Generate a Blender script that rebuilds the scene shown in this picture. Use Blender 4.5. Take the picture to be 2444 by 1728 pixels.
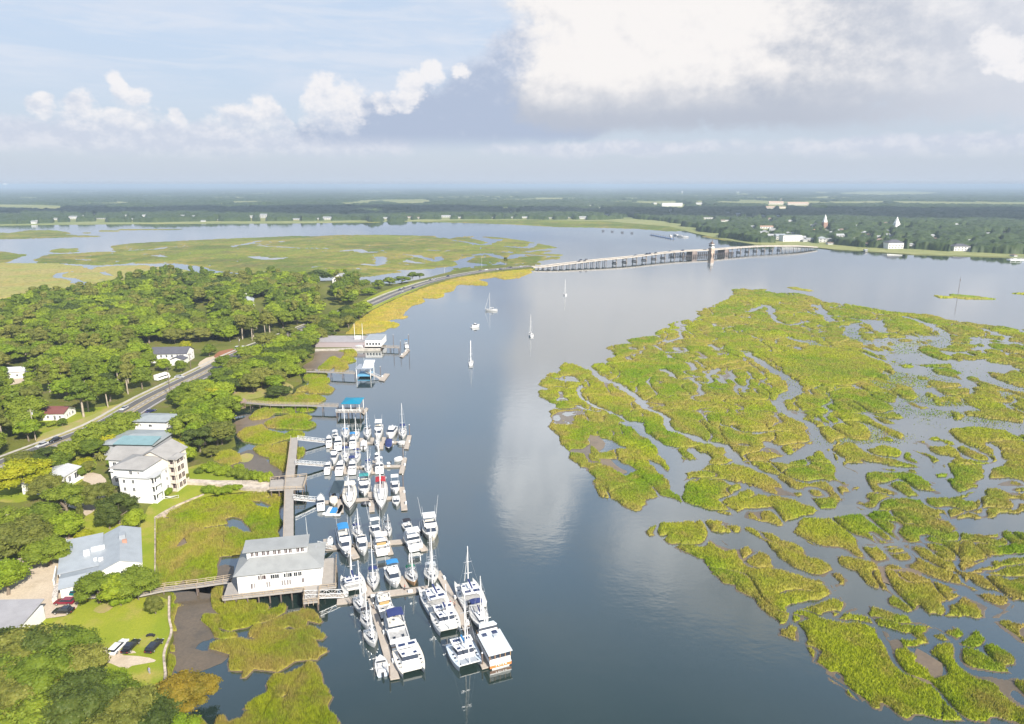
import bpy, bmesh, math, random
import numpy as np
from mathutils import Vector, Matrix
R = math.radians
scene = bpy.context.scene
for o in list(bpy.data.objects): bpy.data.objects.remove(o)
COL = scene.collection
random.seed(7)
rng = np.random.default_rng(11)

# ------------------------------------------------------------------ camera
CAM_H = 100.0; PITCH = R(14.55); FPX = 1629.0; W0, H0 = 2444.0, 1728.0
cam_d = bpy.data.cameras.new("camera"); cam = bpy.data.objects.new("camera", cam_d); COL.objects.link(cam)
cam_d.sensor_width = 36.0; cam_d.lens = 36.0 * FPX / W0
cam_d.clip_start = 1.0; cam_d.clip_end = 150000.0
cam.location = (0, 0, CAM_H); cam.rotation_euler = (math.pi/2 - PITCH, 0, 0)
scene.camera = cam
scene.render.resolution_x = 1024; scene.render.resolution_y = 724

# ------------------------------------------------------------------ sun
SUN_EL = R(36.0); SUN_V = Vector((0.60*math.cos(SUN_EL), -0.80*math.cos(SUN_EL), math.sin(SUN_EL)))
sd = bpy.data.lights.new("sun", 'SUN'); sd.energy = 5.0; sd.angle = R(0.6); sd.color = (1.0, 0.93, 0.82)
sun = bpy.data.objects.new("sun", sd); COL.objects.link(sun)
sun.rotation_euler = SUN_V.to_track_quat('Z', 'Y').to_euler()
scene.view_settings.view_transform = 'Standard'; scene.view_settings.look = 'None'
scene.view_settings.exposure = 0.78; scene.view_settings.gamma = 1.0
scene.view_settings.use_curve_mapping = False

# ------------------------------------------------------------------ node expression helper
class NX:
    """wraps a node socket so that maths can be written as maths"""
    def __init__(s, nt, sock): s.nt, s.s = nt, sock
    def _m(s, op, *a):
        n = s.nt.nodes.new('ShaderNodeMath'); n.operation = op
        for i, v in enumerate((s,) + a):
            if isinstance(v, NX): s.nt.links.new(v.s, n.inputs[i])
            else: n.inputs[i].default_value = float(v)
        return NX(s.nt, n.outputs[0])
    def __add__(s, o): return s._m('ADD', o)
    __radd__ = __add__
    def __mul__(s, o): return s._m('MULTIPLY', o)
    __rmul__ = __mul__
    def __sub__(s, o): return s._m('SUBTRACT', o)
    def __rsub__(s, o): return (s * -1.0) + o
    def __truediv__(s, o): return s._m('DIVIDE', o)
    def mx(s, o): return s._m('MAXIMUM', o)
    def mn(s, o): return s._m('MINIMUM', o)
    def abs(s): return s._m('ABSOLUTE')
    def pw(s, o): return s._m('POWER', o)
    def smax(s, o, k): return s._m('SMOOTH_MAX', o, k)
    def ss(s, a, b, lo=0.0, hi=1.0):
        n = s.nt.nodes.new('ShaderNodeMapRange'); n.interpolation_type = 'SMOOTHSTEP'
        s.nt.links.new(s.s, n.inputs[0])
        for i, v in zip((1, 2, 3, 4), (a, b, lo, hi)): n.inputs[i].default_value = v
        return NX(s.nt, n.outputs[0])
def nmix(nt, f, a, b):
    n = nt.nodes.new('ShaderNodeMix'); n.data_type = 'RGBA'
    if isinstance(f, NX): nt.links.new(f.s, n.inputs[0])
    else: n.inputs[0].default_value = f
    for i, v in ((6, a), (7, b)):
        if isinstance(v, NX): nt.links.new(v.s, n.inputs[i])
        elif hasattr(v, 'is_output'): nt.links.new(v, n.inputs[i])
        else: n.inputs[i].default_value = (v[0], v[1], v[2], 1.0)
    return n.outputs[2]
def nnoise(nt, vec, scale, detail=4.0, rough=0.55, dist=0.0, out='Fac'):
    n = nt.nodes.new('ShaderNodeTexNoise'); n.inputs['Scale'].default_value = scale
    n.inputs['Detail'].default_value = detail; n.inputs['Roughness'].default_value = rough
    n.inputs['Distortion'].default_value = dist
    if vec is not None: nt.links.new(vec, n.inputs['Vector'])
    return NX(nt, n.outputs[out])
def comb(nt, x, y, z):
    n = nt.nodes.new('ShaderNodeCombineXYZ')
    for i, v in enumerate((x, y, z)):
        if isinstance(v, NX): nt.links.new(v.s, n.inputs[i])
        else: n.inputs[i].default_value = v
    return n.outputs[0]

# ------------------------------------------------------------------ world: sky with clouds laid out by azimuth and elevation
world = bpy.data.worlds.new("World"); scene.world = world; world.use_nodes = True
def build_world():
    nt = world.node_tree; nt.nodes.clear()
    out = nt.nodes.new('ShaderNodeOutputWorld'); bg = nt.nodes.new('ShaderNodeBackground')
    nt.links.new(bg.outputs[0], out.inputs[0]); bg.inputs[1].default_value = 0.088
    sky = nt.nodes.new('ShaderNodeTexSky'); sky.sky_type = 'NISHITA'; sky.sun_disc = False
    sky.sun_elevation = SUN_EL; sky.sun_rotation = math.atan2(SUN_V.x, SUN_V.y)
    sky.altitude = 100; sky.air_density = 1.0; sky.dust_density = 1.5; sky.ozone_density = 1.5
    tc = nt.nodes.new('ShaderNodeTexCoord'); sp = nt.nodes.new('ShaderNodeSeparateXYZ')
    nt.links.new(tc.outputs['Generated'], sp.inputs[0])
    x, y, z = (NX(nt, sp.outputs[i]) for i in range(3))
    az = x._m('ARCTAN2', y) * 57.29578            # degrees, 0 = straight ahead, + right
    el = z._m('ARCSINE') * 57.29578
    def nz(sx, sy, off, scale, det, rough, dx=0.0, dy=0.0):
        return nnoise(nt, comb(nt, az * sx + dx, el * sy + dy, off), scale, det, rough) - 0.5
    w1 = nz(.1, .12, 1.0, 2.6, 9.0, .62); w2 = nz(.1, .12, 31.0, 2.6, 9.0, .62)        # warps: billowed outlines
    f1 = nz(.1, .14, 7.3, 4.5, 9.0, .66); f1s = nz(.1, .14, 7.3, 4.5, 9.0, .66, .045, .07)   # billows, and the same seen toward the sun
    h1 = nz(.1, .12, 17.0, 13.0, 7.0, .66)
    g1 = nz(.1, .13, 3.1, 1.5, 7.0, .60); g1s = nz(.1, .13, 3.1, 1.5, 7.0, .60, .07, .12)
    def field(blobs, ax, ay, k):
        F = None; a_ = az + w1 * ax; e_ = el + w2 * ay
        for (a, e, ra, re) in blobs:
            dx = (a_ - a) / ra; dy = (e_ - e) / re; f = 1.0 - (dx * dx + dy * dy)
            F = f if F is None else F.smax(f, k)
        return F
    big = [(10.5, 12, 11.5, 8.3), (24, 14, 16, 12), (6.2, 7.5, 6.6, 4.4), (3.8, 18, 5.2, 9.5), (2.2, 25.5, 4.0, 4.6), (16, 6.6, 14, 3.4),
           (38, 9.5, 16, 6.5), (50, 16, 20, 12), (22, 28, 14, 7), (80, 20, 18, 9)]
    mid = [(-1.2, 6.2, 4.6, 3.4), (-5.4, 5.0, 4.4, 2.6), (-9.2, 4.5, 4.2, 2.0), (-13.2, 3.9, 3.4, 1.2), (3.0, 5.0, 5.0, 1.6), (1.6, 8.6, 3.2, 3.4)]
    puff = [(-14.6, 6.6, 1.5, 1.6), (-12.9, 6.4, 1.5, 1.5), (-13.6, 4.9, 2.4, 1.7), (-10.2, 6.0, 1.2, .9), (-7.6, 7.7, 1.2, 1.2), (-6.2, 8.3, 1.0, .9), (-3.9, 8.8, .8, .6), (-8.4, 6.6, 1.4, .8),
            (-19.0, 5.1, 1.3, 1.3), (-21.0, 4.7, 1.1, 1.2), (-20.0, 3.9, 3.2, 1.2), (-17.8, 4.3, 1.2, 1.0), (-28.3, 6.6, .9, 1.3), (-27.8, 5.7, 1.3, .9), (-30.6, 5.0, 1.0, 1.1), (-32.8, 4.8, .9, .8),
            (-36.6, 4.5, 1.2, 1.1), (-29.0, 4.4, 3.0, .9), (-24.8, 4.6, .7, .6), (-42, 4.5, 2.4, 1.6), (33.5, 8.4, 1.9, 1.2), (36.8, 4.6, 1.6, .9), (34.6, 7.4, 1.0, .7), (-55, 5, 6, 2.0)]
    Fb = field(big, 5.5, 4.0, 0.35) + g1 * 0.7 + f1 * .7 + h1 * .4; Fm = field(mid, 4.0, 3.0, 0.3) + f1 * .5 + h1 * .25 + .18; Fp = field(puff, 3.4, 3.2, 0.35) + f1 * 1.9 + h1 * 1.3
    bank = field([(-26, 3.1, 13, 1.5), (-38, 3.2, 10, 1.3), (-14, 3.0, 8, 1.1), (8, 2.7, 12, .8), (30, 2.6, 14, 1.0), (44, 4, 10, 2.0)], 8.0, 1.6, .3) + f1 * .7
    Db = Fb.ss(-0.15, 0.55); Dm = Fm.ss(-0.30, 0.60); Dp = Fp.ss(-0.25, 0.75); Dk = bank.ss(-.2, .8)
    veil = nnoise(nt, comb(nt, az * 0.03, el * 0.16, 3.0), 2.2, 7.0, 0.6, 0.4).ss(0.38, 0.70)
    cirro = nnoise(nt, comb(nt, az * 0.05, el * 0.40, 13.0), 2.6, 8.0, 0.65, 0.5).ss(0.44, 0.66)
    hz = (3.95, 4.40, 5.15)                                                       # pale air at the horizon
    clear = nmix(nt, el.ss(0.0, 13.0), hz, (3.95, 4.72, 5.85))
    clear = nmix(nt, 0.12, clear, sky.outputs[0])
    clear = nmix(nt, el.ss(14.0, 30.0), clear, nmix(nt, .85, sky.outputs[0], (3.7, 5.2, 7.7)))
    clear = nmix(nt, el.ss(30.0, 46.0), clear, nmix(nt, .5, sky.outputs[0], (2.0, 3.0, 4.8)))
    c = nmix(nt, veil * el.ss(4.0, 8.0) * el.ss(28.0, 40.0, 1.0, 0.3) * .7, clear, (4.85, 5.2, 5.9))
    c = nmix(nt, cirro * el.ss(4.0, 9.0) * el.ss(28.0, 40.0, 1.0, 0.2) * .4, c, (5.2, 5.45, 6.0))
    c = nmix(nt, Dk * el.ss(1.2, 3.0) * .75, c, nmix(nt, (f1 - f1s).ss(-.12, .16), (4.2, 4.5, 5.3), (5.2, 5.3, 5.8)))
    lit = (f1 - f1s) * 3.4 + (g1 - g1s) * 2.2
    cm = nmix(nt, (lit * .45 + .22 - Fm.ss(0.0, 1.0) * .25 + (el - 6.0) * .06).ss(0.0, 1.0), (3.0, 3.5, 4.55), (4.7, 5.0, 5.7))
    cp = nmix(nt, (lit * .55 + .62 + (el - 4.8) * .16 + Fp * -.12).ss(0.05, 1.0), (4.1, 4.5, 5.3), (6.15, 6.05, 6.15))
    warm = (((az - 9.5) / 11.0).pw(2.0) + ((el - 12.0) / 8.0).pw(2.0)).ss(0.1, 1.7, 1.0, 0.0)
    base = (el + w2 * 2.5).ss(4.0, 8.8)
    litb = (f1 - f1s) * 1.6 + (g1 - g1s) * 3.4
    cb = nmix(nt, ((litb * .50 + .40 + warm * .55) * base).ss(0.0, .92), (3.40, 3.68, 4.30), (6.35, 6.15, 6.05))
    cb = nmix(nt, (f1 * 1.0 + g1 * 1.2 + .40).ss(.62, .95) * .55 * warm.ss(0.0, 1.0, 1.0, .35), cb, (4.5, 4.65, 5.3))       # grey rifts
    cb = nmix(nt, az.ss(20.0, 38.0) * .6, cb, (5.05, 5.25, 5.75))
    cb = nmix(nt, el.ss(14.0, 20.0) * az.ss(10.0, 22.0, 1.0, 0.25), cb, nmix(nt, (litb * .7 + .6).ss(0.0, 1.0), (6.0, 6.3, 7.2), (12.0, 12.0, 12.2)))
    c = nmix(nt, Dm * el.ss(2.4, 4.0) * .93, c, cm)
    c = nmix(nt, Db * el.ss(3.1, 4.8) * .97, c, cb)
    c = nmix(nt, Dp * (el + f1 * 2.0).ss(2.2, 5.2) * .93, c, cp)
    c = nmix(nt, el.ss(-0.5, 2.2, 1.0, 0.0), c, hz)
    nt.links.new(c, bg.inputs[0])
build_world()
try:
    world.cycles.sampling_method = 'MANUAL'; world.cycles.sample_map_resolution = 512
except Exception: pass
scene.cycles.use_denoising = True
scene.cycles.max_bounces = 6; scene.cycles.transparent_max_bounces = 6; scene.cycles.volume_bounces = 0
scene.cycles.diffuse_bounces = 2; scene.cycles.glossy_bounces = 3; scene.cycles.transmission_bounces = 2
scene.cycles.caustics_reflective = False; scene.cycles.caustics_refractive = False

# ------------------------------------------------------------------ picture point -> point on a level plane of the place
cP, sP = math.cos(PITCH), math.sin(PITCH)
def P(px, py, z=0.0):
    u = (px - W0/2) / FPX; v = (py - H0/2) / FPX
    f = cP - v * sP; d = sP + v * cP
    t = (CAM_H - z) / max(d, 1e-4)
    return Vector((u * t, f * t, z))
def Pn(pts, z=0.0):
    return np.array([P(a, b, z)[:2] for a, b in pts])
def zt(offx, offy, s, pts):        # points read off an enlarged crop
    return [(offx + a / s, offy + b / s) for a, b in pts]
def proj(X, Y, Z):
    f = Y * cP - (Z - CAM_H) * sP; d = -(Z - CAM_H) * cP - Y * sP
    return W0/2 + FPX * X / f, H0/2 + FPX * d / f

# ------------------------------------------------------------------ numpy fields
def _h(ix, iy, s):
    n = (ix * 374761393 + iy * 668265263 + s * 1442695041) & 0xffffffff
    n = ((n ^ (n >> 13)) * 1274126177) & 0xffffffff
    return ((n ^ (n >> 16)) & 0xffff) / 65535.0 * 2 - 1
def vnoise(x, y, s=0):
    xi = np.floor(x).astype(np.int64); yi = np.floor(y).astype(np.int64); fx = x - xi; fy = y - yi
    fx = fx*fx*fx*(fx*(fx*6-15)+10); fy = fy*fy*fy*(fy*(fy*6-15)+10)
    a = _h(xi, yi, s); b = _h(xi+1, yi, s); c = _h(xi, yi+1, s); d = _h(xi+1, yi+1, s)
    return (a*(1-fx)+b*fx)*(1-fy) + (c*(1-fx)+d*fx)*fy
def fbm(x, y, s=0, o=4, g=0.5):
    r = 0; a = 1.0; t = 0
    for i in range(o):
        r = r + a * vnoise(x * 2**i + 17.3*i, y * 2**i - 9.1*i, s + i); t += a; a *= g
    return r / t
def seg_dist(px, py, pts, closed):
    """distance to a polyline (and inside test when closed)"""
    n = len(pts); D = np.full(px.shape, 1e9); ins = np.zeros(px.shape, bool)
    for i in range(n if closed else n - 1):
        ax, ay = pts[i]; bx, by = pts[(i+1) % n]
        dx, dy = bx-ax, by-ay; L = dx*dx+dy*dy + 1e-9
        t = np.clip(((px-ax)*dx + (py-ay)*dy)/L, 0, 1)
        D = np.minimum(D, (px-ax-t*dx)**2 + (py-ay-t*dy)**2)
        if closed:
            c = (ay > py) != (by > py)
            with np.errstate(divide='ignore', invalid='ignore'):
                xi = (bx-ax)*(py-ay)/(by-ay if by != ay else 1e-9)+ax
            ins ^= c & (px < xi)
    D = np.sqrt(D)
    return np.where(ins, D, -D) if closed else D
def inpoly(px, py, pts):
    return seg_dist(np.asarray(px, float), np.asarray(py, float), pts, True) > 0

# ------------------------------------------------------------------ materials
MATS = {}
def newmat(name):
    m = bpy.data.materials.new(name); m.use_nodes = True; nt = m.node_tree
    b = nt.nodes['Principled BSDF']; MATS[name] = m
    return m, nt, b
def mat(name, col, rough=0.6, metal=0.0, var=0.0, vscale=1.0, bump=0.0, bscale=5.0, spec=0.5, coat=0.0):
    if name in MATS: return MATS[name]
    m, nt, b = newmat(name)
    b.inputs['Roughness'].default_value = rough; b.inputs['Metallic'].default_value = metal
    b.inputs['Specular IOR Level'].default_value = spec; b.inputs['Coat Weight'].default_value = coat
    b.inputs['Base Color'].default_value = (*col, 1)
    tc = nt.nodes.new('ShaderNodeTexCoord')
    if var > 0:
        n = nnoise(nt, tc.outputs['Object'], vscale, 5.0, 0.6).ss(0.3, 0.7)
        lo = tuple(max(0, c * (1 - var)) for c in col); hi = tuple(min(1, c * (1 + var * 0.6)) for c in col)
        nt.links.new(nmix(nt, n, lo, hi), b.inputs['Base Color'])
    if bump > 0:
        bm = nt.nodes.new('ShaderNodeBump'); bm.inputs['Strength'].default_value = bump; bm.inputs['Distance'].default_value = 0.1
        nt.links.new(nnoise(nt, tc.outputs['Object'], bscale, 4.0).s, bm.inputs['Height']); nt.links.new(bm.outputs[0], b.inputs['Normal'])
    return m
def leafmat(name, c1, c2, c3, trans=0.3, nscale=0.25):
    """foliage: each plant its own tint (object random), clumps of lighter and darker growth"""
    m, nt, b = newmat(name)
    tc = nt.nodes.new('ShaderNodeTexCoord'); oi = nt.nodes.new('ShaderNodeObjectInfo'); g = nt.nodes.new('ShaderNodeNewGeometry')
    rnd = NX(nt, oi.outputs['Random'])
    f = nnoise(nt, g.outputs['Position'], nscale, 3.0, 0.6).ss(0.32, 0.68)
    fi = nnoise(nt, g.outputs['Position'], nscale*9, 2.0, 0.6).ss(0.3, 0.7)
    c = nmix(nt, (f * 0.6 + rnd * 0.6 - 0.1).mn(1.0).mx(0.0), c1, c2)
    c = nmix(nt, fi * 0.45 * rnd.ss(0.1, 1.0, 0.5, 1.4), c, c3)
    nt.links.new(c, b.inputs['Base Color']); b.inputs['Roughness'].default_value = 0.6
    b.inputs['Specular IOR Level'].default_value = 0.25
    tr = nt.nodes.new('ShaderNodeBsdfTranslucent'); nt.links.new(c, tr.inputs[0])
    mx = nt.nodes.new('ShaderNodeMixShader'); mx.inputs[0].default_value = trans
    nt.links.new(b.outputs[0], mx.inputs[1]); nt.links.new(tr.outputs[0], mx.inputs[2])
    nt.links.new(mx.outputs[0], nt.nodes['Material Output'].inputs[0])
    return m

# ------------------------------------------------------------------ objects
def put(o, parent=None):
    COL.objects.link(o)
    if parent is not None: o.parent = parent
    return o
def tag(o, label=None, cat=None, group=None, kind=None):
    if label: o['label'] = label
    if cat: o['category'] = cat
    if group: o['group'] = group
    if kind: o['kind'] = kind
    return o
def thing(name, label, cat, loc=(0, 0, 0), rz=0.0, group=None):
    o = bpy.data.objects.new(name, None); o.location = loc; o.rotation_euler = (0, 0, rz)
    o.empty_display_size = 0.5
    put(o); return tag(o, label, cat, group)
def npmesh(name, V, F, material=None, parent=None, smooth=False):
    """V (n,3), F (m,k) with k = 3 or 4"""
    V = np.asarray(V, np.float32); F = np.asarray(F, np.int32); k = F.shape[1]
    me = bpy.data.meshes.new(name)
    me.vertices.add(len(V)); me.vertices.foreach_set('co', V.ravel())
    me.loops.add(F.size); me.loops.foreach_set('vertex_index', F.ravel())
    me.polygons.add(len(F)); me.polygons.foreach_set('loop_start', np.arange(0, F.size, k, dtype=np.int32))
    if smooth: me.polygons.foreach_set('use_smooth', np.ones(len(F), bool))
    me.update(calc_edges=True)
    if material: me.materials.append(material)
    if name is None: return me
    o = bpy.data.objects.new(name, me); put(o, parent); return o
class MB:
    """gathers shapes and links them as ONE mesh object"""
    def __init__(s): s.v, s.f = [], []
    def add(s, V, F):
        n = len(s.v); s.v += [tuple(p) for p in V]; s.f += [tuple(n + i for i in f) for f in F]; return s
    def box(s, x0, x1, y0, y1, z0, z1):
        return s.add([(x0,y0,z0),(x1,y0,z0),(x1,y1,z0),(x0,y1,z0),(x0,y0,z1),(x1,y0,z1),(x1,y1,z1),(x0,y1,z1)],
              [(3,2,1,0),(4,5,6,7),(0,1,5,4),(1,2,6,5),(2,3,7,6),(3,0,4,7)])
    def hexa(s, p):                     # eight corners, bottom ring then top ring
        return s.add(p, [(3,2,1,0),(4,5,6,7),(0,1,5,4),(1,2,6,5),(2,3,7,6),(3,0,4,7)])
    def obox(s, c, L, Wd, H, ang):      # box with length L along ang, base centre c
        ca, sa = math.cos(ang), math.sin(ang); p = []
        for z in (0, H):
            for a, b in ((-1,-1),(1,-1),(1,1),(-1,1)):
                p.append((c[0] + a*L/2*ca - b*Wd/2*sa, c[1] + a*L/2*sa + b*Wd/2*ca, c[2] + z))
        return s.hexa(p)
    def bar(s, a, b, w=0.1, h=None):    # square bar from a to b
        a, b = Vector(a), Vector(b); d = b - a
        if d.length < 1e-6: return s
        up = Vector((0,0,1)) if abs(d.normalized().z) < 0.95 else Vector((1,0,0))
        x = d.cross(up).normalized() * w/2; y = x.normalized().cross(d.normalized()) * (h or w)/2
        return s.hexa([a-x-y, a+x-y, b+x-y, b-x-y, a-x+y, a+x+y, b+x+y, b-x+y])
    def tube(s, a, b, r0, r1=None, n=6):
        a, b = Vector(a), Vector(b); r1 = r0 if r1 is None else r1; d = (b-a).normalized()
        x = d.orthogonal().normalized(); y = d.cross(x); V = []
        for c, r in ((a, r0), (b, r1)):
            for i in range(n):
                t = 2*math.pi*i/n; V.append(c + x*(r*math.cos(t)) + y*(r*math.sin(t)))
        F = [(i, (i+1) % n, n+(i+1) % n, n+i) for i in range(n)] + [tuple(range(n-1, -1, -1)), tuple(range(n, 2*n))]
        return s.add(V, F)
    def ball(s, c, rx, ry=None, rz=None, n=8, m=5):
        ry = ry or rx; rz = rz or rx; V = [(c[0], c[1], c[2]-rz)]; F = []
        for j in range(1, m):
            ph = math.pi*j/m - math.pi/2
            for i in range(n):
                t = 2*math.pi*i/n; V.append((c[0]+rx*math.cos(ph)*math.cos(t), c[1]+ry*math.cos(ph)*math.sin(t), c[2]+rz*math.sin(ph)))
        V.append((c[0], c[1], c[2]+rz)); T = len(V)-1
        for i in range(n):
            F.append((0, 1+(i+1) % n, 1+i)); F.append((T, T-n+i, T-n+(i+1) % n))
            for j in range(m-2): F.append((1+j*n+i, 1+j*n+(i+1) % n, 1+(j+1)*n+(i+1) % n, 1+(j+1)*n+i))
        return s.add(V, F)
    def poly(s, pts, z0, z1):           # prism of a polygon
        n = len(pts); V = [(p[0], p[1], z0) for p in pts] + [(p[0], p[1], z1) for p in pts]
        return s.add(V, [tuple(range(n-1, -1, -1)), tuple(range(n, 2*n))] + [(i, (i+1) % n, n+(i+1) % n, n+i) for i in range(n)])
    def build(s, name, material, parent=None, smooth=False, bevel=0.0):
        me = bpy.data.meshes.new(name); me.from_pydata([tuple(v) for v in s.v], [], s.f); me.update()
        bm = bmesh.new(); bm.from_mesh(me); bmesh.ops.recalc_face_normals(bm, faces=bm.faces)
        if bevel > 0:
            bmesh.ops.bevel(bm, geom=list(bm.edges), offset=bevel, segments=1, affect='EDGES')
        bm.to_mesh(me); bm.free()
        if smooth:
            for p in me.polygons: p.use_smooth = True
        if material: me.materials.append(material)
        o = bpy.data.objects.new(name, me); put(o, parent); return o
def copy_tree(o, loc=None, rz=None, scale=None, label=None, group=None):
    c = o.copy(); COL.objects.link(c)
    for ch in o.children:
        d = ch.copy(); COL.objects.link(d); d.parent = c
        for g in ch.children:
            e = g.copy(); COL.objects.link(e); e.parent = d
    if loc is not None: c.location = loc
    if rz is not None: c.rotation_euler = (0, 0, rz)
    if scale is not None: c.scale = (scale,)*3 if not hasattr(scale, '__len__') else scale
    if label: c['label'] = label
    if group: c['group'] = group
    return c
def smoothed(pts, it=2):
    p = np.array(pts, float)
    for _ in range(it):
        q = np.roll(p, -1, 0); p = np.stack([0.75*p+0.25*q, 0.25*p+0.75*q], 1).reshape(-1, 2)
    return p
def sheet(name, pts, z, material, thick=0.0, smooth_it=0, label=None, kind='structure', parent=None, cat=None):
    p = np.array(pts, float)
    if smooth_it: p = smoothed(p, smooth_it)
    mb = MB()
    if thick > 0: mb.poly([tuple(q) for q in p], z - thick, z)
    else: mb.add([(a, b, z) for a, b in p], [tuple(range(len(p)))])
    o = mb.build(name, material, parent)
    me = o.data
    for f in me.polygons:
        pass
    if thick == 0 and me.polygons[0].normal.z < 0: me.flip_normals()
    if label: o['label'] = label
    if cat: o['category'] = cat
    if kind: o['kind'] = kind
    return o
def ribbon(pts, w):
    """left and right edge points of a strip along a polyline, w = width or list"""
    p = np.array(pts, float); t = np.gradient(p, axis=0); t /= np.linalg.norm(t, axis=1)[:, None] + 1e-9
    n = np.stack([-t[:, 1], t[:, 0]], 1); w = np.broadcast_to(np.asarray(w, float), (len(p),))[:, None]/2
    return p + n*w, p - n*w
def catmull(pts, n=8):
    p = np.array(pts, float); p = np.vstack([2*p[0]-p[1], p, 2*p[-1]-p[-2]]); out = []
    for i in range(1, len(p)-2):
        for k in range(n):
            t = k/n; a, b, c, d = p[i-1], p[i], p[i+1], p[i+2]
            out.append(0.5*((2*b)+(-a+c)*t+(2*a-5*b+4*c-d)*t*t+(-a+3*b-3*c+d)*t**3))
    out.append(p[-2]); return np.array(out)
def strip(mb, pts, w, z, thick=0.0, off=0.0):
    a, b = ribbon(pts, w)
    if off:
        l, r = ribbon(pts, 2*off if off > 0 else -2*off); c = l if off > 0 else r; a, b = ribbon(c, w)
    n = len(a); zz = np.broadcast_to(np.asarray(z, float), (n,))
    for i in range(n-1):
        if thick > 0:
            mb.hexa([(*b[i], zz[i]-thick), (*b[i+1], zz[i+1]-thick), (*a[i+1], zz[i+1]-thick), (*a[i], zz[i]-thick),
                     (*b[i], zz[i]), (*b[i+1], zz[i+1]), (*a[i+1], zz[i+1]), (*a[i], zz[i])])
        else: mb.add([(*b[i], zz[i]), (*b[i+1], zz[i+1]), (*a[i+1], zz[i+1]), (*a[i], zz[i])], [(0, 1, 2, 3)])
    return mb
# ------------------------------------------------------------------ water: one sheet to the horizon
def build_water():
    m, nt, b = newmat('river_water')
    g = nt.nodes.new('ShaderNodeNewGeometry'); pos = g.outputs['Position']
    n1 = nnoise(nt, pos, 0.006, 4.0, 0.5).ss(0.35, 0.65)
    c = nmix(nt, n1, (0.015, 0.029, 0.026), (0.024, 0.040, 0.034))
    nt.links.new(c, b.inputs['Base Color'])
    b.inputs['Specular IOR Level'].default_value = 0.0; b.inputs['Roughness'].default_value = 0.6
    # wind patches: ruffled and calm areas
    wp = nnoise(nt, pos, 0.004, 5.0, 0.6, 0.5).ss(0.35, 0.65)
    # ruffled water mirrors the sky more at middling angles than flat water does
    gl = nt.nodes.new('ShaderNodeBsdfGlossy'); nt.links.new((wp * 0.05 + 0.03).s, gl.inputs['Roughness']); gl.inputs[0].default_value = (0.97, 0.98, 1.0, 1)
    lw = nt.nodes.new('ShaderNodeLayerWeight'); lw.inputs[0].default_value = 0.5
    ms2 = nt.nodes.new('ShaderNodeMixShader'); nt.links.new((NX(nt, lw.outputs['Facing']).pw(2.1) * 0.95 + 0.01).s, ms2.inputs[0])
    nt.links.new(b.outputs[0], ms2.inputs[1]); nt.links.new(gl.outputs[0], ms2.inputs[2]); nt.links.new(ms2.outputs[0], nt.nodes['Material Output'].inputs[0])
    bp = nt.nodes.new('ShaderNodeBump'); bp.inputs['Distance'].default_value = 0.05
    ms = nt.nodes.new('ShaderNodeMapping'); ms.inputs['Scale'].default_value = (0.7, 1.0, 1.0); nt.links.new(pos, ms.inputs[0])
    h = nnoise(nt, ms.outputs[0], 0.9, 3.0, 0.5) * 0.8 + nnoise(nt, ms.outputs[0], 2.6, 2.0, 0.5) * 0.25 + nnoise(nt, ms.outputs[0], 0.25, 2.0, 0.5) * 1.4
    nt.links.new(h.s, bp.inputs['Height']); nt.links.new((wp * 0.40 + 0.16).s, bp.inputs['Strength'])
    nt.links.new(bp.outputs[0], b.inputs['Normal']); nt.links.new(bp.outputs[0], gl.inputs['Normal'])
    xs = [-70000, -20000, -6000, -2000, -700, 0, 700, 2000, 6000, 20000, 70000]
    ys = [-3000, -300, 0, 100, 200, 400, 800, 1600, 4000, 10000, 30000, 70000]
    V = [(x, y, 0.0) for y in ys for x in xs]; n = len(xs)
    F = [(j*n+i, j*n+i+1, (j+1)*n+i+1, (j+1)*n+i) for j in range(len(ys)-1) for i in range(n-1)]
    tag(npmesh('water', V, F, m), 'calm tidal river reflecting the bright clouds', kind='structure')
build_water()
# ------------------------------------------------------------------ the land: ground sheets, river mud, marsh grass
LZ = 1.5
def groundmat(name, cols, scales=(0.02, 0.15, 1.5), rough=0.9, bump=0.0):
    m, nt, b = newmat(name); g = nt.nodes.new('ShaderNodeNewGeometry'); pos = g.outputs['Position']
    c = nmix(nt, nnoise(nt, pos, scales[0], 5.0, 0.6, 0.3).ss(0.38, 0.62), cols[0], cols[1])
    c = nmix(nt, nnoise(nt, pos, scales[1], 5.0, 0.6).ss(0.48, 0.72) * 0.8, c, cols[2])
    c = nmix(nt, nnoise(nt, pos, scales[2], 3.0, 0.7).ss(0.3, 0.7) * 0.35, c, tuple(0.55*x for x in cols[0]))
    nt.links.new(c, b.inputs['Base Color']); b.inputs['Roughness'].default_value = rough
    b.inputs['Specular IOR Level'].default_value = 0.2
    if bump:
        bm = nt.nodes.new('ShaderNodeBump'); bm.inputs['Strength'].default_value = bump; bm.inputs['Distance'].default_value = 0.3
        nt.links.new(nnoise(nt, pos, scales[2]*2, 3.0).s, bm.inputs['Height']); nt.links.new(bm.outputs[0], b.inputs['Normal'])
    return m
M_floor = groundmat('forest_floor', ((0.10,0.12,0.02),(0.17,0.18,0.03),(0.19,0.145,0.07)))
M_lawn = groundmat('lawn', ((0.20,0.26,0.018),(0.30,0.32,0.03),(0.40,0.31,0.10)), (0.035, 0.12, 2.5))
M_verge = groundmat('verge', ((0.34,0.30,0.10),(0.28,0.30,0.07),(0.42,0.30,0.17)), (0.05, 0.2, 2.0))
M_sand = groundmat('sand', ((0.52,0.43,0.33),(0.58,0.49,0.38),(0.42,0.34,0.25)), (0.05, 0.15, 2.0))
M_mud = groundmat('mud', ((0.17,0.13,0.095),(0.22,0.17,0.12),(0.12,0.095,0.07)), (0.05, 0.2, 1.5), 0.35)
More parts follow.
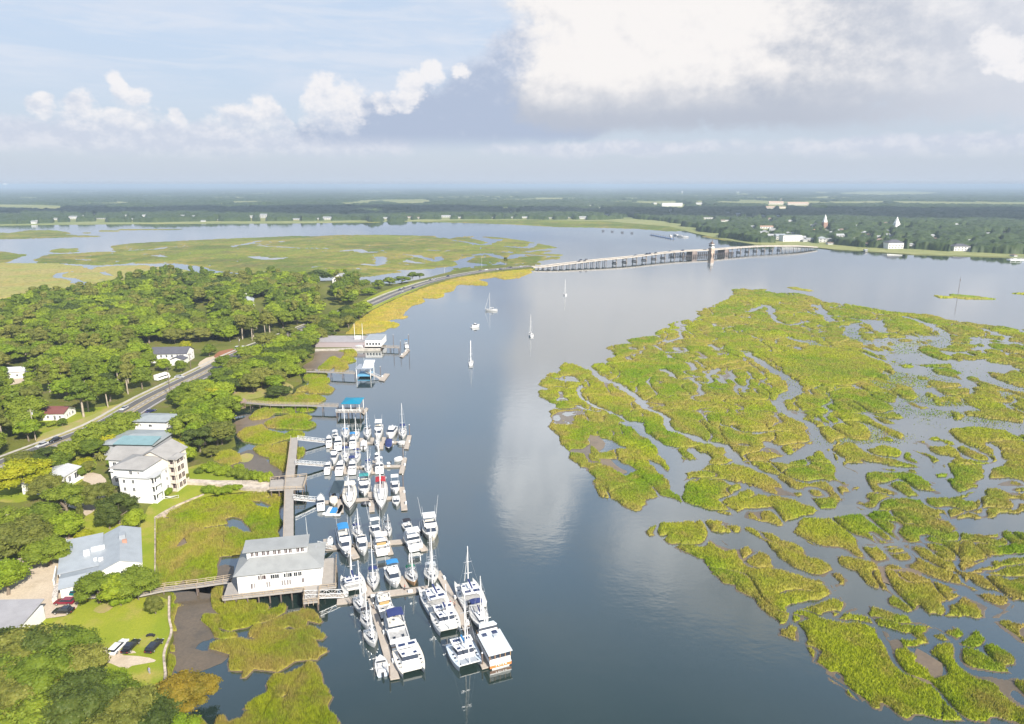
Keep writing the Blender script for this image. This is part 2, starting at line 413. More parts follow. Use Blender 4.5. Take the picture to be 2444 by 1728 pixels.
M_wetmud_shade = groundmat('wet_mud_and_shade', ((0.125,0.10,0.072),(0.155,0.12,0.085),(0.09,0.078,0.062)), (0.05, 0.2, 1.5), 0.12)
M_asph = groundmat('asphalt', ((0.27,0.245,0.22),(0.31,0.28,0.25),(0.22,0.20,0.185)), (0.05, 0.3, 3.0), 0.85)
M_lane = groundmat('worn_lane', ((0.125,0.12,0.125),(0.145,0.14,0.14),(0.11,0.11,0.11)), (0.05, 0.3, 3.0), 0.85)
M_conc = mat('concrete', (0.46,0.43,0.38), 0.85, var=0.25, vscale=0.4)
M_farfield = groundmat('far_field', ((0.22,0.25,0.09),(0.30,0.30,0.12),(0.16,0.20,0.07)), (0.003, 0.01, 0.05))

LANDPX = [(420,1850),(405,1700),(377,1657),(396,1618),(394,1560),(410,1511),(405,1476),(404,1422),(372,1395),(370,1366),(370,1237),(403,1218),(486,1181),
  (572,1172),(643,1170),(643,1145),(600,1140),(562,1123),(542,1113),(510,1098),(517,1081),(562,1057),(560,1024),(552,980),(576,959),(625,949),(696,946),
  (699,917),(718,907),(704,886),(725,865),(746,854),(751,831),(847,829),(908,812),(868,797),(824,797),(850,765),(888,740),(944,712),(1000,690),(1083,663),(1153,652),
  (1223,644),(1278,640),(1278,629),(1223,631),(1153,637),(1076,648),(1013,664),(944,677),(864,676),(830,668),(700,672),(500,672),(400,664),(330,676),(240,696),(140,716),(0,741),
  (-300,775),(-700,850),(-1500,1100),(-2600,1850)]
LAND = Pn(LANDPX, LZ)
def rough_edge(p, step=6.0, amp=0.8):
    out = []
    n = len(p)
    for i in range(n):
        a, b = p[i], p[(i+1) % n]; k = max(1, min(60, int(np.linalg.norm(b-a)/step)))
        for j in range(k): out.append(a + (b-a)*j/k)
    q = np.array(out); q = q + np.stack([fbm(q[:,0]/14, q[:,1]/14, 3), fbm(q[:,0]/14, q[:,1]/14, 8)], 1) * amp * 2
    return q
sheet('ground', rough_edge(LAND), LZ, M_floor, thick=3.0)
FAR = [(-4200,600),(-1200,560),(0,537),(120,535),(300,533.5),(700,531.5),(1000,527),(1250,524),(1450,528),(1600,541),(1655,556),(1730,572),(1800,583),(1946,590),(1990,595),
  (2173,606),(2444,614),(2900,634),(4200,700)]
farp = [tuple(P(a, b, 1.0)[:2]) for a, b in FAR] + [(60000, 3000), (60000, 66000), (-60000, 66000), (-60000, 3000)]
sheet('far_ground', farp, 1.0, M_farfield, thick=2.0)

def zsheet(name, pts, dz, material, rough=True, amp=0.5, step=4.0, label=None):
    p = smoothed(Pn(pts, LZ), 1)
    if rough: p = rough_edge(p, step, amp)
    return sheet(name, p, LZ + dz, material, label=label)
# lawns and clearings
zsheet('lawn', [(370,1240),(403,1220),(486,1184),(572,1174),(640,1171),(640,1146),(600,1139),(560,1120),(500,1105),(470,1110),(440,1120),(425,1145),(415,1175),(360,1205),(350,1225),(330,1260),(337,1330),(342,1400),(370,1408)], 0.03, M_lawn)
zsheet('lawn', [(110,1475),(168,1469),(195,1430),(240,1425),(300,1430),(403,1424),(404,1476),(409,1511),(393,1560),(395,1618),(376,1655),(330,1680),(200,1660),(0,1600),(0,1500)], 0.03, M_lawn)
zsheet('lawn', [(196,1240),(235,1215),(280,1225),(300,1260),(250,1290),(215,1292),(195,1270)], 0.03, M_lawn)
zsheet('lawn', [(0,1100),(80,1110),(140,1085),(200,1085),(235,1100),(220,1130),(180,1160),(60,1200),(0,1200),(-200,1150)], 0.03, M_lawn)
zsheet('lawn', [(85,1045),(90,1010),(120,985),(190,975),(260,970),(300,960),(380,920),(420,905),(400,925),(330,958),(250,990),(170,1030),(110,1060)], 0.03, M_lawn)
zsheet('verge', [(80,1085),(85,1040),(150,1018),(230,985),(300,958),(395,912),(500,868),(560,838),(620,822),(600,838),(520,875),(420,930),(330,965),(240,1005),(150,1050),(100,1078)], 0.06, M_verge)
zsheet('verge', [(700,915),(640,905),(560,900),(530,925),(555,950),(590,955),(640,945),(700,945)], 0.03, M_verge)
zsheet('verge', [(840,740),(860,720),(900,700),(960,680),(1040,664),(1150,645),(1150,650),(1050,668),(1000,688),(944,712),(888,738),(850,762)], 0.03, M_lawn)
zsheet('sandy_lot', [(-150,1480),(-150,1330),(30,1335),(80,1325),(138,1318),(140,1280),(195,1285),(207,1310),(160,1335),(150,1405),(192,1418),(192,1440),(170,1467),(120,1474),(0,1492)], 0.08, M_sand)
zsheet('sandy_patch', zt(0,1350,4.294,[(840,830),(1060,825),(1140,870),(1430,900),(1200,935),(1450,935),(1600,975),(1350,1020),(1250,1080),(1100,1010),(900,950)]), 0.06, M_sand, amp=1.3, step=1.5)
zsheet('sandy_patch', zt(0,1350,4.294,[(950,440),(1080,370),(1180,400),(1100,460),(1000,470)]), 0.06, M_verge, amp=0.8)
zsheet('driveway', zt(0,1050,4.592,[(885,412),(975,352),(1150,390),(1190,560),(1100,700),(1030,790),(915,850),(905,700),(880,640),(700,640),(640,600),(860,540),(940,480)]), 0.06, M_sand, amp=0.1)
zsheet('driveway', [(0,1215),(35,1232),(20,1248),(-20,1260),(-60,1240)], 0.06, M_sand, amp=0.1)
zsheet('driveway', [(-40,912),(40,900),(95,893),(60,912),(0,925),(-40,930)], 0.06, M_sand, amp=0.1)
zsheet('driveway', [(470,868),(500,850),(560,845),(600,838),(560,862),(520,880),(480,880)], 0.09, M_sand, amp=0.1)
zsheet('driveway', [(728,783),(745,770),(765,770),(760,790),(735,797)], 0.06, M_sand, amp=0.1)
zsheet('dirt_bank', [(508,850),(530,835),(600,828),(640,820),(625,832),(560,848),(520,858)], 0.12, groundmat('red_mulch', ((0.30,0.13,0.07),(0.35,0.17,0.09),(0.22,0.12,0.07))), amp=0.3)
zsheet('footpath', [(193,1420),(235,1420),(300,1412),(370,1402),(372,1412),(300,1424),(240,1430),(195,1430)], 0.10, M_conc, amp=0.1)

# the river road: shoulders, two worn lanes, markings
ROADPX = [(-110,1170),(20,1108),(127,1066),(256,1013),(370,948),(491,888),(575,846),(660,812),(760,773),(850,737),(888,724),(958,695),(1048,667),(1153,647.5),(1223,640),(1272,635)]
ROAD = catmull(Pn(ROADPX, LZ), 10)
def struct_strip(name, pts, w, z, m, off=0.0, thick=0.0, label=None):
    mb = strip(MB(), pts, w, z, thick, off); o = mb.build(name, m)
    if thick == 0:
        if o.data.polygons[0].normal.z < 0: o.data.flip_normals()
    return tag(o, label, kind='structure')
i1 = int(np.argmin(np.abs(ROAD[:,1] - P(850,737,LZ)[1])))
wfull = np.where(np.arange(len(ROAD)) < i1, 14.2, 12.0)
struct_strip('road', ROAD, wfull, LZ+0.14, M_asph, label='two lane river road with a paved median')
for s in (-1, 1): struct_strip('road_lane', ROAD, 3.9, LZ+0.17, M_lane, off=s*4.0)
M_wl = mat('road_white', (0.72,0.72,0.70), 0.7); M_yl = mat('road_yellow', (0.75,0.55,0.10), 0.7)
for s in (-1, 1):
    struct_strip('road_marking', ROAD, 0.22, LZ+0.20, M_wl, off=s*6.1)
    struct_strip('road_marking', ROAD[:i1+3], 0.22, LZ+0.20, M_yl, off=s*1.9)
mb = MB()
for i in range(0, len(ROAD)-1, 1):
    a, b = ROAD[i], ROAD[i+1]; c = (a+b)/2; L = np.linalg.norm(b-a)
    mb.obox((c[0], c[1], LZ+0.20), min(3.0, L*0.4), 0.18, 0.01, math.atan2(b[1]-a[1], b[0]-a[0]))
tag(mb.build('road_marking', M_wl), kind='structure')
# side path beside the causeway road
struct_strip('pavement', ROAD[i1:], 2.2, LZ+0.15, M_conc, off=8.2)
struct_strip('pavement', ROAD[:i1], 1.8, LZ+0.16, M_conc, off=9.4)

# mud flats: sheets just proud of the water
def mud(pts, z=0.03, m=None, nm='mud_and_edge_shade'):
    p = rough_edge(smoothed(Pn(pts), 1), 3.0, 1.2); sheet(nm, p, z, m or M_mud)
R5 = lambda pts: zt(500,750,3.827,pts)
R8 = lambda pts: zt(350,1000,4.058,pts)
RB = lambda pts: zt(400,1350,4.293,pts)
mud(R5([(850,520),(860,440),(950,330),(1250,335),(1220,420),(1130,450),(1000,500)]), 0.10)
mud(R5([(180,1100),(200,1000),(400,900),(560,930),(620,980),(500,1030),(330,1080)]), 0.05)
mud(R5([(240,1290),(400,1230),(520,1290),(550,1380),(720,1430),(720,1540),(500,1510),(430,1430),(150,1400)]), 0.04, M_wetmud_shade)
mud(R5([(280,1290),(370,1270),(430,1300),(400,1350),(330,1360),(280,1330)]), 0.08, M_verge)
mud(R8([(150,1623),(240,1530),(430,1480),(860,1380),(900,1623),(700,1700),(300,1700)]), 0.03, M_wetmud_shade)
mud(R8([(240,1240),(340,1140),(390,1240),(280,1260)]), 0.05)
mud(RB([(-20,230),(640,200),(660,380),(480,520),(340,560),(450,660),(430,730),(300,760),(230,860),(640,880),(560,1000),(430,1050),(260,1120),(60,1110),(-60,900),(-60,600)]), 0.03, M_wetmud_shade)
mud(zt(1250,650,1.923,[(285,735),(340,745),(380,800),(340,830),(310,790)]), 0.05)
mud(zt(1250,650,1.923,[(330,850),(400,850),(440,900),(500,920),(440,935),(360,900)]), 0.05)
mud(zt(1450,1100,2.31,[(540,430),(620,480),(760,500),(780,560),(640,520),(560,470)]), 0.05)
mud(zt(1450,1100,2.31,[(1680,1020),(1780,1080),(1850,1130),(1780,1220),(1700,1240),(1640,1150)]), 0.15)
mud(zt(1450,1100,2.31,[(820,620),(900,600),(930,680),(850,720)]), 0.15)
mud(zt(1450,1100,2.31,[(1440,580),(1600,590),(1760,610),(1700,680),(1500,680)]), 0.15)

# ---- marsh grass
def marshmat(name, c1, c2, c3, s=(0.018, 0.12, 1.2), bankc=(0.44, 0.33, 0.10)):
    m, nt, b = newmat(name); g = nt.nodes.new('ShaderNodeNewGeometry'); pos = g.outputs['Position']
    c = nmix(nt, nnoise(nt, pos, s[0], 5.0, 0.6, 0.4).ss(0.40, 0.60), c1, c2)
    c = nmix(nt, nnoise(nt, pos, s[1], 4.0, 0.65).ss(0.47, 0.68) * 0.85, c, c3)
    c = nmix(nt, nnoise(nt, pos, s[2], 3.0, 0.7).ss(0.42, 0.66) * 0.62, c, tuple(0.42*x for x in c1))
    at_ = nt.nodes.new('ShaderNodeAttribute'); at_.attribute_name = 'bank'      # taller bank side grass is browner
    bk = NX(nt, at_.outputs['Fac']); nb = nnoise(nt, pos, s[0]*1.6, 5.0, 0.65, 0.3).ss(0.36, 0.62)
    c = nmix(nt, bk * nb * 0.75, c, bankc)
    nt.links.new(c, b.inputs['Base Color']); b.inputs['Roughness'].default_value = 0.75; b.inputs['Specular IOR Level'].default_value = 0.15
    tr = nt.nodes.new('ShaderNodeBsdfTranslucent'); nt.links.new(c, tr.inputs[0])
    mx = nt.nodes.new('ShaderNodeMixShader'); mx.inputs[0].default_value = 0.25
    nt.links.new(b.outputs[0], mx.inputs[1]); nt.links.new(tr.outputs[0], mx.inputs[2])
    nt.links.new(mx.outputs[0], nt.nodes['Material Output'].inputs[0]); return m
MM_green = marshmat('marsh_green', (0.23,0.36,0.012), (0.42,0.47,0.022), (0.40,0.33,0.08))
MM_left = marshmat('marsh_left', (0.24,0.36,0.012), (0.38,0.43,0.020), (0.38,0.31,0.10), (0.03,0.15,1.2))
MM_gold = marshmat('marsh_gold', (0.60,0.52,0.05), (0.66,0.50,0.12), (0.42,0.46,0.04))
MM_far = marshmat('marsh_far', (0.15,0.21,0.03), (0.26,0.31,0.04), (0.23,0.20,0.07), (0.006, 0.02, 0.3))
MM_farg = marshmat('marsh_far_gold', (0.44,0.42,0.12), (0.50,0.42,0.16), (0.34,0.40,0.09), (0.006, 0.02, 0.3))

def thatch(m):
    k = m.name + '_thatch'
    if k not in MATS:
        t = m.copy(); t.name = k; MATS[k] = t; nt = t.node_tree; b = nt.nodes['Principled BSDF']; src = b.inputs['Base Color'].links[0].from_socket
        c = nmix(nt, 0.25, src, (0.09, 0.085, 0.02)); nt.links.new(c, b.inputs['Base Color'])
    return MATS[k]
def marsh(name, polys, material, u0, u1, Y0, Y1, du, k, chans=(), holes=(), creek=None, H=1.1, blades=0, label=None, rel=0.35, bw=0.10, skirt=0.0, seed=1, edge=1.2):
    """height field of grass: rows spaced by a fraction k of the distance; polys and holes are outlines on the ground"""
    Ys = [Y0]
    while Ys[-1] < Y1: Ys.append(Ys[-1] * (1 + k))
    Ys = np.array(Ys); us = np.arange(u0, u1, du)
    Yg, Ug = np.meshgrid(Ys, us, indexing='ij')
    Xg = Ug * (Yg * 1.0); sh = Xg.shape
    Xg = Xg + (rng.random(sh)-0.5)*du*Yg*0.5; Yg = Yg + (rng.random(sh)-0.5)*k*Yg*0.5
    def mask(X, Y):
        wx = X + fbm(X/16, Y/16, 21+seed, 4)*4.0*edge + fbm(X/5, Y/5, 41+seed, 2)*1.2*edge
        wy = Y + fbm(X/16, Y/16, 31+seed, 4)*4.5*edge + fbm(X/5, Y/5, 51+seed, 2)*1.4*edge
        m = np.full(X.shape, -1e3)
        for p in polys: m = np.maximum(m, seg_dist(wx, wy, p, True))
        near = m > -3
        for p in holes: m = np.minimum(m, -seg_dist(wx, wy, p, True))
        for p, w in chans: m = np.minimum(m, np.abs(seg_dist(wx, wy, p, False)) - w/2)
        if creek is not None: m = np.minimum(m, creek(X, Y))
        return m
    M = mask(Xg, Yg)
    hgt = np.clip(M/1.5, 0, 1)**0.55 * H
    tex = fbm(Xg/6, Yg/6, 60, 3)*0.22 + fbm(Xg/1.6, Yg/1.6, 70, 2)*0.18
    lump = np.abs(fbm(Xg/9+3, Yg/9, 90, 3))*0.35 if rel else 0
    Z = np.where(M > 0, hgt*(1 + tex*1.3 - lump) + (rng.random(sh)-0.5)*rel*np.clip(M, 0, 1), -0.35)
    n, mth = sh; idx = np.arange(n*mth).reshape(sh)
    inside = M > -0.05
    q = np.stack([idx[:-1,:-1], idx[:-1,1:], idx[1:,1:], idx[1:,:-1]], -1).reshape(-1, 4)
    q0 = q; keep = inside.ravel()[q].any(1); q = q[keep]
    used, inv = np.unique(q.ravel(), return_inverse=True)
    V = np.stack([Xg, Yg, Z], -1).reshape(-1, 3)[used]; F = inv.reshape(-1, 4)
    T = np.concatenate([F[:, [0,1,2]], F[:, [0,2,3]]]); bank = np.exp(-np.clip(M, 0, 50)/4.5).ravel()[used]
    n_mat = len(T)
    if skirt:     # mud coloured strip painting in the dark shade where grass meets water
        k2 = ((M.ravel()[q0] > -skirt).any(1)) & ((M.ravel()[q0] < 0.6).any(1)); q2 = q0[k2]; us2, inv2 = np.unique(q2.ravel(), return_inverse=True); m2 = M.ravel()[us2]
        V2 = np.stack([Xg.ravel()[us2], Yg.ravel()[us2], np.where(m2 > -skirt, 0.035+0.03*np.clip(m2+skirt, 0, 2), -0.1)], -1)
        npmesh('mud_and_edge_shade', V2, inv2.reshape(-1, 4), M_wetmud_shade)['kind'] = 'structure'
    if blades:
        # upright grass blades spread evenly over what the view shows
        c = V[F].mean(1); c = c[c[:,2] > 0.1]; 
        pick = rng.integers(0, len(c), blades); B = c[pick].copy()
        D = np.hypot(B[:,0], B[:,1]); B[:,0] += (rng.random(blades)-0.5)*du*D; B[:,1] += (rng.random(blades)-0.5)*k*D
        mm = mask(B[:,0], B[:,1]); ok = mm > 0.05; mm = mm[ok]; B = B[ok]; D = D[ok]; m_ = len(B)
        a = rng.random(m_)*np.pi; w = bw*D/170*(0.7+0.9*rng.random(m_)); hh = H*(0.35+0.85*rng.random(m_))
        lx = (rng.random(m_)-0.35)*0.5; ly = (rng.random(m_)-0.5)*0.5
        z0 = np.maximum(B[:,2]-0.45, 0.0)
        v0 = np.stack([B[:,0]-np.cos(a)*w, B[:,1]-np.sin(a)*w, z0], 1); v1 = np.stack([B[:,0]+np.cos(a)*w, B[:,1]+np.sin(a)*w, z0], 1)
        v2 = np.stack([B[:,0]+lx, B[:,1]+ly, B[:,2]*0.9+hh*0.75], 1)
        VV = np.stack([v0, v1, v2], 1).reshape(-1, 3)
        T = np.concatenate([T, np.arange(3*m_).reshape(-1, 3) + len(V)]); V = np.concatenate([V, VV]); bank = np.concatenate([bank, np.repeat(np.exp(-np.clip(mm, 0, 50)/4.5), 3)])
    o = npmesh(name, V, T, material, smooth=False); tag(o, label, kind='stuff')
    if blades:
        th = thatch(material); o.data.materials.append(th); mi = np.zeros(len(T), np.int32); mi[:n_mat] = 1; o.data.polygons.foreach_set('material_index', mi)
    o.data.attributes.new('bank', 'FLOAT', 'POINT').data.foreach_set('value', bank.astype(np.float32))
    return o
def ch(pts, w, n=6): return (catmull(Pn(pts), n), w)
R6 = lambda pts: zt(1250,650,1.923,pts)
R7 = lambda pts: zt(1450,1100,2.31,pts)
G1 = lambda pts: zt(0,400,2.87,pts)
G2 = lambda pts: zt(700,400,2.87,pts)
G3 = lambda pts: zt(1400,400,2.199,pts)
# --- the large marsh across the channel
outA = R6([(945,80),(1000,76),(1110,80),(1090,90),(1260,98),(1360,125),(1390,138),(1500,150),(1600,165),(1690,182),(1840,195),(2000,225),(2100,240),(2296,262),(2700,310),(3300,420),
  (3400,1200),(2700,1145),(2296,1105),(2100,1120),(1960,1150),(1700,1108),(1560,1110),(1540,1075),(1545,1040),(1600,1025),(1480,1012),(1470,1060),(1440,1098),(1370,1095),
  (1330,1070),(1310,1040),(1270,1000),(1262,1012),(1255,1040),(1150,1040),(1260,1075),(1375,1112),(1300,1128),(1200,1140),(1100,1130),(1000,1098),(935,1055),(955,1100),(880,1080),(790,1058),(745,1055),
  (690,990),(700,1010),(725,1050),(640,1060),(560,1068),(520,1090),(440,1075),(365,1040),(330,985),(280,925),(240,870),(205,830),(200,790),(180,745),(135,715),(110,690),
  (120,660),(115,640),(130,600),(80,580),(90,565),(75,550),(150,535),(75,515),(105,475),(165,450),(150,440),(180,415),(230,425),(290,450),(318,432),(315,415),
  (420,408),(385,395),(400,375),(375,355),(490,325),(485,310),(600,295),(590,275),(690,255),(650,240),(720,225),(820,200),(805,180),(900,140),(960,105)])
outC = R7([(210,390),(260,358),(370,340),(460,345),(450,325),(540,310),(640,325),(735,360),(720,388),(640,385),(600,400),(590,420),(640,470),(640,500),(740,500),(860,560),(900,590),(1000,608),(1140,628),
  (1130,640),(1010,640),(1160,660),(1240,730),(1180,760),(1040,850),(1030,920),(1060,975),(980,955),(960,915),(860,850),(780,760),(720,700),(640,690),(570,655),(590,640),(560,590),(530,560),(430,520),(400,500),(340,470),(350,430),(260,430)])
outC2 = R7([(750,360),(830,370),(960,430),(1060,500),(1160,550),(1150,585),(1040,590),(990,560),(940,520),(840,450),(770,400)])
outC3 = R7([(1280,710),(1400,760),(1380,830),(1250,860),(1240,890),(1400,905),(1520,960),(1540,1000),(1480,1030),(1560,1000),(1700,990),(1640,940),(1480,910),(1460,895),(1600,885),(1800,900),(1640,860),(1560,890),(1430,900),(1320,905),(1310,860),(1420,850),(1480,790),(1630,830),
  (1640,870),(1720,880),(1700,940),(1730,1010),(1650,1050),(1700,1120),(1780,1180),(1850,1140),(1780,1060),(1780,1030),(1900,1000),(1940,1060),(2030,1080),(2150,1140),(2296,1210),(2700,1400),(2800,1700),
  (2296,1455),(2150,1412),(1990,1385),(1850,1362),(1700,1372),(1600,1388),(1500,1350),(1420,1285),(1330,1235),(1280,1165),(1230,1120),(1160,1085),(1120,1010),(1115,960),(1070,930),(1070,850),(1150,790),(1230,750)])
isl = [R7([(1170,590),(1220,600),(1235,640),(1200,670),(1170,660),(1200,630)]), R7([(1760,960),(1830,905),(1920,900),(1940,940),(1880,975),(1790,975)]),
  R7([(1900,850),(2000,790),(2060,750),(2200,760),(2280,800),(2250,900),(2120,905),(2000,880)]), R7([(1990,960),(2080,960),(2120,1000),(2040,1060),(1960,1030),(1930,1000)]),
  R7([(2110,1040),(2180,1020),(2260,1080),(2270,1140),(2200,1170),(2130,1100)]), R7([(2210,940),(2296,925),(2500,960),(2500,1000),(2290,985)]),
  R7([(1225,670),(1280,680),(1260,705),(1230,695)]), R7([(2200,740),(2280,745),(2270,770),(2200,765)]), R7([(1350,1240),(1440,1310),(1430,1325),(1360,1270)])]
outD = R7([(1015,370),(1100,345),(1250,345),(1400,320),(1500,310),(1560,300),(1880,295),(1940,370),(1890,400),(2100,420),(2300,390),(2900,420),(2900,900),(2500,800),(2296,750),(2100,690),(1980,640),(1960,670),
  (2080,720),(1900,750),(1980,770),(1900,800),(1880,850),(1800,845),(1740,800),(1650,800),(1550,760),(1540,740),(1450,730),(1380,680),(1320,600),(1255,550),(1290,500),(1250,530),(1180,500),(1060,450),(1020,400)])
polysR = [Pn(p) for p in [outA, outC, outC2, outC3, outD] + isl]
cR = [ch(R6([(295,430),(400,505),(480,560),(560,612),(620,660),(680,705),(740,748),(800,785),(870,800),(930,805),(1000,860),(1060,900),(1130,950),(1200,1000),(1262,1020)]), 4.2),
  ch(R6([(710,1010),(690,950),(670,880),(640,830),(600,785),(545,745),(500,690),(450,690)]), 6.5),
  ch(R6([(690,820),(640,800),(570,780)]), 3.0), ch(R6([(560,870),(600,900),(680,930)]), 3.0),
  ch(R6([(720,910),(780,880),(850,850),(790,840)]), 7.0), ch(R6([(900,960),(1010,990),(930,1050)]), 2.2), ch(R6([(1010,995),(1100,1030),(1200,1045)]), 3.0),
  ch(R6([(690,1000),(780,950),(900,955)]), 1.6),
  ch(R6([(250,520),(270,570),(330,610),(400,640),(450,660),(490,690)]), 2.6), ch(R6([(240,600),(300,625),(360,640)]), 2.4),
  ch(R6([(150,490),(220,500),(190,475)]), 3.5),
  ch(R6([(640,440),(700,480),(800,500),(870,505),(870,465),(900,440)]), 3.6), ch(R6([(750,490),(830,520),(960,545),(1030,540),(1040,480),(1010,450)]), 2.0),
  ch(R6([(1000,360),(1080,410),(1150,450),(1260,520),(1230,560),(1160,600),(1190,640),(1300,700),(1310,750),(1350,790),(1280,840),(1180,860)]), 6.0),
  ch(R6([(920,690),(1000,720),(1100,735),(1210,730)]), 2.5), ch(R6([(910,570),(860,560),(780,540)]), 1.8),
  ch(R6([(610,340),(660,370),(740,370),(820,400)]), 3.0), ch(R6([(730,225),(710,290),(640,330)]), 2.5), ch(R6([(900,210),(950,230),(1030,240)]), 2.0),
  ch(R6([(1030,180),(1120,150),(1140,200),(1200,240),(1300,225)]), 5.0), ch(R6([(1340,150),(1380,195),(1480,205),(1560,225),(1620,260),(1660,280)]), 7.0),
  ch(R6([(1230,300),(1330,330),(1430,350),(1560,370),(1640,400),(1720,430),(1760,480),(1830,560),(1900,640)]), 6.0),
  ch(R6([(1750,200),(1860,240),(1920,280),(1950,320),(1900,340),(1820,310),(1700,310),(1600,330),(1500,280)]), 7.0),
  ch(R6([(1950,320),(2050,330),(2150,310),(2250,320),(2400,330)]), 5.5), ch(R6([(1760,330),(1770,400),(1850,400),(1980,420),(2100,480),(2296,540)]), 13.0),
  ch(R6([(1780,650),(1900,690),(2050,690),(2200,700),(2400,720)]), 13.0), ch(R6([(1700,760),(1800,850),(1900,950),(1950,1000)]), 4.5),
  ch(R6([(1400,830),(1450,900),(1500,960),(1560,1000),(1520,1040)]), 5.0), ch(R6([(2150,800),(2180,900),(2080,980),(2050,1040)]), 4.0),
  ch(R6([(1620,1020),(1800,1035),(1900,1020),(2050,990),(2200,1000),(2500,1040)]), 2.6), ch(R6([(1460,780),(1600,790),(1750,800),(1900,850)]), 7.0),
  ch(R6([(1600,880),(1750,890),(1900,900),(1950,850)]), 4.5),
  ch(R7([(1040,860),(1120,830),(1250,745),(1270,700)]), 3.2), ch(R7([(590,400),(570,440),(640,490)]), 3.6), ch(R7([(760,395),(830,450),(900,515),(960,560),(1020,605)]), 2.2),
  ch(R7([(760,500),(780,530),(740,560)]), 1.0), ch(R7([(980,740),(1060,690),(1110,710)]), 1.0),
  ch(R7([(1560,300),(1600,350),(1700,360),(1850,400)]), 1.3), ch(R7([(1880,300),(1960,370),(2050,390),(2296,395)]), 2.6), ch(R7([(1380,460),(1560,500),(1700,520),(1800,590),(1900,610),(1950,660)]), 1.7),
  ch(R7([(1900,540),(1960,600),(2100,560),(2296,540)]), 2.2), ch(R7([(2020,620),(2200,610),(2296,620)]), 1.5), ch(R7([(1240,890),(1300,905),(1440,905)]), 2.2), ch(R7([(1540,1000),(1590,980),(1620,940)]), 1.5)]
hR = [Pn(R6(p)) for p in [[(165,480),(210,475),(215,495),(180,505)],[(300,745),(390,755),(420,800),(350,815),(310,790)],[(350,850),(420,845),(470,880),(500,910),(460,935),(400,900)],
      [(1480,240),(1530,230),(1550,280),(1480,290)],[(1570,215),(1650,225),(1650,275),(1610,275)],[(2050,400),(2250,420),(2200,470),(1980,440)],[(820,840),(850,850),(830,880),(810,870)]]] + \
     [Pn(R7(p)) for p in [[(560,440),(610,430),(650,480),(620,500)],[(1680,1030),(1740,1070),(1800,1150),(1760,1190),(1690,1140)]]]
def bl(px, py, c):
    r = 0
    for (x, y, rx, ry, a) in c: r = np.maximum(r, a*np.exp(-((px-x)/rx)**2 - ((py-y)/ry)**2))
    return r
WET = [(1250+x/1.923, 650+y/1.923, rx/1.923, ry/1.923, a) for x, y, rx, ry, a in
   [(1850,440,300,130,4.2),(1550,290,160,60,1.6),(2150,330,250,60,1.2),(1600,640,260,60,1.2),(1900,700,330,90,5.2),(2000,950,420,150,1.1),(1550,860,150,90,2.6),(1400,500,100,60,1.0)]]
def creekR(X, Y):
    px, py = proj(X, Y, 0*X)
    w = 0.42 + bl(px, py, WET)
    solid = bl(px, py, [(1250+1420/1.923, 650+430/1.923, 120, 45, 1.0)])
    n = np.abs(fbm(X/24+5, Y/30, 5, 3))*26*0.95
    n3 = np.abs(fbm(X/13+9, Y/19, 25, 2))*13*0.9 + 0.02 + 0.7*np.clip(vnoise(X/45, Y/60, 8), 0.0, 1)
    n2 = np.abs(fbm(X/60, Y/60, 15, 3))*60*0.9 + 0.3
    return np.where(solid > 0.35, 4.0, np.minimum(np.minimum(n - w, n2 - w*0.9), n3 - w*0.55 - 0.50))
marsh('marsh_grass', polysR, MM_green, 0.02, 1.3, 103, 760, 0.0015, 0.0027, cR, hR, creekR, H=0.85, blades=520000,
      label='bright green cordgrass marsh cut by winding creeks right of the river', seed=1, bw=0.12, skirt=0.35)
# sparse flooded grass between the denser beds
def sparse(name, centres, n, m, u0, u1, Y0, Y1, hgt=0.28):
    u = u0 + (u1-u0)*rng.random(n); Y = Y0*(Y1/Y0)**rng.random(n); X = u*Y
    px, py = proj(X, Y, 0*X); k = bl(px, py, centres)*np.clip(0.62+1.9*(fbm(X/16, Y/10, 77, 4)), 0, 1); ok = rng.random(n) < k
    ok &= (seg_dist(X, Y, polysR[0], True) > 1)
    X, Y = X[ok], Y[ok]; m_ = len(X); D = np.hypot(X, Y); a = rng.random(m_)*np.pi; w = 0.085*D/170*(0.5+rng.random(m_)); h = hgt*(0.5+rng.random(m_))
    V = np.stack([np.stack([X-np.cos(a)*w, Y-np.sin(a)*w, 0*X], 1), np.stack([X+np.cos(a)*w, Y+np.sin(a)*w, 0*X], 1), np.stack([X+w*(rng.random(m_)-.5), Y, h], 1)], 1).reshape(-1, 3)
    tag(npmesh(name, V, np.arange(3*m_).reshape(-1, 3), m), 'thin flooded grass standing in shallow water of the large marsh', kind='stuff')
sparse('flooded_grass', [(1250+x/1.923, 650+y/1.923, rx/1.923, ry/1.923, a) for x, y, rx, ry, a in
   [(1600,540,260,90,1.0),(1450,340,160,60,0.8),(2100,620,260,60,1.0),(1550,760,150,60,0.5),(1800,330,200,60,0.25),(1100,330,200,60,0.5)]], 520000, MM_green, 0.05, 0.80, 230, 560)

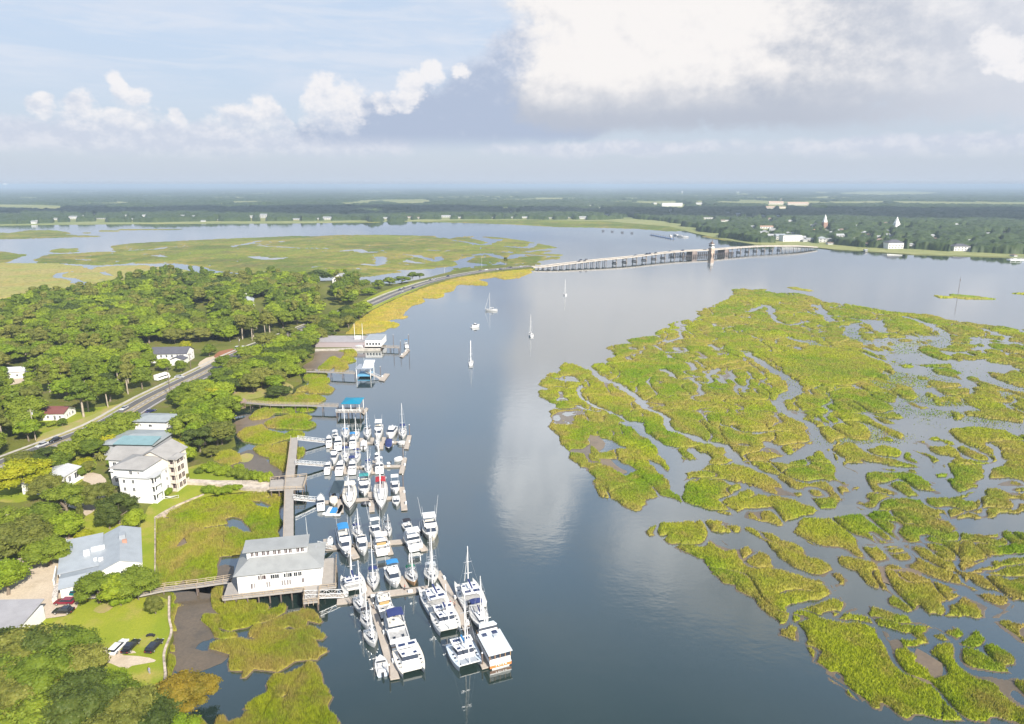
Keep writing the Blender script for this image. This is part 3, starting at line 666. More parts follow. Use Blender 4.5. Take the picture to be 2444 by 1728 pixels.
# --- near left beds
L_polys = [R8([(75,960),(150,915),(230,885),(350,820),(480,770),(560,735),(700,735),(900,705),(1190,695),(1330,700),(1335,830),(1300,850),(1290,960),(1310,1010),(1250,1100),(1290,1170),(1290,1210),(960,1300),(860,1310),(700,1330),(680,1480),(650,1590),(560,1623),(400,1623),(370,1560),(330,1600),(150,1650),(70,1460)]),
  R5([(370,950),(420,905),(470,880),(600,840),(760,850),(800,920),(740,905),(620,900),(560,950),(420,968)]),
  R5([(510,1000),(590,960),(760,920),(870,910),(950,940),(900,980),(990,1010),(900,1050),(780,1055),(620,1040),(530,1030)]),
  R5([(250,1110),(330,1050),(500,1010),(540,1070),(700,1100),(760,1070),(870,1080),(880,1115),(750,1130),(640,1160),(580,1185),(440,1180),(300,1165)]),
  R5([(390,1240),(450,1200),(620,1195),(740,1170),(740,1290),(700,1410),(670,1445),(620,1400),(540,1370),(530,1310),(450,1290)]),
  R5([(800,1230),(880,1230),(870,1280),(800,1330)]), R5([(290,770),(560,755),(760,750),(1000,755),(1080,780),(1000,812),(800,818),(560,815),(380,800)]),
  R5([(740,840),(850,825),(970,835),(960,880),(860,890),(770,870)]), R5([(800,690),(900,655),(940,600),(1100,590),(1100,620),(1060,640),(1160,690),(1120,725),(960,730),(880,705),(780,710)]),
  R5([(850,600),(860,560),(950,545),(1080,545),(1070,580),(950,585),(930,620)]),
  R5([(990,490),(1020,460),(1100,400),(1160,390),(1200,420),(1250,340),(1160,330),(1340,330),(1350,370),(1300,390),(1340,430),(1270,450),(1260,490),(1200,530),(1130,520),(1130,480),(1080,510),(1000,505)]),
  R5([(170,1390),(280,1345),(275,1290),(200,1260),(60,1280),(0,1330),(0,1420)]), R5([(760,730),(900,735),(880,750),(780,748)])]
L_holes = [R8([(750,965),(830,945),(930,970),(965,1050),(1010,1120),(920,1112),(830,1065),(700,1062),(535,1085),(560,1050),(780,1020)]), R8([(1000,800),(1110,800),(1230,850),(1290,870),(1160,870),(1060,850)]),
  R8([(265,1250),(345,1150),(375,1230),(290,1262)]), R8([(690,1560),(720,1480),(870,1370),(870,1600),(700,1640)]), R5([(570,1240),(640,1275),(560,1275)])]
marsh('marsh_grass', [Pn(p) for p in L_polys], MM_left, -0.68, -0.02, 150, 420, 0.0013, 0.0024, (), [Pn(p) for p in L_holes],
      lambda X, Y: np.abs(fbm(X/12, Y/12, 6, 3))*12 - 0.12 + (Y > 300)*2, H=1.05, blades=170000, label='yellow green cordgrass beds between the left bank and the marina docks', seed=4, edge=0.35, bw=0.10, skirt=0.5)
B_polys = [RB([(450,290),(500,215),(570,220),(560,330),(640,370),(900,370),(920,410),(1040,420),(1030,465),(900,480),(1010,490),(1120,450),(1140,410),(1220,420),(1200,480),(1050,560),(880,590),(800,630),(640,658),(510,630),(500,660),(560,690),(700,690),(715,730),(580,740),(470,725),(430,640),(355,560),(380,520),(560,525),(460,440)]),
  RB([(830,680),(880,610),(1000,600),(1080,570),(1250,510),(1350,500),(1370,460),(1500,480),(1570,580),(1540,600),(1430,570),(1410,640),(1330,665),(1240,630),(1060,700),(1150,670),(1270,690),(1340,680),(1450,640),(1520,660),(1560,700),(1615,730),(1570,770),(1480,760),(1530,820),(1540,870),(1560,860),(1645,880),(1550,930),(1530,970),(1400,980),(1290,990),(1200,1060),(1130,1100),(980,1080),(880,1060),(800,1150),(760,1150),(790,1080),(640,1070),(620,1000),(640,900),(415,840),(430,810),(560,760),(740,755),(900,770),(910,740),(830,720)]),
  RB([(1000,1230),(1070,1150),(1200,1150),(1340,1080),(1430,1010),(1530,1030),(1590,1110),(1590,1220),(1655,1290),(1620,1310),(1690,1350),(1640,1440),(1650,1500),(1720,1540),(1760,1623),(1780,1850),(400,1850),(480,1600),(560,1570),(600,1640),(740,1600),(760,1540),(900,1500),(980,1475),(900,1495),(760,1480),(860,1400),(990,1340),(1010,1290)]),
  RB([(40,280),(80,330),(60,420),(190,405),(110,430),(90,500),(60,600),(100,670),(30,680),(0,500),(10,300)]), RB([(10,850),(60,830),(75,880),(30,890)]), RB([(0,920),(70,940),(80,1000),(40,1080),(30,1200),(-10,1200)]), RB([(170,1580),(300,1590),(400,1700),(100,1850)])]
B_holes = [RB([(1110,1385),(1290,1290),(1220,1320),(1180,1400),(1150,1410)]), RB([(1440,1350),(1480,1360),(1470,1385)])]
marsh('marsh_grass', [Pn(p) for p in B_polys], MM_left, -0.72, -0.24, 104, 185, 0.0011, 0.0020, (), [Pn(p) for p in B_holes],
      lambda X, Y: np.abs(fbm(X/10, Y/10, 9, 3))*10 - 0.05, H=1.1, blades=150000, label='tall cordgrass beds in the shallows below the white boathouse', seed=9, edge=0.18, bw=0.09, skirt=0.4)
# --- golden strip beside the causeway
gold = G2([(1450,688),(1640,698),(1635,720),(1540,755),(1440,765),(1380,750),(1250,765),(1340,790),(1330,805),(1240,805),(1130,800),(1090,845),(1020,860),(1035,885),(1000,895),(880,890),(910,915),(820,945),(760,1000),(740,1018),(800,1020),(780,1030),(640,1050),(725,1075),(700,1097),(660,1095),(600,1130),(340,1145),(380,1060),(480,1010),(540,960),(690,895),(860,832),(1080,755),(1300,712)])
marsh('marsh_grass', [Pn(gold)], MM_gold, -0.32, 0.08, 360, 900, 0.0017, 0.003, H=0.9, creek=lambda X, Y: np.abs(fbm(X/22, Y/22, 6, 3))*22 - 0.15, blades=25000,
      label='golden marsh grass strip along the causeway road', seed=12, edge=0.6, bw=0.08)
# --- marsh islands north of the causeway
N1 = G1([(750,540),(900,520),(1200,505),(1500,490),(1900,475),(2010,470)]) + G2([(150,472),(300,463),(640,462),(800,466),(980,470),(960,478),(1080,486),(1170,472),(1230,470),(1210,482),(1300,505),(1340,520),(1440,500),(1390,490),(1275,474),(1400,478),(1500,490),(1600,505),(1700,525),(1810,550),(1740,552),(1650,572),(1760,570),(1700,590),(1840,598),(1830,620),(1700,640),(1640,660),
   (1560,652),(1500,668),(1420,640),(1350,668),(1190,645),(1250,610),(1180,612),(1100,640),(1130,670),(960,690),(700,702),(730,715),(560,740),(450,752),(200,745)]) + G1([(1800,745),(1600,720),(1540,712),(1480,702),(1400,682),(1300,665),(1200,656),(900,656),(700,668),(560,660),(240,650),(235,630),(340,595),(500,590),(650,580),(805,580),(770,550)])
N2 = G1([(0,655),(100,656),(400,660),(560,680),(630,702),(640,685),(800,674),(1000,670),(1200,690),(1310,710),(1150,790),(900,840),(600,860),(200,895),(0,905),(-600,940),(-600,655)])
N3 = G1([(0,445),(60,450),(200,430),(350,430),(450,440),(490,450),(440,460),(600,465),(692,472),(400,480),(0,490),(-900,500),(-900,440)])
N4 = G1([(345,565),(420,555),(540,555),(520,580),(370,582)]); N5 = G1([(0,575),(80,583),(185,598),(110,620),(40,652),(-600,660),(-600,575)])
N6 = G1([(690,430),(820,432),(810,437),(690,438)]); N7 = G1([(805,422),(1230,421),(1240,425),(1000,427),(810,428)]); N8 = G1([(555,447),(630,443),(620,450),(570,452)])
N9 = G2([(1150,700),(1080,715),(1100,690),(1220,680),(1400,665),(1500,668),(1640,650),(1700,648),(1690,660),(1560,672),(1300,688)])
nch = [ch(G2([(1840,610),(1650,600),(1540,595),(1460,625),(1330,590),(1250,600)]), 16), ch(G1([(910,565),(1050,560),(1130,548),(1270,543)]), 16), ch(G1([(1600,540),(1700,520),(1790,500)]), 14),
  ch(G1([(1060,600),(1130,612)]), 14), ch(G1([(1780,535),(1950,545),(2100,552),(2250,555)]), 14), ch(G1([(1740,610),(1850,625),(1920,618)]), 22), ch(G2([(350,572),(430,560),(480,580),(550,578)]), 18),
  ch(G2([(740,595),(850,605),(960,640),(1000,630),(990,610)]), 13), ch(G2([(490,660),(560,670),(600,650),(590,610)]), 14), ch(G2([(780,640),(860,655)]), 16), ch(G2([(1110,500),(1180,510),(1300,530),(1350,515),(1420,490)]), 14),
  ch(G2([(1470,540),(1600,548),(1650,520)]), 18), ch(G2([(280,697),(500,695),(660,703)]), 6), ch(G2([(250,493),(400,490)]), 12), ch(G2([(940,565),(1000,567)]), 16), ch(G1([(460,625),(540,628),(610,635)]), 10), ch(G2([(1600,580),(1720,560),(1800,560)]), 14), ch(G2([(1520,597),(1580,610)]), 14)]
marsh('marsh_grass', [Pn(p) for p in (N1, N3, N4, N5, N6, N7, N8)] + [Pn(N9)], MM_far, -0.95, 0.14, 610, 2000, 0.0022, 0.0045, nch, (),
      lambda X, Y: np.minimum(np.abs(fbm(X/70, Y/70, 6, 3))*70 - 1.2, np.abs(fbm(X/28, Y/28, 16, 3))*28 - 0.4), H=0.9, label='flat green marsh islands beyond the causeway', seed=15, edge=1.2)
nch2 = [ch(G1([(540,870),(600,850),(585,815),(570,795),(520,780),(480,760),(405,748),(430,722),(480,712)]), 9.5), ch(G1([(700,715),(740,735),(820,742),(920,742)]), 6), ch(G1([(0,905),(140,888)]), 6), ch(G1([(250,845),(300,860)]), 8), ch(G1([(280,775),(350,772)]), 5)]
marsh('marsh_grass', [Pn(N2)], MM_farg, -0.95, -0.30, 410, 900, 0.0022, 0.0045, nch2, (), lambda X, Y: np.abs(fbm(X/40, Y/40, 6, 3))*40 - 0.35, H=0.9,
      label='flat yellow marsh beyond the dense wood at left', seed=19, edge=1.0)
islR = [G3([(1050,628),(1100,630),(1165,642),(1195,648),(1150,646),(1080,636)]), G3([(1815,670),(1900,678),(1905,665),(2050,675),(2150,691),(2000,691),(1940,684),(1850,684)]), G3([(2225,660),(2330,656),(2400,662),(2300,666)])]
for p, l in zip(islR, ('small grass islet between the bridge and the large marsh', 'long grass islet with a channel marker post', 'grass islet at the right edge of the river')):
    marsh('grass_islet', [Pn(p)], MM_green, 0.2, 0.9, 500, 900, 0.001, 0.003, H=1.0, label=l, seed=22, edge=0.3)
sh1 = G3([(-900,285),(-500,270),(0,278),(300,284),(600,318),(760,335),(740,348),(620,352),(560,345),(520,332),(430,334),(250,320),(0,314),(-150,312),(-400,298),(-700,288)])
sh2 = G3([(600,360),(700,378),(900,405),(1210,414),(1400,430),(1700,450),(2296,472),(2900,500),(2900,470),(2296,455),(1700,435),(1300,418),(900,390),(700,362)])
sh3 = G1([(-800,385),(0,378),(120,380),(210,383),(300,372),(430,370),(650,362),(900,362),(1300,365),(1800,362),(2296,362),(2600,365),(2600,377),(2296,377),(2000,376),(1500,380),(900,380),(650,378),(560,384),(300,388),(220,392),(0,392),(-800,402)])
marsh('marsh_grass', [Pn(p) for p in (sh1, sh2, sh3)], MM_far, -0.95, 0.95, 880, 2700, 0.0025, 0.006, (), (), lambda X, Y: np.abs(fbm(X/50, Y/50, 6, 3))*50 - 0.5, H=0.9,
      label='green marsh fringe along the far shore', seed=25, edge=0.7)
# ------------------------------------------------------------------ trees: trunk with limbs, crown of leaf clumps
LM = [leafmat('leaf_green', (0.090,0.145,0.015), (0.190,0.255,0.021), (0.29,0.32,0.036)),
      leafmat('leaf_bright', (0.140,0.23,0.012), (0.25,0.33,0.018), (0.36,0.40,0.035)),
      leafmat('leaf_olive', (0.110,0.135,0.024), (0.205,0.220,0.036), (0.30,0.28,0.065)),
      leafmat('leaf_dark', (0.045,0.075,0.014), (0.085,0.125,0.020), (0.15,0.17,0.035)),
      leafmat('leaf_yellow', (0.27,0.31,0.012), (0.42,0.39,0.018), (0.52,0.42,0.035)),
      leafmat('leaf_bronze', (0.15,0.14,0.018), (0.29,0.21,0.02), (0.38,0.25,0.03))]
M_bark = mat('bark', (0.20,0.16,0.12), 0.9, var=0.3, vscale=1.0)
M_palebark = mat('pale_bark', (0.40,0.34,0.27), 0.9, var=0.3, vscale=1.0)
def crown_mesh(name, kind, nleaf, leaf, seed):
    """unit tree about 10 m tall, crown radius about 5 m"""
    r = np.random.default_rng(seed); lobes = []
    if kind == 'oak':
        for i in range(15):
            a = r.random()*6.28; d = 4.1*math.sqrt(r.random()); z = 6.7 + 1.9*(1-(d/4.6)**2) + (r.random()-0.5)*1.6
            lobes.append((d*math.cos(a), d*math.sin(a), z, 1.5+0.9*r.random(), 1.1+0.5*r.random()))
        for i in range(8):
            a = i*0.785+r.random(); lobes.append((4.2*math.cos(a), 4.2*math.sin(a), 4.6+r.random()*1.2, 1.4+0.5*r.random(), 1.1))
    elif kind == 'round':
        for i in range(16):
            a = r.random()*6.28; ph = math.acos(1-1.5*r.random()); R_ = 2.9
            lobes.append((R_*math.sin(ph)*math.cos(a), R_*math.sin(ph)*math.sin(a), 5.6+3.0*math.cos(ph), 1.3+0.8*r.random(), 1.2+0.6*r.random()))
        lobes.append((0,0,6,3.0,3.2))
    elif kind == 'pine':
        for i in range(13):
            a = r.random()*6.28; z = 5.6+4.6*r.random(); d = (11.0-z)*0.52*r.random()**.5
            lobes.append((d*math.cos(a), d*math.sin(a), z, 1.3+0.7*r.random(), 0.65+0.3*r.random()))
    elif kind == 'column':
        for i in range(16):
            a = r.random()*6.28; z = 1.2+8*r.random(); d = 1.1+0.5*r.random()
            lobes.append((d*math.cos(a), d*math.sin(a), z, 1.2, 1.4))
    elif kind == 'bush':
        for i in range(11):
            a = r.random()*6.28; d = 3.4*math.sqrt(r.random())
            lobes.append((d*math.cos(a), d*math.sin(a), 1.6+1.6*r.random(), 1.5+r.random(), 1.5+0.6*r.random()))
    L = np.array(lobes); wgt = L[:,3]**2; wgt /= wgt.sum()
    k = r.choice(len(L), nleaf, p=wgt); d = r.normal(size=(nleaf,3)); d /= np.linalg.norm(d,axis=1)[:,None]
    d[:,2] = np.where(d[:,2] < -0.35, -d[:,2], d[:,2])
    rad = 0.80+0.32*r.random(nleaf)
    lump = 1 + 0.16*fbm(d[:,0]*3+k*7.7, d[:,1]*3+d[:,2]*3, 5, 2)*2
    c = L[k,:3] + d*np.stack([L[k,3], L[k,3], L[k,4]],1)*(rad*lump)[:,None]
    nrm = d + r.normal(size=(nleaf,3))*0.55; nrm /= np.linalg.norm(nrm,axis=1)[:,None]
    t = np.cross(nrm, r.normal(size=(nleaf,3))); t /= np.linalg.norm(t,axis=1)[:,None]; b = np.cross(nrm, t)
    s = leaf*(0.55+0.8*r.random(nleaf))[:,None]
    V = np.stack([c-t*s, c-b*s*0.7, c+t*s, c+b*s*0.7],1).reshape(-1,3); F = np.arange(4*nleaf).reshape(-1,4)
    # inner mass so that crowns are not see-through
    bm = bmesh.new(); bmesh.ops.create_icosphere(bm, subdivisions=2, radius=1.0)
    sv = np.array([v.co[:] for v in bm.verts]); sf = np.array([[v.index for v in f.verts] for f in bm.faces]); bm.free()
    VV = [V]; T = [F[:,[0,1,2]], F[:,[0,2,3]]]; n = len(V)
    for l in L:
        p = sv*(0.80+0.18*r.random((len(sv),1)))*np.array([l[3], l[3], l[4]])*0.92 + l[:3]; VV.append(p); T.append(sf+n); n += len(p)
    V = np.concatenate(VV); T = np.concatenate(T); me = bpy.data.meshes.new(name)
    me.vertices.add(len(V)); me.vertices.foreach_set('co', V.astype(np.float32).ravel())
    me.loops.add(T.size); me.loops.foreach_set('vertex_index', T.astype(np.int32).ravel())
    me.polygons.add(len(T)); me.polygons.foreach_set('loop_start', np.arange(0, T.size, 3, dtype=np.int32)); me.update(calc_edges=True)
    return me, (V, T), lobes
def trunk_mesh(name, kind, lobes, seed, m):
    r = random.Random(seed); mb = MB(); h = {'oak':3.2,'round':3.6,'pine':9.4,'column':4,'bush':1.0}[kind]; r0 = {'oak':.42,'round':.28,'pine':.24,'column':.25,'bush':.2}[kind]
    mb.tube((0,0,-0.4), (0.15,0.1,h*0.5), r0*1.25, r0*0.9, 7); mb.tube((0.15,0.1,h*0.5), (0,0.1,h), r0*0.9, r0*0.6, 7)
    for l in r.sample(lobes, min(8, len(lobes))):
        z0 = h*0.75 if kind != 'pine' else l[2]-0.5
        mb.tube((0.05,0.1,min(z0,h)), (l[0]*0.95, l[1]*0.95, l[2]), r0*0.45, r0*0.12, 5)
    me = bpy.data.meshes.new(name); me.from_pydata([tuple(v) for v in mb.v], [], mb.f); me.materials.append(m); me.update(); return me
PROTO = {}
def protos(kind, lod):
    key = (kind, lod)
    if key not in PROTO:
        nl, ls = {'near': (6500, 0.24), 'mid': (2600, 0.36), 'far': (800, 0.60)}[lod]
        if kind in ('bush','column','pine'): nl = int(nl*0.6)
        out = []
        for s in range(4 if lod != 'far' else 3):
            me, arr, lobes = crown_mesh(kind+'_crown', kind, nl, ls, 100+s)
            out.append((me, arr, trunk_mesh(kind+'_trunk', kind, lobes, s, M_palebark if kind == 'pine' else M_bark)))
        PROTO[key] = out
    return PROTO[key]
MESHMAT = {}
def crown_with(me, m):
    k = (me.name, m.name)
    if k not in MESHMAT:
        c = me.copy(); c.materials.clear(); c.materials.append(m); MESHMAT[k] = c
    return MESHMAT[k]
KNAME = {'oak':'oak_tree','round':'broadleaf_tree','pine':'pine_tree','column':'cypress_tree','bush':'bush'}
KCAT = {'oak':'tree','round':'tree','pine':'tree','column':'tree','bush':'bush'}
def tree(x, y, z, kind, lod, h, rad, m, label, group=None, rz=None):
    me, arr, tr = random.choice(protos(kind, lod))
    o = thing(KNAME[kind], label, KCAT[kind], (x, y, z), random.random()*6.28 if rz is None else rz, group)
    o.scale = (rad/5.0, rad/5.0, h/10.0 if kind != 'bush' else h/4.5)
    t = bpy.data.objects.new('trunk' if kind != 'bush' else 'stem', tr); put(t, o)
    c = bpy.data.objects.new('crown' if kind != 'bush' else 'foliage', crown_with(me, m)); put(c, o)
    return o
# ---- hand placed trees: base (px, py), height m, radius m, kind, leaf, label, group
HT = [
 ((160,1230),9,6.0,'oak',0,'dark green oak between the white cottage and the driveway'),
 ((60,1175),11,7.5,'oak',4,'broad yellow green tree with pale trunk beside the white cottage'),
 ((118,1195),8,5.0,'oak',2,'grey green tree leaning in front of the white cottage'),
 ((100,1265),8.5,6.0,'round',0,'tall green tree south of the white cottage'),
 ((165,1285),8,5.5,'round',1,'bright green tree beside the sandy lot and mulberry shrub'),
 ((60,1330),10,7.5,'oak',2,'broad olive oak shading the left of the sandy lot'),
 ((15,1290),9,6.5,'oak',0,'round oak at the left edge above the sandy lot'),
 ((120,1350),7.5,5.0,'oak',0,'green oak whose crown overhangs the sandy lot'),
 ((20,1420),8.5,6.5,'round',1,'bright green tree at the left edge over the sandy lot'),
 ((208,1300),4.5,3.2,'round',4,'small yellow leaved tree behind the long metal roof'),
 ((236,1218),8.5,4.4,'oak',2,'grey green tree standing before the tall white apartment house'),
 ((285,1250),9,5.0,'oak',3,'dark round tree in front of the tall white apartment house'),
 ((262,1262),7,4.2,'round',3,'dense dark tree on the lawn below the apartment house'),
 ((325,1262),6,3.6,'round',1,'rounded yellow green tree right of the dark tree by the lawn'),
 ((238,1438),7,4.6,'oak',0,'green tree over the front of the long metal roof'),
 ((285,1440),7,4.8,'round',1,'bright green tree beside the footpath to the boardwalk'),
 ((330,1425),7,4.8,'oak',0,'green tree at the shore end of the boardwalk'),
 ((210,1425),4.5,3.0,'round',0,'small green tree behind the red umbrella'),
 ((290,1446),2.4,2.4,'bush',1,'low bush on the lawn under the boardwalk trees'),
 ((372,1465),4.6,2.5,'round',2,'small dense round tree alone on the lawn by the sea wall'),
 ((420,1695),5.5,5.2,'oak',5,'bronze green tree leaning over the muddy water'),
 ((470,1672),4.5,4.0,'oak',5,'spreading bronze branches above the muddy shallows'),
 ((545,1000),8,5.5,'round',1,'bright green tree above the muddy marsh pool'),
 ((500,1005),8.5,5.5,'round',1,'bright green tree behind the grey roofed house'),
 ((455,1020),8,5,'round',0,'green tree right of the house with the teal roof'),
 ((490,1062),7.5,5,'oak',1,'leafy tree with new growth above the apartment roof'),
 ((425,1085),6.5,4.5,'round',4,'yellow green tree behind the apartment house'),
 ((445,1110),7.5,4.6,'round',1,'vivid green tree touching the cream gable of the apartment house'),
 ((530,1060),7,5,'oak',3,'dark grey green tree beside the tidal pond'),
 ((505,1090),4,3,'oak',2,'small bare looking tree at the pond edge'),
 ((275,1062),7,4.5,'round',0,'green tree left of the grey blue houses'),
 ((205,1065),7,5,'round',0,'dense tree between the road and the palms'),
 ((170,1095),6,4.5,'round',1,'leafy tree at the near side of the road bend'),
 ((225,1090),6.5,5.0,'oak',0,'green oak left of the palms'),
 ((290,1035),7,5.2,'oak',2,'olive tree between the road and the white walled house'),
 ((110,1110),6,6,'oak',3,'dark spreading tree behind the yellow green tree'),
 ((60,1120),6,5,'oak',2,'olive tree below the parked cars on the road'),
 ((134,1095),3.5,3,'bush',2,'rounded bush near the road bend'),
 ((150,1090),2.6,2.4,'bush',1,'small bright bush near the road bend'),
 ((195,1110),2.0,3.4,'bush',4,'yellow flowering hedge on the cottage lawn'),
 ((215,1128),4.2,2.8,'round',2,'pale green small tree on the cottage lawn'),
 ((190,1135),3.5,3.0,'bush',0,'green shrub above the white cottage roof'),
 ((200,1178),4.2,2.6,'round',2,'pale small tree between cottage and driveway'),
 ((195,1245),6,2.0,'column',2,'slim upright conifer beside the driveway'),
 ((270,1118),4,2.2,'round',1,'small bright tree in front of the apartment balcony'),
 ((125,1018),2.2,2.0,'bush',0,'clipped round bush on the lawn of the maroon roofed house'),
 ((150,1018),3.6,2.2,'round',0,'small round tree before the maroon roofed house'),
 ((540,885),8,6,'oak',0,'green oak at the river side of the road'),
 ((590,900),9,7,'oak',0,'broad oak between the road and the first pier'),
 ((640,890),9,7,'round',3,'dark rounded oak at the land end of the first pier'),
 ((545,905),7,5,'round',1,'bright tree beside the river road'),
 ((612,855),8,6,'round',1,'bright green tree above the mud bank'),
 ((660,862),9,6.5,'round',1,'leafy tree beside the flat roofed restaurant'),
 ((700,850),9,7,'oak',0,'green tree touching the flat roofed restaurant'),
 ((690,815),9,7,'oak',2,'olive oak behind the flat roofed restaurant'),
 ((640,830),9,7,'oak',2,'pale olive oak between road and restaurant'),
 ((590,860),8,6.5,'oak',0,'oak beside the river road above the first pier'),
 ((470,955),9,7,'oak',0,'broad tree hiding the river road above the houses'),
 ((430,965),8,6,'round',0,'leafy tree beside the river road above the houses'),
 ((515,965),9,6,'round',4,'tree with yellow new leaves above the shelter'),
 ((560,938),7,5.5,'oak',3,'dark tree behind the pier shelter'),
 ((525,930),6,5,'round',1,'bright tree above the pier shelter'),
 ((665,945),4.5,5.5,'oak',3,'low dark oak by the second pier'),
 ((595,925),3,3.5,'bush',4,'yellow green bush on the shore between the piers'),
 ((630,920),3,4,'bush',1,'bright bush on the shore between the piers'),
 ((715,895),3.5,3.5,'bush',1,'bush at the shore end of the first pier'),
 ((505,1125),3,3.4,'bush',1,'bright bush at the upper lawn edge'),
 ((535,1132),2.6,3.0,'bush',1,'middle bush of the shoreline hedge row'),
 ((562,1136),2.6,2.8,'bush',0,'bush of the shoreline hedge near the pond'),
 ((590,1146),3.6,3.0,'bush',0,'tall dark bush near the wooden deck'),
 ((612,1150),3.6,2.6,'bush',1,'bright bush beside the wooden deck'),
 ((635,1152),3.2,2.4,'bush',1,'last bush of the row before the wooden deck'),
 ((575,1128),2.8,2.4,'bush',1,'low bush at the mud pond edge'),
 ((482,1128),2.2,2.4,'bush',0,'dark bush beside the long lawn'),
 ((500,1176),2.0,2.6,'bush',1,'bush on the marsh edge below the stone ramp'),
 ((525,1178),2.0,2.4,'bush',1,'second bush below the stone ramp'),
 ((548,1174),2.0,2.2,'bush',1,'bush below the stone ramp near its end'),
 ((567,1168),1.8,2.0,'bush',1,'small bush at the end of the stone ramp'),
 ((445,1145),2.4,1.6,'round',2,'small pale tree at the foot of the balconies'),
 ((405,1180),1.8,1.8,'bush',1,'low bush at the apartment wall'),
 ((352,878),8,5,'oak',0,'green tree before the left end of the big white house'),
 ((392,886),7,4.6,'round',1,'bright tree before the middle of the big white house'),
 ((432,888),6.5,4.0,'round',0,'green tree before the right end of the big white house'),
 ((325,880),9,6,'oak',2,'olive tree left of the big white house'),
 ((445,838),6.5,4,'round',4,'small yellow green tree behind the big white house'),
 ((800,775),6,6,'round',0,'dark green tree above the golden marsh'),
 ((755,795),6,6,'oak',0,'green tree beside the restaurant drive'),
 ((775,770),6,6,'oak',0,'bushy tree between road and restaurant'),
 ((830,752),6,5,'oak',0,'tree at the road side above the golden marsh'),
 ((865,745),6,5,'round',0,'last tree before the causeway'),
 ((745,772),6,6,'oak',2,'olive tree by the small car park'),
 ((500,690+160),7,5,'round',0,'tree beside the roadside car park'),
 ((985,665),7,7,'round',0,'first of two trees at the causeway water edge'),
 ((1002,664),6,6,'round',0,'second of two trees at the causeway water edge'),
 ((905,690),9,8,'round',0,'tree left of the causeway start'),
 ((930,682),9,7,'round',0,'tall tree left of the causeway start'),
 ((960,676),7,8,'oak',0,'wide tree left of the causeway'),
 ((880,705),7,8,'round',1,'bright tree left of the causeway start'),
 ((870,680),5,6,'bush',0,'bush at the marsh channel left of the causeway'),
 ((1207,632),9,5,'pine',2,'single tall tree on the causeway end'),
 ((825,705),12,9,'round',0,'tall tree right of the white gabled house'),
 ((800,716),11,8,'round',3,'dark tall tree right of the white gabled house'),
]
for (b, h, r_, k, li, lb) in HT:
    q = P(b[0], b[1], LZ); lod = 'near' if b[1] > 1040 else ('mid' if b[1] > 700 else 'far')
    tree(q.x, q.y, LZ, k, lod, h, r_, LM[li], lb)
# ---- near oaks at the bottom left
ORD = ['first','second','third','fourth','fifth','sixth','seventh','eighth','ninth','tenth']
GROVE = {}
def grove_label(i, b):
    row = 'upper' if b[1] < 1660 else ('middle' if b[1] < 1760 else 'lower'); GROVE.setdefault(row, []).append(0)
    tone = ['olive', 'dark', 'green'][(i*7) % 3]
    return '%s oak of the bottom left grove, %s of its %s row' % (tone, ORD[len(GROVE[row])-1], row)
for i, (b, h, r_, li) in enumerate([((40,1625),9.5,7.0,0),((110,1600),9,6.0,2),((165,1600),8.5,5.5,2),((195,1655),8.5,5.4,0),((-30,1620),9,7,2),((100,1700),10.5,7.5,2),((20,1740),10.5,7.5,2),((200,1740),10,6.0,0),((265,1720),8.0,5.0,0),((320,1745),7.5,5.0,0),
     ((150,1800),10.5,7,0),((50,1850),11,7.5,0),((270,1830),9,6,2),((370,1790),7.5,5.0,0),((-60,1700),10,8,0),((-60,1850),11,8,0),((425,1790),5.5,4.0,1),((190,1588),5.5,3.6,2),((255,1680),6.5,3.8,1),((385,1730),6,3.6,0)]):
    q = P(b[0], b[1], LZ); tree(q.x, q.y, LZ, 'oak', 'near', h, r_, LM[[2,3,0][(i*7) % 3] if li != 1 else 1], grove_label(i, b), 'oaks of the grove below the grass car park')

# ---- the dense wood: trees scattered in outlines, kept clear of road, houses and open ground
WOOD = Pn([(-250,735),(0,722),(94,703),(160,694),(240,672),(300,664),(350,655),(420,643),(523,655),(660,648),(725,642),(800,655),(850,668),(855,690),(845,712),(800,742),(740,770),(700,795),(640,820),(560,840),(520,850),(480,850),(455,890),(430,905),(380,915),(300,955),(240,975),
  (150,990),(100,1010),(85,1050),(40,1090),(0,1105),(-100,1120),(-700,1100)], 6.0)
CLEAR = [[(92,960),(190,960),(195,1000),(170,1030),(90,1050)], [(10,868),(98,862),(100,900),(60,920),(0,925),(0,900)], [(335,820),(470,818),(475,880),(440,905),(335,880)],
  [(462,730),(520,730),(520,762),(462,765)], [(750,672),(808,672),(812,735),(770,745),(750,715)], [(590,712),(645,712),(650,750),(590,750)], [(365,870),(415,870),(415,925),(365,925)],
  [(460,815),(560,815),(600,820),(560,850),(470,880)], [(730,765),(765,765),(765,800),(730,800)], [(440,775),(470,775),(470,800),(440,800)], [(180,760),(195,760),(195,785),(180,785)]]
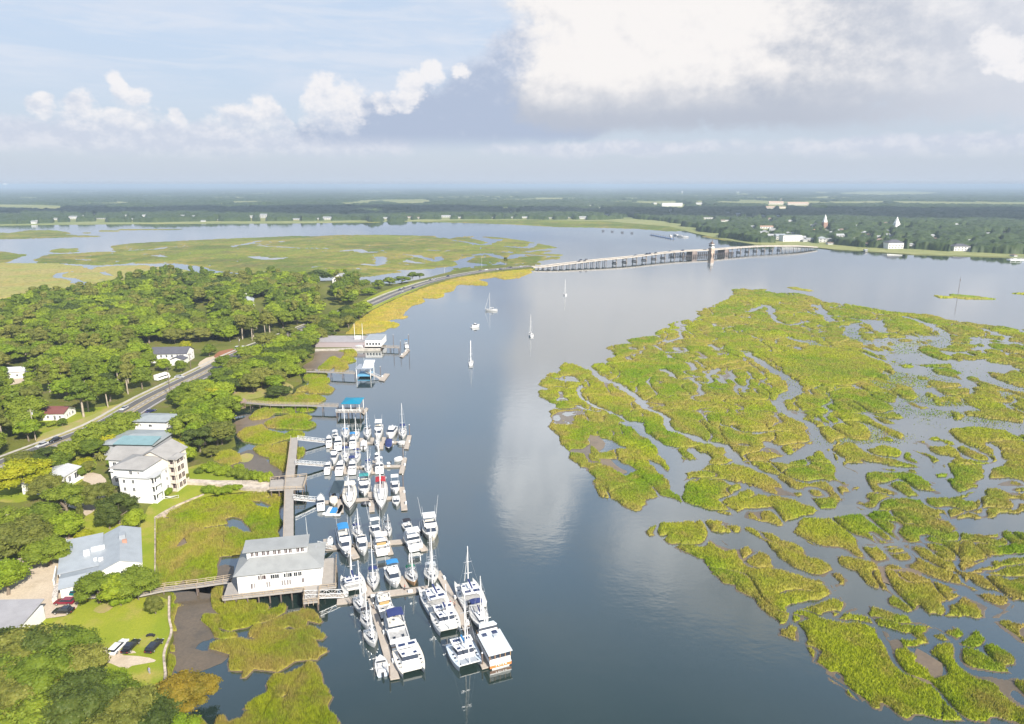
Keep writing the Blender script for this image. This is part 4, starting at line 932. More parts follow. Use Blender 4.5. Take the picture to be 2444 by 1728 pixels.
def scatter_wood():
    pts = []; x0, y0 = WOOD.min(0); x1, y1 = WOOD.max(0); r = np.random.default_rng(5)
    cand = np.stack([x0+(x1-x0)*r.random(26000), y0+(y1-y0)*r.random(26000)], 1)
    ok = inpoly(cand[:,0], cand[:,1], WOOD) & inpoly(cand[:,0], cand[:,1], LAND)
    ok &= seg_dist(cand[:,0], cand[:,1], ROAD, False) > 13.0
    px, py = proj(cand[:,0], cand[:,1], np.full(len(cand), 6.0)); ok &= px > -260
    pb = proj(cand[:,0], cand[:,1], np.full(len(cand), 2.0)); pt = proj(cand[:,0], cand[:,1], np.full(len(cand), 10.0))
    for c in CLEAR:
        for q in ((px, py), pb, pt): ok &= ~inpoly(q[0], q[1], c)
    cand = cand[ok]; kept = []; grid = {}
    for p in cand:
        sp = 7.0 + 1.4*r.random(); g = (int(p[0]//10), int(p[1]//10)); bad = False
        for i in (-1,0,1):
            for j in (-1,0,1):
                for q in grid.get((g[0]+i, g[1]+j), ()):
                    if (p[0]-q[0])**2+(p[1]-q[1])**2 < sp*sp: bad = True
        if not bad: grid.setdefault(g, []).append(p); kept.append(p)
    return np.array(kept)
wood = scatter_wood()
BELT = [Pn([(522,900),(560,886),(600,862),(640,846),(700,815),(745,788),(800,758),(870,738),(872,752),(820,778),(775,800),(745,812),(735,845),(700,872),(680,905),(640,925),(600,925),(560,912)], 5.0),
        Pn([(432,980),(462,950),(500,926),(545,918),(530,940),(545,965),(545,1010),(520,1050),(470,1060),(432,1030)], 5.0),
        Pn([(130,1092),(200,1056),(262,1026),(300,1008),(312,1022),(288,1040),(225,1062),(190,1085),(140,1112)], 5.0)]
def belt_trees():
    r = np.random.default_rng(3); kept = []
    for bp in BELT:
        x0, y0 = bp.min(0); x1, y1 = bp.max(0); c = np.stack([x0+(x1-x0)*r.random(2500), y0+(y1-y0)*r.random(2500)], 1)
        c = c[inpoly(c[:,0], c[:,1], bp) & (seg_dist(c[:,0], c[:,1], ROAD, False) > 11) & inpoly(c[:,0], c[:,1], LAND)]
        for p in c:
            if all((p[0]-q[0])**2+(p[1]-q[1])**2 > 52 for q in kept): kept.append(p)
    for p in kept:
        k = random.choices(['oak','round'],[.6,.4])[0]; li = random.choices([0,1,2,3],[.4,.28,.18,.14])[0]; h = 7.5+3*random.random()
        tree(p[0], p[1], LZ, k, 'mid' if p[1] > 230 else 'near', h, 4.9+1.8*random.random(), LM[li], 'leafy tree of the belt between the river road and the bank', 'trees of the belt between road and river')
belt_trees()
wpx, wpy = proj(wood[:,0], wood[:,1], np.full(len(wood), 6.0))
order = np.argsort(np.where((wpx > -60), wood[:,1], 1e6)); stuffV, stuffT, nst = {}, {}, {}
gk = (fbm(wood[:,0]/40, wood[:,1]/40, 5, 3), fbm(wood[:,0]/25, wood[:,1]/25, 55, 3))
NTREE = 250
for rank, i in enumerate(order):
    x, y = wood[i]; ri = random.random()
    a = gk[0][i]; kind = 'pine' if (a > 0.10 and ri < 0.55) else ('oak' if ri < 0.75 else 'round')
    li = random.choices([0,1,2,3], [0.34, 0.32+0.7*max(0, gk[1][i]), 0.24, 0.10])[0]
    if kind == 'pine': li = 2 if ri < 0.22 else 0
    h = (11.5 if kind == 'pine' else 8.8)+3.6*random.random(); r_ = (5.0 if kind == 'pine' else 5.4)+3.6*random.random()**2
    if rank < NTREE:
        nm = {'pine':('pine with a high flat crown in the dense wood left of the road','pines of the wood left of the road'),
              'oak':('broad green oak in the dense wood left of the road','oaks of the wood left of the road'),
              'round':('rounded leafy tree in the dense wood left of the road','leafy trees of the wood left of the road')}[kind]
        tree(x, y, LZ, kind, 'mid' if y > 240 else 'near', h, r_, LM[li], nm[0], nm[1])
    else:
        me, (V, T), tr = random.choice(protos(kind, 'far')); t = random.random()*6.28; c, s = math.cos(t), math.sin(t)
        W_ = V @ np.array([[c,s,0],[-s,c,0],[0,0,1]]) * np.array([r_/5, r_/5, h/10]) + np.array([x, y, LZ])
        n = nst.get(li, 0); stuffV.setdefault(li, []).append(W_); stuffT.setdefault(li, []).append(T+n); nst[li] = n+len(V)
for li in stuffV:
    tag(npmesh('far_wood', np.concatenate(stuffV[li]), np.concatenate(stuffT[li]), LM[li]), 'closed canopy of the wood beyond the individual trees', kind='stuff')

# ---- palms
def palm(px, py, h, label):
    q = P(px, py, LZ); o = thing('palm_tree', label, 'palm tree', (q.x, q.y, LZ))
    MB().tube((0,0,-.3),(0.25,0,h*0.6),0.22,0.16,7).tube((0.25,0,h*0.6),(0.2,0,h),0.16,0.14,7).build('trunk', M_palebark, o)
    r = random.Random(int(px)); V = []; F = []
    for i in range(34):
        a = r.random()*6.28; up = r.uniform(-0.9, 1.1); L = 2.0; d = Vector((math.cos(a), math.sin(a), 0)); side = Vector((-d.y, d.x, 0)); prev = None
        for k in range(5):
            t = k/4; p = Vector((0.2,0,h)) + d*L*t*(0.9) + Vector((0,0, up*L*t*0.8 - 1.1*t*t)); w = 0.34*math.sin(math.pi*(0.15+0.8*t))
            n = len(V); V += [p-side*w+Vector((0,0,-0.12)), p, p+side*w+Vector((0,0,-0.12))]
            if prev is not None: F += [(prev, n, n+1, prev+1), (prev+1, n+1, n+2, prev+2)]
            prev = n
    MB().add(V, F).build('crown', LM[4] if h > 5 else LM[2], o)
palm(252,1077,5.6,'left one of two tall palms with yellow fronds behind the apartment house')
palm(269,1074,5.8,'right one of two tall palms with yellow fronds behind the apartment house')
palm(240,1100,2.6,'short palm below the two tall palms')

# ---- far canopy beyond the river: one height field of crowns
def far_canopy():
    x = [900.0]
    while x[-1] < 42000: x.append(x[-1] + 6.5*(x[-1]/2000)**1.55)
    Ys = np.array(x); us = np.arange(-1.05, 1.05, 0.00235); Yg, Ug = np.meshgrid(Ys, us, indexing='ij'); Xg = Ug*Yg
    dyr = 6.5*(Yg/2000)**1.55
    Xg = Xg + (rng.random(Xg.shape)-.5)*0.0023*Yg; Yg = Yg + (rng.random(Xg.shape)-.5)*dyr*0.6
    sh = Xg.shape; Xf, Yf = Xg.ravel(), Yg.ravel()
    px, py = proj(Xf, Yf, np.full(Xf.shape, 1.0))
    wx = Xf + fbm(Xf/90, Yf/90, 3, 3)*45; wy = Yf + fbm(Xf/120, Yf/120, 13, 3)*90
    wpx, wpy = proj(wx, wy, np.full(Xf.shape, 1.0))
    # where woods stand: behind a setback shoreline
    shore = [(-5000,610),(-1200,556),(0,534),(80,533),(300,529),(700,528.5),(1000,525),(1170,523.5),(1500,523),(1600,528),(1680,552),(1760,570),(1850,583),(1950,588),(1998,590),(2173,599),(2444,606),(2900,628),(6000,760),(6000,441),(-5000,441)]
    W_ = inpoly(wpx, wpy, shore)
    opens = [G1([(-900,250),(0,252),(300,255),(430,262),(410,300),(300,300),(150,296),(0,290),(-900,300)]), G1([(-600,308),(0,308),(145,310),(140,343),(0,345),(-600,345)]),
      G1([(730,275),(850,268),(1100,272),(1120,285),(900,292),(740,295)]), G1([(140,225),(330,228),(320,240),(150,238)]), G1([(130,200),(260,205),(250,218),(130,216)]),
      G2([(0,232),(60,240),(50,248),(0,246)]), G2([(300,240),(520,235),(520,255),(360,262)]), G2([(560,228),(900,215),(960,232),(820,258),(640,244)]), G2([(1640,205),(1880,206),(2210,208),(2200,216),(1900,216),(1650,212)]),
      G3([(0,160),(150,160),(150,165),(0,166)]), G3([(660,178),(960,175),(960,188),(800,196),(690,192)]), G3([(1250,178),(1700,176),(2300,184),(2700,190),(2700,208),(2296,205),(1820,200),(1600,190),(1300,186)]),
      G3([(1200,127),(1270,127),(1260,138),(1200,137)]), G3([(1330,132),(1460,124),(1720,125),(1860,132),(1800,142),(1560,150),(1340,142)]), G3([(500,147),(660,147),(660,152),(500,151)]),
      G3([(350,186),(510,184),(510,204),(390,206)]), G3([(560,182),(610,184),(600,196)]), G3([(940,205),(1050,205),(1050,216),(940,216)]), G3([(950,178),(1160,180),(1170,196),(960,194)])]
    for p in opens: W_ &= ~inpoly(px, py, p)
    # clearings around houses in the town
    for (hx, hy, w, h) in HOLES: W_ &= ~((np.abs(px-hx) < w) & (py > hy-h*0.15) & (py < hy+h))
    thin = fbm(Xf/260, Yf/420, 33, 4) + 0.25*fbm(Xf/60, Yf/60, 34, 2)
    W_ &= thin > np.where(Yf > 3300, -0.10, -0.46)
    # crowns: nearest of jittered cell centres
    def cells(S, seed):
        ix = np.floor(Xf/S).astype(np.int64); iy = np.floor(Yf/S).astype(np.int64); best = np.full(Xf.shape, 9e9); hb = np.zeros(Xf.shape)
        for a in (-1,0,1):
            for b in (-1,0,1):
                cx = (ix+a+0.5+0.42*_h(ix+a, iy+b, seed))*S; cy = (iy+b+0.5+0.42*_h(ix+a, iy+b, seed+1))*S
                d = (Xf-cx)**2+(Yf-cy)**2; m = d < best; best = np.where(m, d, best); hb = np.where(m, _h(ix+a, iy+b, seed+2), hb)
        return np.sqrt(best)/S, hb
    d1, h1 = cells(13.0, 3); d2, h2 = cells(34.0, 9)
    far = np.clip((Yf-3500)/3000, 0, 1)
    dome1 = np.sqrt(np.clip(1-(d1/0.78)**2, 0, 1)); dome2 = np.sqrt(np.clip(1-(d2/0.8)**2, 0, 1))
    Z = 3.5 + (1-far)*(6.5*dome1*(1+0.35*h1)) + 3.0*dome2*(1+0.8*h2)*(1+1.3*far) + fbm(Xf/300, Yf/300, 44, 3)*5 + (rng.random(Xf.shape)-.5)*1.6*(1+far)
    Z = np.where(W_, np.maximum(Z, 3.0), -1.5)
    idx = np.arange(Xf.size).reshape(sh); q = np.stack([idx[:-1,:-1], idx[:-1,1:], idx[1:,1:], idx[1:,:-1]], -1).reshape(-1, 4)
    q = q[W_[q].any(1)]; used, inv = np.unique(q.ravel(), return_inverse=True)
    V = np.stack([Xf, Yf, Z], -1)[used]
    m = leafmat('far_leaves', (0.022,0.042,0.016), (0.045,0.075,0.02), (0.07,0.095,0.03), 0.1, 0.008)
    tag(npmesh('distant_wood', V, inv.reshape(-1, 4), m), 'unbroken woods stretching from the far shore to the horizon', kind='stuff')
# ------------------------------------------------------------------ buildings
M_white = mat('white_siding', (0.76,0.75,0.73), 0.7, var=0.05, vscale=0.3)
M_cream = mat('cream_wall', (0.68,0.62,0.54), 0.75, var=0.05, vscale=0.3)
M_glass = mat('window_glass', (0.03,0.035,0.045), 0.12)
M_brglass = mat('dark_window', (0.07,0.045,0.05), 0.2)
M_trim = mat('white_trim', (0.82,0.82,0.80), 0.6)
M_gwall = mat('grey_wall', (0.36,0.37,0.40), 0.8, var=0.08)
M_dwood = mat('brown_wood', (0.20,0.14,0.10), 0.8, var=0.2)
def roofmat(name, col, rough=0.5, metal=0.0, seam=1.6):
    m, nt, b = newmat(name); tc = nt.nodes.new('ShaderNodeTexCoord'); sp = nt.nodes.new('ShaderNodeSeparateXYZ'); nt.links.new(tc.outputs['Object'], sp.inputs[0])
    w = nt.nodes.new('ShaderNodeTexWave'); w.wave_type = 'BANDS'; w.bands_direction = 'X'; w.inputs['Scale'].default_value = seam; w.inputs['Distortion'].default_value = 0.0
    nt.links.new(tc.outputs['Object'], w.inputs['Vector'])
    n = nnoise(nt, tc.outputs['Object'], 0.35, 5.0, 0.65).ss(0.35, 0.7)
    c = nmix(nt, n * 0.5, col, tuple(0.72*x for x in col)); c = nmix(nt, NX(nt, w.outputs['Fac']).ss(0.9, 1.0) * 0.25, c, tuple(0.6*x for x in col))
    nt.links.new(c, b.inputs['Base Color']); b.inputs['Roughness'].default_value = rough; b.inputs['Metallic'].default_value = metal
    return m
M_rgrey = roofmat('grey_metal_roof', (0.30,0.31,0.31), 0.45)
M_rlight = roofmat('light_metal_roof', (0.33,0.36,0.39), 0.45)
M_rshing = roofmat('shingle_roof', (0.31,0.30,0.29), 0.9, seam=0.01)
M_rdark = roofmat('dark_roof', (0.10,0.10,0.12), 0.8, seam=0.01)
M_rmaroon = roofmat('maroon_roof', (0.19,0.07,0.06), 0.6, seam=3.0)
M_rteal = roofmat('pale_teal_roof', (0.20,0.32,0.34), 0.5)
M_rblue = roofmat('pale_blue_grey_roof', (0.30,0.33,0.34), 0.5)
M_rbrown = roofmat('brown_roof', (0.22,0.16,0.13), 0.9, seam=0.01)
M_rwhite = roofmat('white_roof', (0.50,0.51,0.52), 0.6)
M_rrust = roofmat('galvanised_roof', (0.33,0.32,0.33), 0.4)

def gable(mb, x0, x1, y0, y1, z, rise, axis='x', oh=0.5, t=0.18):
    """roof over a rectangle: ridge along x or y, with a real thickness"""
    x0 -= oh; x1 += oh; y0 -= oh; y1 += oh
    if axis == 'x':
        ym = (y0+y1)/2
        mb.hexa([(x0,y0,z),(x1,y0,z),(x1,ym,z+rise),(x0,ym,z+rise),(x0,y0,z+t),(x1,y0,z+t),(x1,ym,z+rise+t),(x0,ym,z+rise+t)])
        mb.hexa([(x0,ym,z+rise),(x1,ym,z+rise),(x1,y1,z),(x0,y1,z),(x0,ym,z+rise+t),(x1,ym,z+rise+t),(x1,y1,z+t),(x0,y1,z+t)])
    else:
        xm = (x0+x1)/2
        mb.hexa([(x0,y0,z),(xm,y0,z+rise),(xm,y1,z+rise),(x0,y1,z),(x0,y0,z+t),(xm,y0,z+rise+t),(xm,y1,z+rise+t),(x0,y1,z+t)])
        mb.hexa([(xm,y0,z+rise),(x1,y0,z),(x1,y1,z),(xm,y1,z+rise),(xm,y0,z+rise+t),(x1,y0,z+t),(x1,y1,z+t),(xm,y1,z+rise+t)])
def hip(mb, x0, x1, y0, y1, z, rise, oh=0.5, top=None, t=0.12):
    x0 -= oh; x1 += oh; y0 -= oh; y1 += oh; w, d = x1-x0, y1-y0
    if top: a, b, c, e = top
    elif w > d: a, b, c, e = x0+d/2, x1-d/2, (y0+y1)/2-.01, (y0+y1)/2+.01
    else: a, b, c, e = (x0+x1)/2-.01, (x0+x1)/2+.01, y0+w/2, y1-w/2
    V = [(x0,y0,z),(x1,y0,z),(x1,y1,z),(x0,y1,z),(x0,y0,z+t),(x1,y0,z+t),(x1,y1,z+t),(x0,y1,z+t),(a,c,z+rise+t),(b,c,z+rise+t),(b,e,z+rise+t),(a,e,z+rise+t)]
    mb.add(V, [(3,2,1,0),(0,1,5,4),(1,2,6,5),(2,3,7,6),(3,0,4,7),(4,5,9,8),(5,6,10,9),(6,7,11,10),(7,4,8,11),(8,9,10,11)])
def win(parent, face, bx, u, z, w, h, gm=None, fm=None, frame=True, name='window'):
    """a window part with its frame: face f/b/l/r of box bx = (x0,x1,y0,y1), u along the face"""
    x0, x1, y0, y1 = bx; g = MB(); f = MB(); e = 0.05
    def q(mb, a, b, c, d, o0, o1):
        if face == 'f': mb.box(a, b, y0-o1, y0-o0, c, d)
        elif face == 'b': mb.box(a, b, y1+o0, y1+o1, c, d)
        elif face == 'l': mb.box(x0-o1, x0-o0, a, b, c, d)
        else: mb.box(x1+o0, x1+o1, a, b, c, d)
    q(g, u-w/2, u+w/2, z, z+h, 0.003, 0.04); o = g.build(name, gm or M_glass, parent)
    if frame:
        k = 0.09
        q(f, u-w/2-k, u+w/2+k, z-k, z, 0.004, 0.09); q(f, u-w/2-k, u+w/2+k, z+h, z+h+k, 0.004, 0.09)
        q(f, u-w/2-k, u-w/2, z, z+h, 0.004, 0.09); q(f, u+w/2, u+w/2+k, z, z+h, 0.004, 0.09); q(f, u-0.03, u+0.03, z, z+h, 0.041, 0.07)
        f.build('window_frame', fm or M_trim, o)
    return o
def box_house(name, label, loc, rz, w, d, h, roof='gable', rise=1.8, rm=None, wm=None, wins=(), axis='x', oh=0.5, cat='house', wn=None):
    o = thing(name, label, cat, loc, rz); bx = (-w/2, w/2, 0, d)
    mb = MB().box(-w/2, w/2, 0, d, -0.3, h)
    if roof == 'gable':
        if axis == 'x':
            for x in (-w/2, w/2-0.1): mb.add([(x,0,h),(x+.1,0,h),(x+.1,d,h),(x,d,h),(x,d/2,h+rise*0.97),(x+.1,d/2,h+rise*0.97)], [(0,4,3),(1,2,5),(0,1,5,4),(3,4,5,2),(0,3,2,1)])
        else:
            for y in (0, d-0.1): mb.add([(-w/2,y,h),(w/2,y,h),(0,y,h+rise*0.97),(-w/2,y+.1,h),(w/2,y+.1,h),(0,y+.1,h+rise*0.97)], [(0,1,2),(5,4,3),(0,3,4,1),(1,4,5,2),(2,5,3,0)])
    mb.build('wall', wm or M_white, o)
    r = MB()
    if roof == 'gable': gable(r, -w/2, w/2, 0, d, h+0.02, rise, axis, oh)
    elif roof == 'hip': hip(r, -w/2, w/2, 0, d, h+0.02, rise, oh)
    else: r.box(-w/2-oh, w/2+oh, -oh, d+oh, h+0.02, h+0.25)
    r.build('roof', rm or M_rgrey, o)
    for (face, u, z, ww, hh) in wins: win(o, face, bx, u, z, ww, hh)
    return o
def addbox(o, bx, z0, h, roof=None, rise=1.5, rm=None, wm=None, axis='x', oh=0.4, name='wing'):
    x0, x1, y0, y1 = bx; mb = MB().box(x0, x1, y0, y1, z0, z0+h)
    if roof == 'gable':
        if axis == 'y':
            for y in (y0, y1-0.1): mb.add([(x0,y,z0+h),(x1,y,z0+h),((x0+x1)/2,y,z0+h+rise*.97),(x0,y+.1,z0+h),(x1,y+.1,z0+h),((x0+x1)/2,y+.1,z0+h+rise*.97)], [(0,1,2),(5,4,3),(0,3,4,1),(1,4,5,2),(2,5,3,0)])
        else:
            for x in (x0, x1-0.1): mb.add([(x,y0,z0+h),(x+.1,y0,z0+h),(x+.1,y1,z0+h),(x,y1,z0+h),(x,(y0+y1)/2,z0+h+rise*.97),(x+.1,(y0+y1)/2,z0+h+rise*.97)], [(0,4,3),(1,2,5),(0,1,5,4),(3,4,5,2),(0,3,2,1)])
    w = mb.build(name, wm or M_white, o); r = MB()
    if roof == 'gable': gable(r, x0, x1, y0, y1, z0+h+.02, rise, axis, oh)
    elif roof == 'hip': hip(r, x0, x1, y0, y1, z0+h+.02, rise, oh)
    elif roof == 'flat': r.box(x0-oh, x1+oh, y0-oh, y1+oh, z0+h+.02, z0+h+.22)
    elif roof == 'shed': r.hexa([(x0-oh,y0-oh,z0+h),(x1+oh,y0-oh,z0+h),(x1+oh,y1+oh,z0+h+rise),(x0-oh,y1+oh,z0+h+rise),(x0-oh,y0-oh,z0+h+.15),(x1+oh,y0-oh,z0+h+.15),(x1+oh,y1+oh,z0+h+rise+.15),(x0-oh,y1+oh,z0+h+rise+.15)])
    if roof: r.build('roof', rm or M_rgrey, o)
    return w

# ---- the white boathouse on piles
def boathouse():
    A = P(569.6,1416.6,2.6); B = P(768,1394.4,2.6); d = B-A; ang = math.atan2(d.y, d.x); w = d.length; D = 11.4; zb = 2.6
    o = thing('boathouse', 'large white boathouse with grey hip roof and raised clerestory standing on piles', 'boathouse', A, ang)
    H = 5.0; MB().box(0, w, 0, D, 0.02, H).build('wall', M_white, o)
    r = MB(); hip(r, 0, w, 0, D, H+0.02, 1.9, 0.75, (2.6, w-3.2, 3.9, 8.4)); r.build('roof', M_rgrey, o)
    cx0, cx1, cy0, cy1 = 1.9, w-3.4, 4.3, 8.3; z1 = H+3.9
    cl = MB().box(cx0, cx1, cy0, cy1, H+0.9, z1).build('clerestory', M_white, o)
    rr = MB(); rr.hexa([(cx0-.8,cy0-.9,z1+.02),(cx1+.5,cy0-.9,z1+.02),(cx1+.5,cy1+.5,z1+.5),(cx0-.8,cy1+.5,z1+.5),(cx0-.8,cy0-.9,z1+.22),(cx1+.5,cy0-.9,z1+.22),(cx1+.5,cy1+.5,z1+.7),(cx0-.8,cy1+.5,z1+.7)]); rr.build('clerestory_roof', M_rgrey, cl)
    for i in range(5):
        u = cx0 + (cx1-cx0)*(0.13+0.185*i) + (0.25 if i == 4 else 0)
        for s in (-0.55, 0.55): win(o, 'f', (cx0,cx1,cy0,cy1), u+s, H+2.3, 0.7, 1.25, M_brglass)
    bx = (0, w, 0, D)
    for u, z, ww, hh, g in [(6.2,3.2,0.8,1.1,1),(7.1,3.2,1.25,1.1,1),(9.7,3.1,0.95,1.1,0),(10.9,3.1,0.95,1.1,0),(13.3,3.1,0.85,1.1,0),(14.3,3.1,1.3,1.1,0),(16.1,3.1,0.85,1.1,0),(17.3,3.1,0.85,1.1,0),(20.2,3.1,0.95,1.1,0),(21.2,3.1,1.0,1.1,0),
        (3.9,0.9,0.6,1.5,1),(4.45,0.9,0.4,1.5,1),(8.1,0.9,0.45,1.5,1),(8.65,0.9,0.45,1.5,1),(12.3,0.9,0.45,1.5,1),(12.85,0.9,0.45,1.5,1),(13.8,0.9,0.45,1.5,1),(14.35,0.9,0.45,1.5,1),(18.0,1.1,0.55,1.3,1)]:
        if u < w-0.6: win(o, 'f', bx, u*w/23.2 if w < 23 else u, z, ww, hh, M_brglass if g else M_glass)
    for k in range(4): win(o, 'r', bx, 1.8+2.5*k, 1.0, 1.0, 1.5)
    MB().tube((w-3.5, 8.9, z1), (w-3.6, 9.0, z1+5.5), 0.05, 0.03).build('flagpole', M_trim, o)
    MB().box(w-2.6, w-1.4, 7.3, 8.5, H+0.9, H+1.25).build('skylight', M_gwall, o)
    # deck round the building
    dk = thing('boathouse_deck', 'weathered wooden deck on piles round the white boathouse', 'deck', A, ang)
    m = MB(); m.box(-3.4, w+3.6, -1.9, -0.03, -0.38, 0); m.box(-3.4, -0.03, -0.03, 9.0, -0.38, 0); m.box(w+0.03, w+3.2, -0.03, D+1.0, -0.38, 0)
    m.build('decking', M_plank, dk)
    rl = MB(); e = []
    for a, b in (((-3.4,-1.9),(15.6,-1.9)),((19.6,-1.9),(w+3.6,-1.9)),((w+3.5,-1.9),(w+3.1,D+1))):
        n = max(2, int(math.dist(a,b)/2.2)); 
        for i in range(n+1):
            x = a[0]+(b[0]-a[0])*i/n; y = a[1]+(b[1]-a[1])*i/n; rl.bar((x,y,0),(x,y,0.95),0.12)
        for z in (0.45, 0.95): rl.bar((*a,z),(*b,z),0.12)
    rl.build('railing', M_plank2, dk)
    for i in range(11):
        for y in (-1.5, 4.0, 9.0):
            MB().tube((-3.0+i*(w+6.2)/10, y, -3.6), (-3.0+i*(w+6.2)/10, y, -0.38), 0.19).build('pile', M_pile, dk)
    m = MB().box(15.9, 19.4, -7.4, -1.92, -0.36, 0.01); m.build('landing', M_plank, dk)
    rl = MB()
    for a, b in (((15.9,-1.9),(15.9,-7.4)),((19.4,-1.9),(19.4,-6.6)),((15.9,-7.4),(19.4,-7.4))):
        for i in range(4):
            x = a[0]+(b[0]-a[0])*i/3; y = a[1]+(b[1]-a[1])*i/3; rl.bar((x,y,-0.9),(x,y,0.95),0.12)
        for z in (0.45, 0.95): rl.bar((*a,z),(*b,z),0.12)
    rl.build('railing', M_plank2, dk)
    for x in (16.1, 19.2):
        for y in (-7.1, -4.5): MB().tube((x,y,-3.6),(x,y,-0.36),0.18).build('pile', M_pile, dk)
def plankmat(name, col, sc=3.0):
    m, nt, b = newmat(name); g = nt.nodes.new('ShaderNodeNewGeometry'); pos = g.outputs['Position']
    n = nnoise(nt, pos, 0.5, 4.0, 0.6).ss(0.3, 0.7); n2 = nnoise(nt, pos, sc, 3.0, 0.7).ss(0.3, 0.7)
    c = nmix(nt, n*0.5, col, tuple(0.72*x for x in col)); c = nmix(nt, n2*0.35, c, tuple(0.55*x for x in col))
    nt.links.new(c, b.inputs['Base Color']); b.inputs['Roughness'].default_value = 0.85; return m
M_plank = plankmat('grey_planks', (0.38,0.35,0.32)); M_plank2 = plankmat('tan_timber', (0.46,0.37,0.27)); M_pile = plankmat('dark_pile', (0.17,0.13,0.11))
M_dock = plankmat('dock_planks', (0.47,0.41,0.35)); M_alum = mat('aluminium', (0.66,0.67,0.68), 0.4, 0.3)
boathouse()

# ---- houses
def at(x, y, z=LZ): return (x, y, z)
b = box_house('cottage', 'small house with maroon roof and cream walls by the river road', at(-198.5,279), R(3), 10, 9, 3.0, 'gable', 1.9, M_rmaroon, M_white, [('f',-1.6,1.0,.8,1.2),('f',1.2,.3,.9,2.0),('f',3.4,1.0,.8,1.2),('r',2.4,.9,.8,1.3),('r',4.4,.9,.8,1.3),('r',6.6,.9,1.2,1.3)])
b = box_house('barn', 'long white outbuilding among the trees at the left edge', at(-262,345), R(14), 15, 8, 3.4, 'gable', 1.8, M_rwhite, M_white, [('f',-4,1,1,1.2),('f',2,1,1,1.2),('r',4,1,1,1.4)])
b = box_house('house', 'big white house with dark roof beside the river road', P(404,866,LZ), R(4), 20, 11, 5.2, 'gable', 2.8, M_rdark, M_white, [('f',-7+3*i,z,1,1.5) for i in range(6) for z in (.8,3.2)] + [('r',2.6+2.8*i,z,1,1.4) for i in range(3) for z in (.8,3.2)])
addbox(b, (-16,-10.6,-5,6), 0, 3.4, 'gable', 1.6, M_rwhite, M_white, 'y'); addbox(b, (3,10.4,-6,-0.05), 0, 3.0, 'gable', 1.5, M_rdark, M_white, 'y')
b = box_house('house', 'house with pale grey roof and brick chimney deep in the wood', at(-222,560), R(20), 15, 11, 5.5, 'hip', 3.5, M_rlight, M_white, [('f',-4+2.6*i,1,1,1.4) for i in range(4)])
MB().box(1,2.4,4,5.2,6,11).build('chimney', M_trim, b)
b = box_house('house', 'white gabled house with many windows near the causeway', at(-170,668), R(-8), 13, 12, 9, 'gable', 5, M_rgrey, M_white, [('f',-4.4+2.2*i,z,1.2,1.8) for i in range(5) for z in (1,4,7)], 'y')
addbox(b, (6.6,11,1,9), 0, 5, 'gable', 2, M_rgrey, M_white, 'y')
b = box_house('house', 'brown roofed house in a clearing of the wood', at(-204,640), R(-12), 22, 13, 4.5, 'hip', 4, M_rbrown, M_white, [('f',-7+2.8*i,1,1.1,1.4) for i in range(6)])
addbox(b, (5,14,-6,-0.05), 0, 4.0, 'gable', 3.2, M_rwhite, M_white, 'y')
b = box_house('shed', 'small pale building deep in the wood above the big white house', at(-196,480), R(10), 8, 6, 3.2, 'gable', 1.8, M_rbrown, M_white, [('f',0,1,1,1.2)])
b = box_house('shed', 'tiny white building between tree crowns at left', at(-330,500), R(10), 6, 5, 4.5, 'gable', 1.8, M_rwhite, M_white, [('f',0,1,1,1.2)])
b = box_house('house', 'white walled upper house with pale blue grey roof', at(-147,261.5), R(-3), 13.5, 9, 5.8, 'hip', 1.1, M_rblue, M_white, [('f',-3.6,3.6,.5,1.1),('f',0.3,3.5,1.3,1.0),('r',4,3.2,1,1.2)], oh=0.9)
addbox(b, (-13.5,-6.8,-3,9), 0, 3.6, 'shed', 1.2, M_rblue, M_white); addbox(b, (6.8,10.5,2,8), 0, 4.4, 'flat', 1, M_rdark, M_white)
b = box_house('house', 'grey walled house with a pale teal metal roof', at(-143.5,239), R(-3), 19.5, 15, 4.6, 'hip', 1.4, M_rblue, M_gwall, [('f',-2.2,1.8,.9,.9),('f',0,1.8,.9,.9),('f',3.4,1.8,1.8,.8),('f',6.4,1.8,.9,.9)], oh=0.9)
addbox(b, (-3.8,9.6,-0.9,4.2), 0.02, 5.2, 'shed', 0.9, M_rteal, M_gwall, oh=0.8)
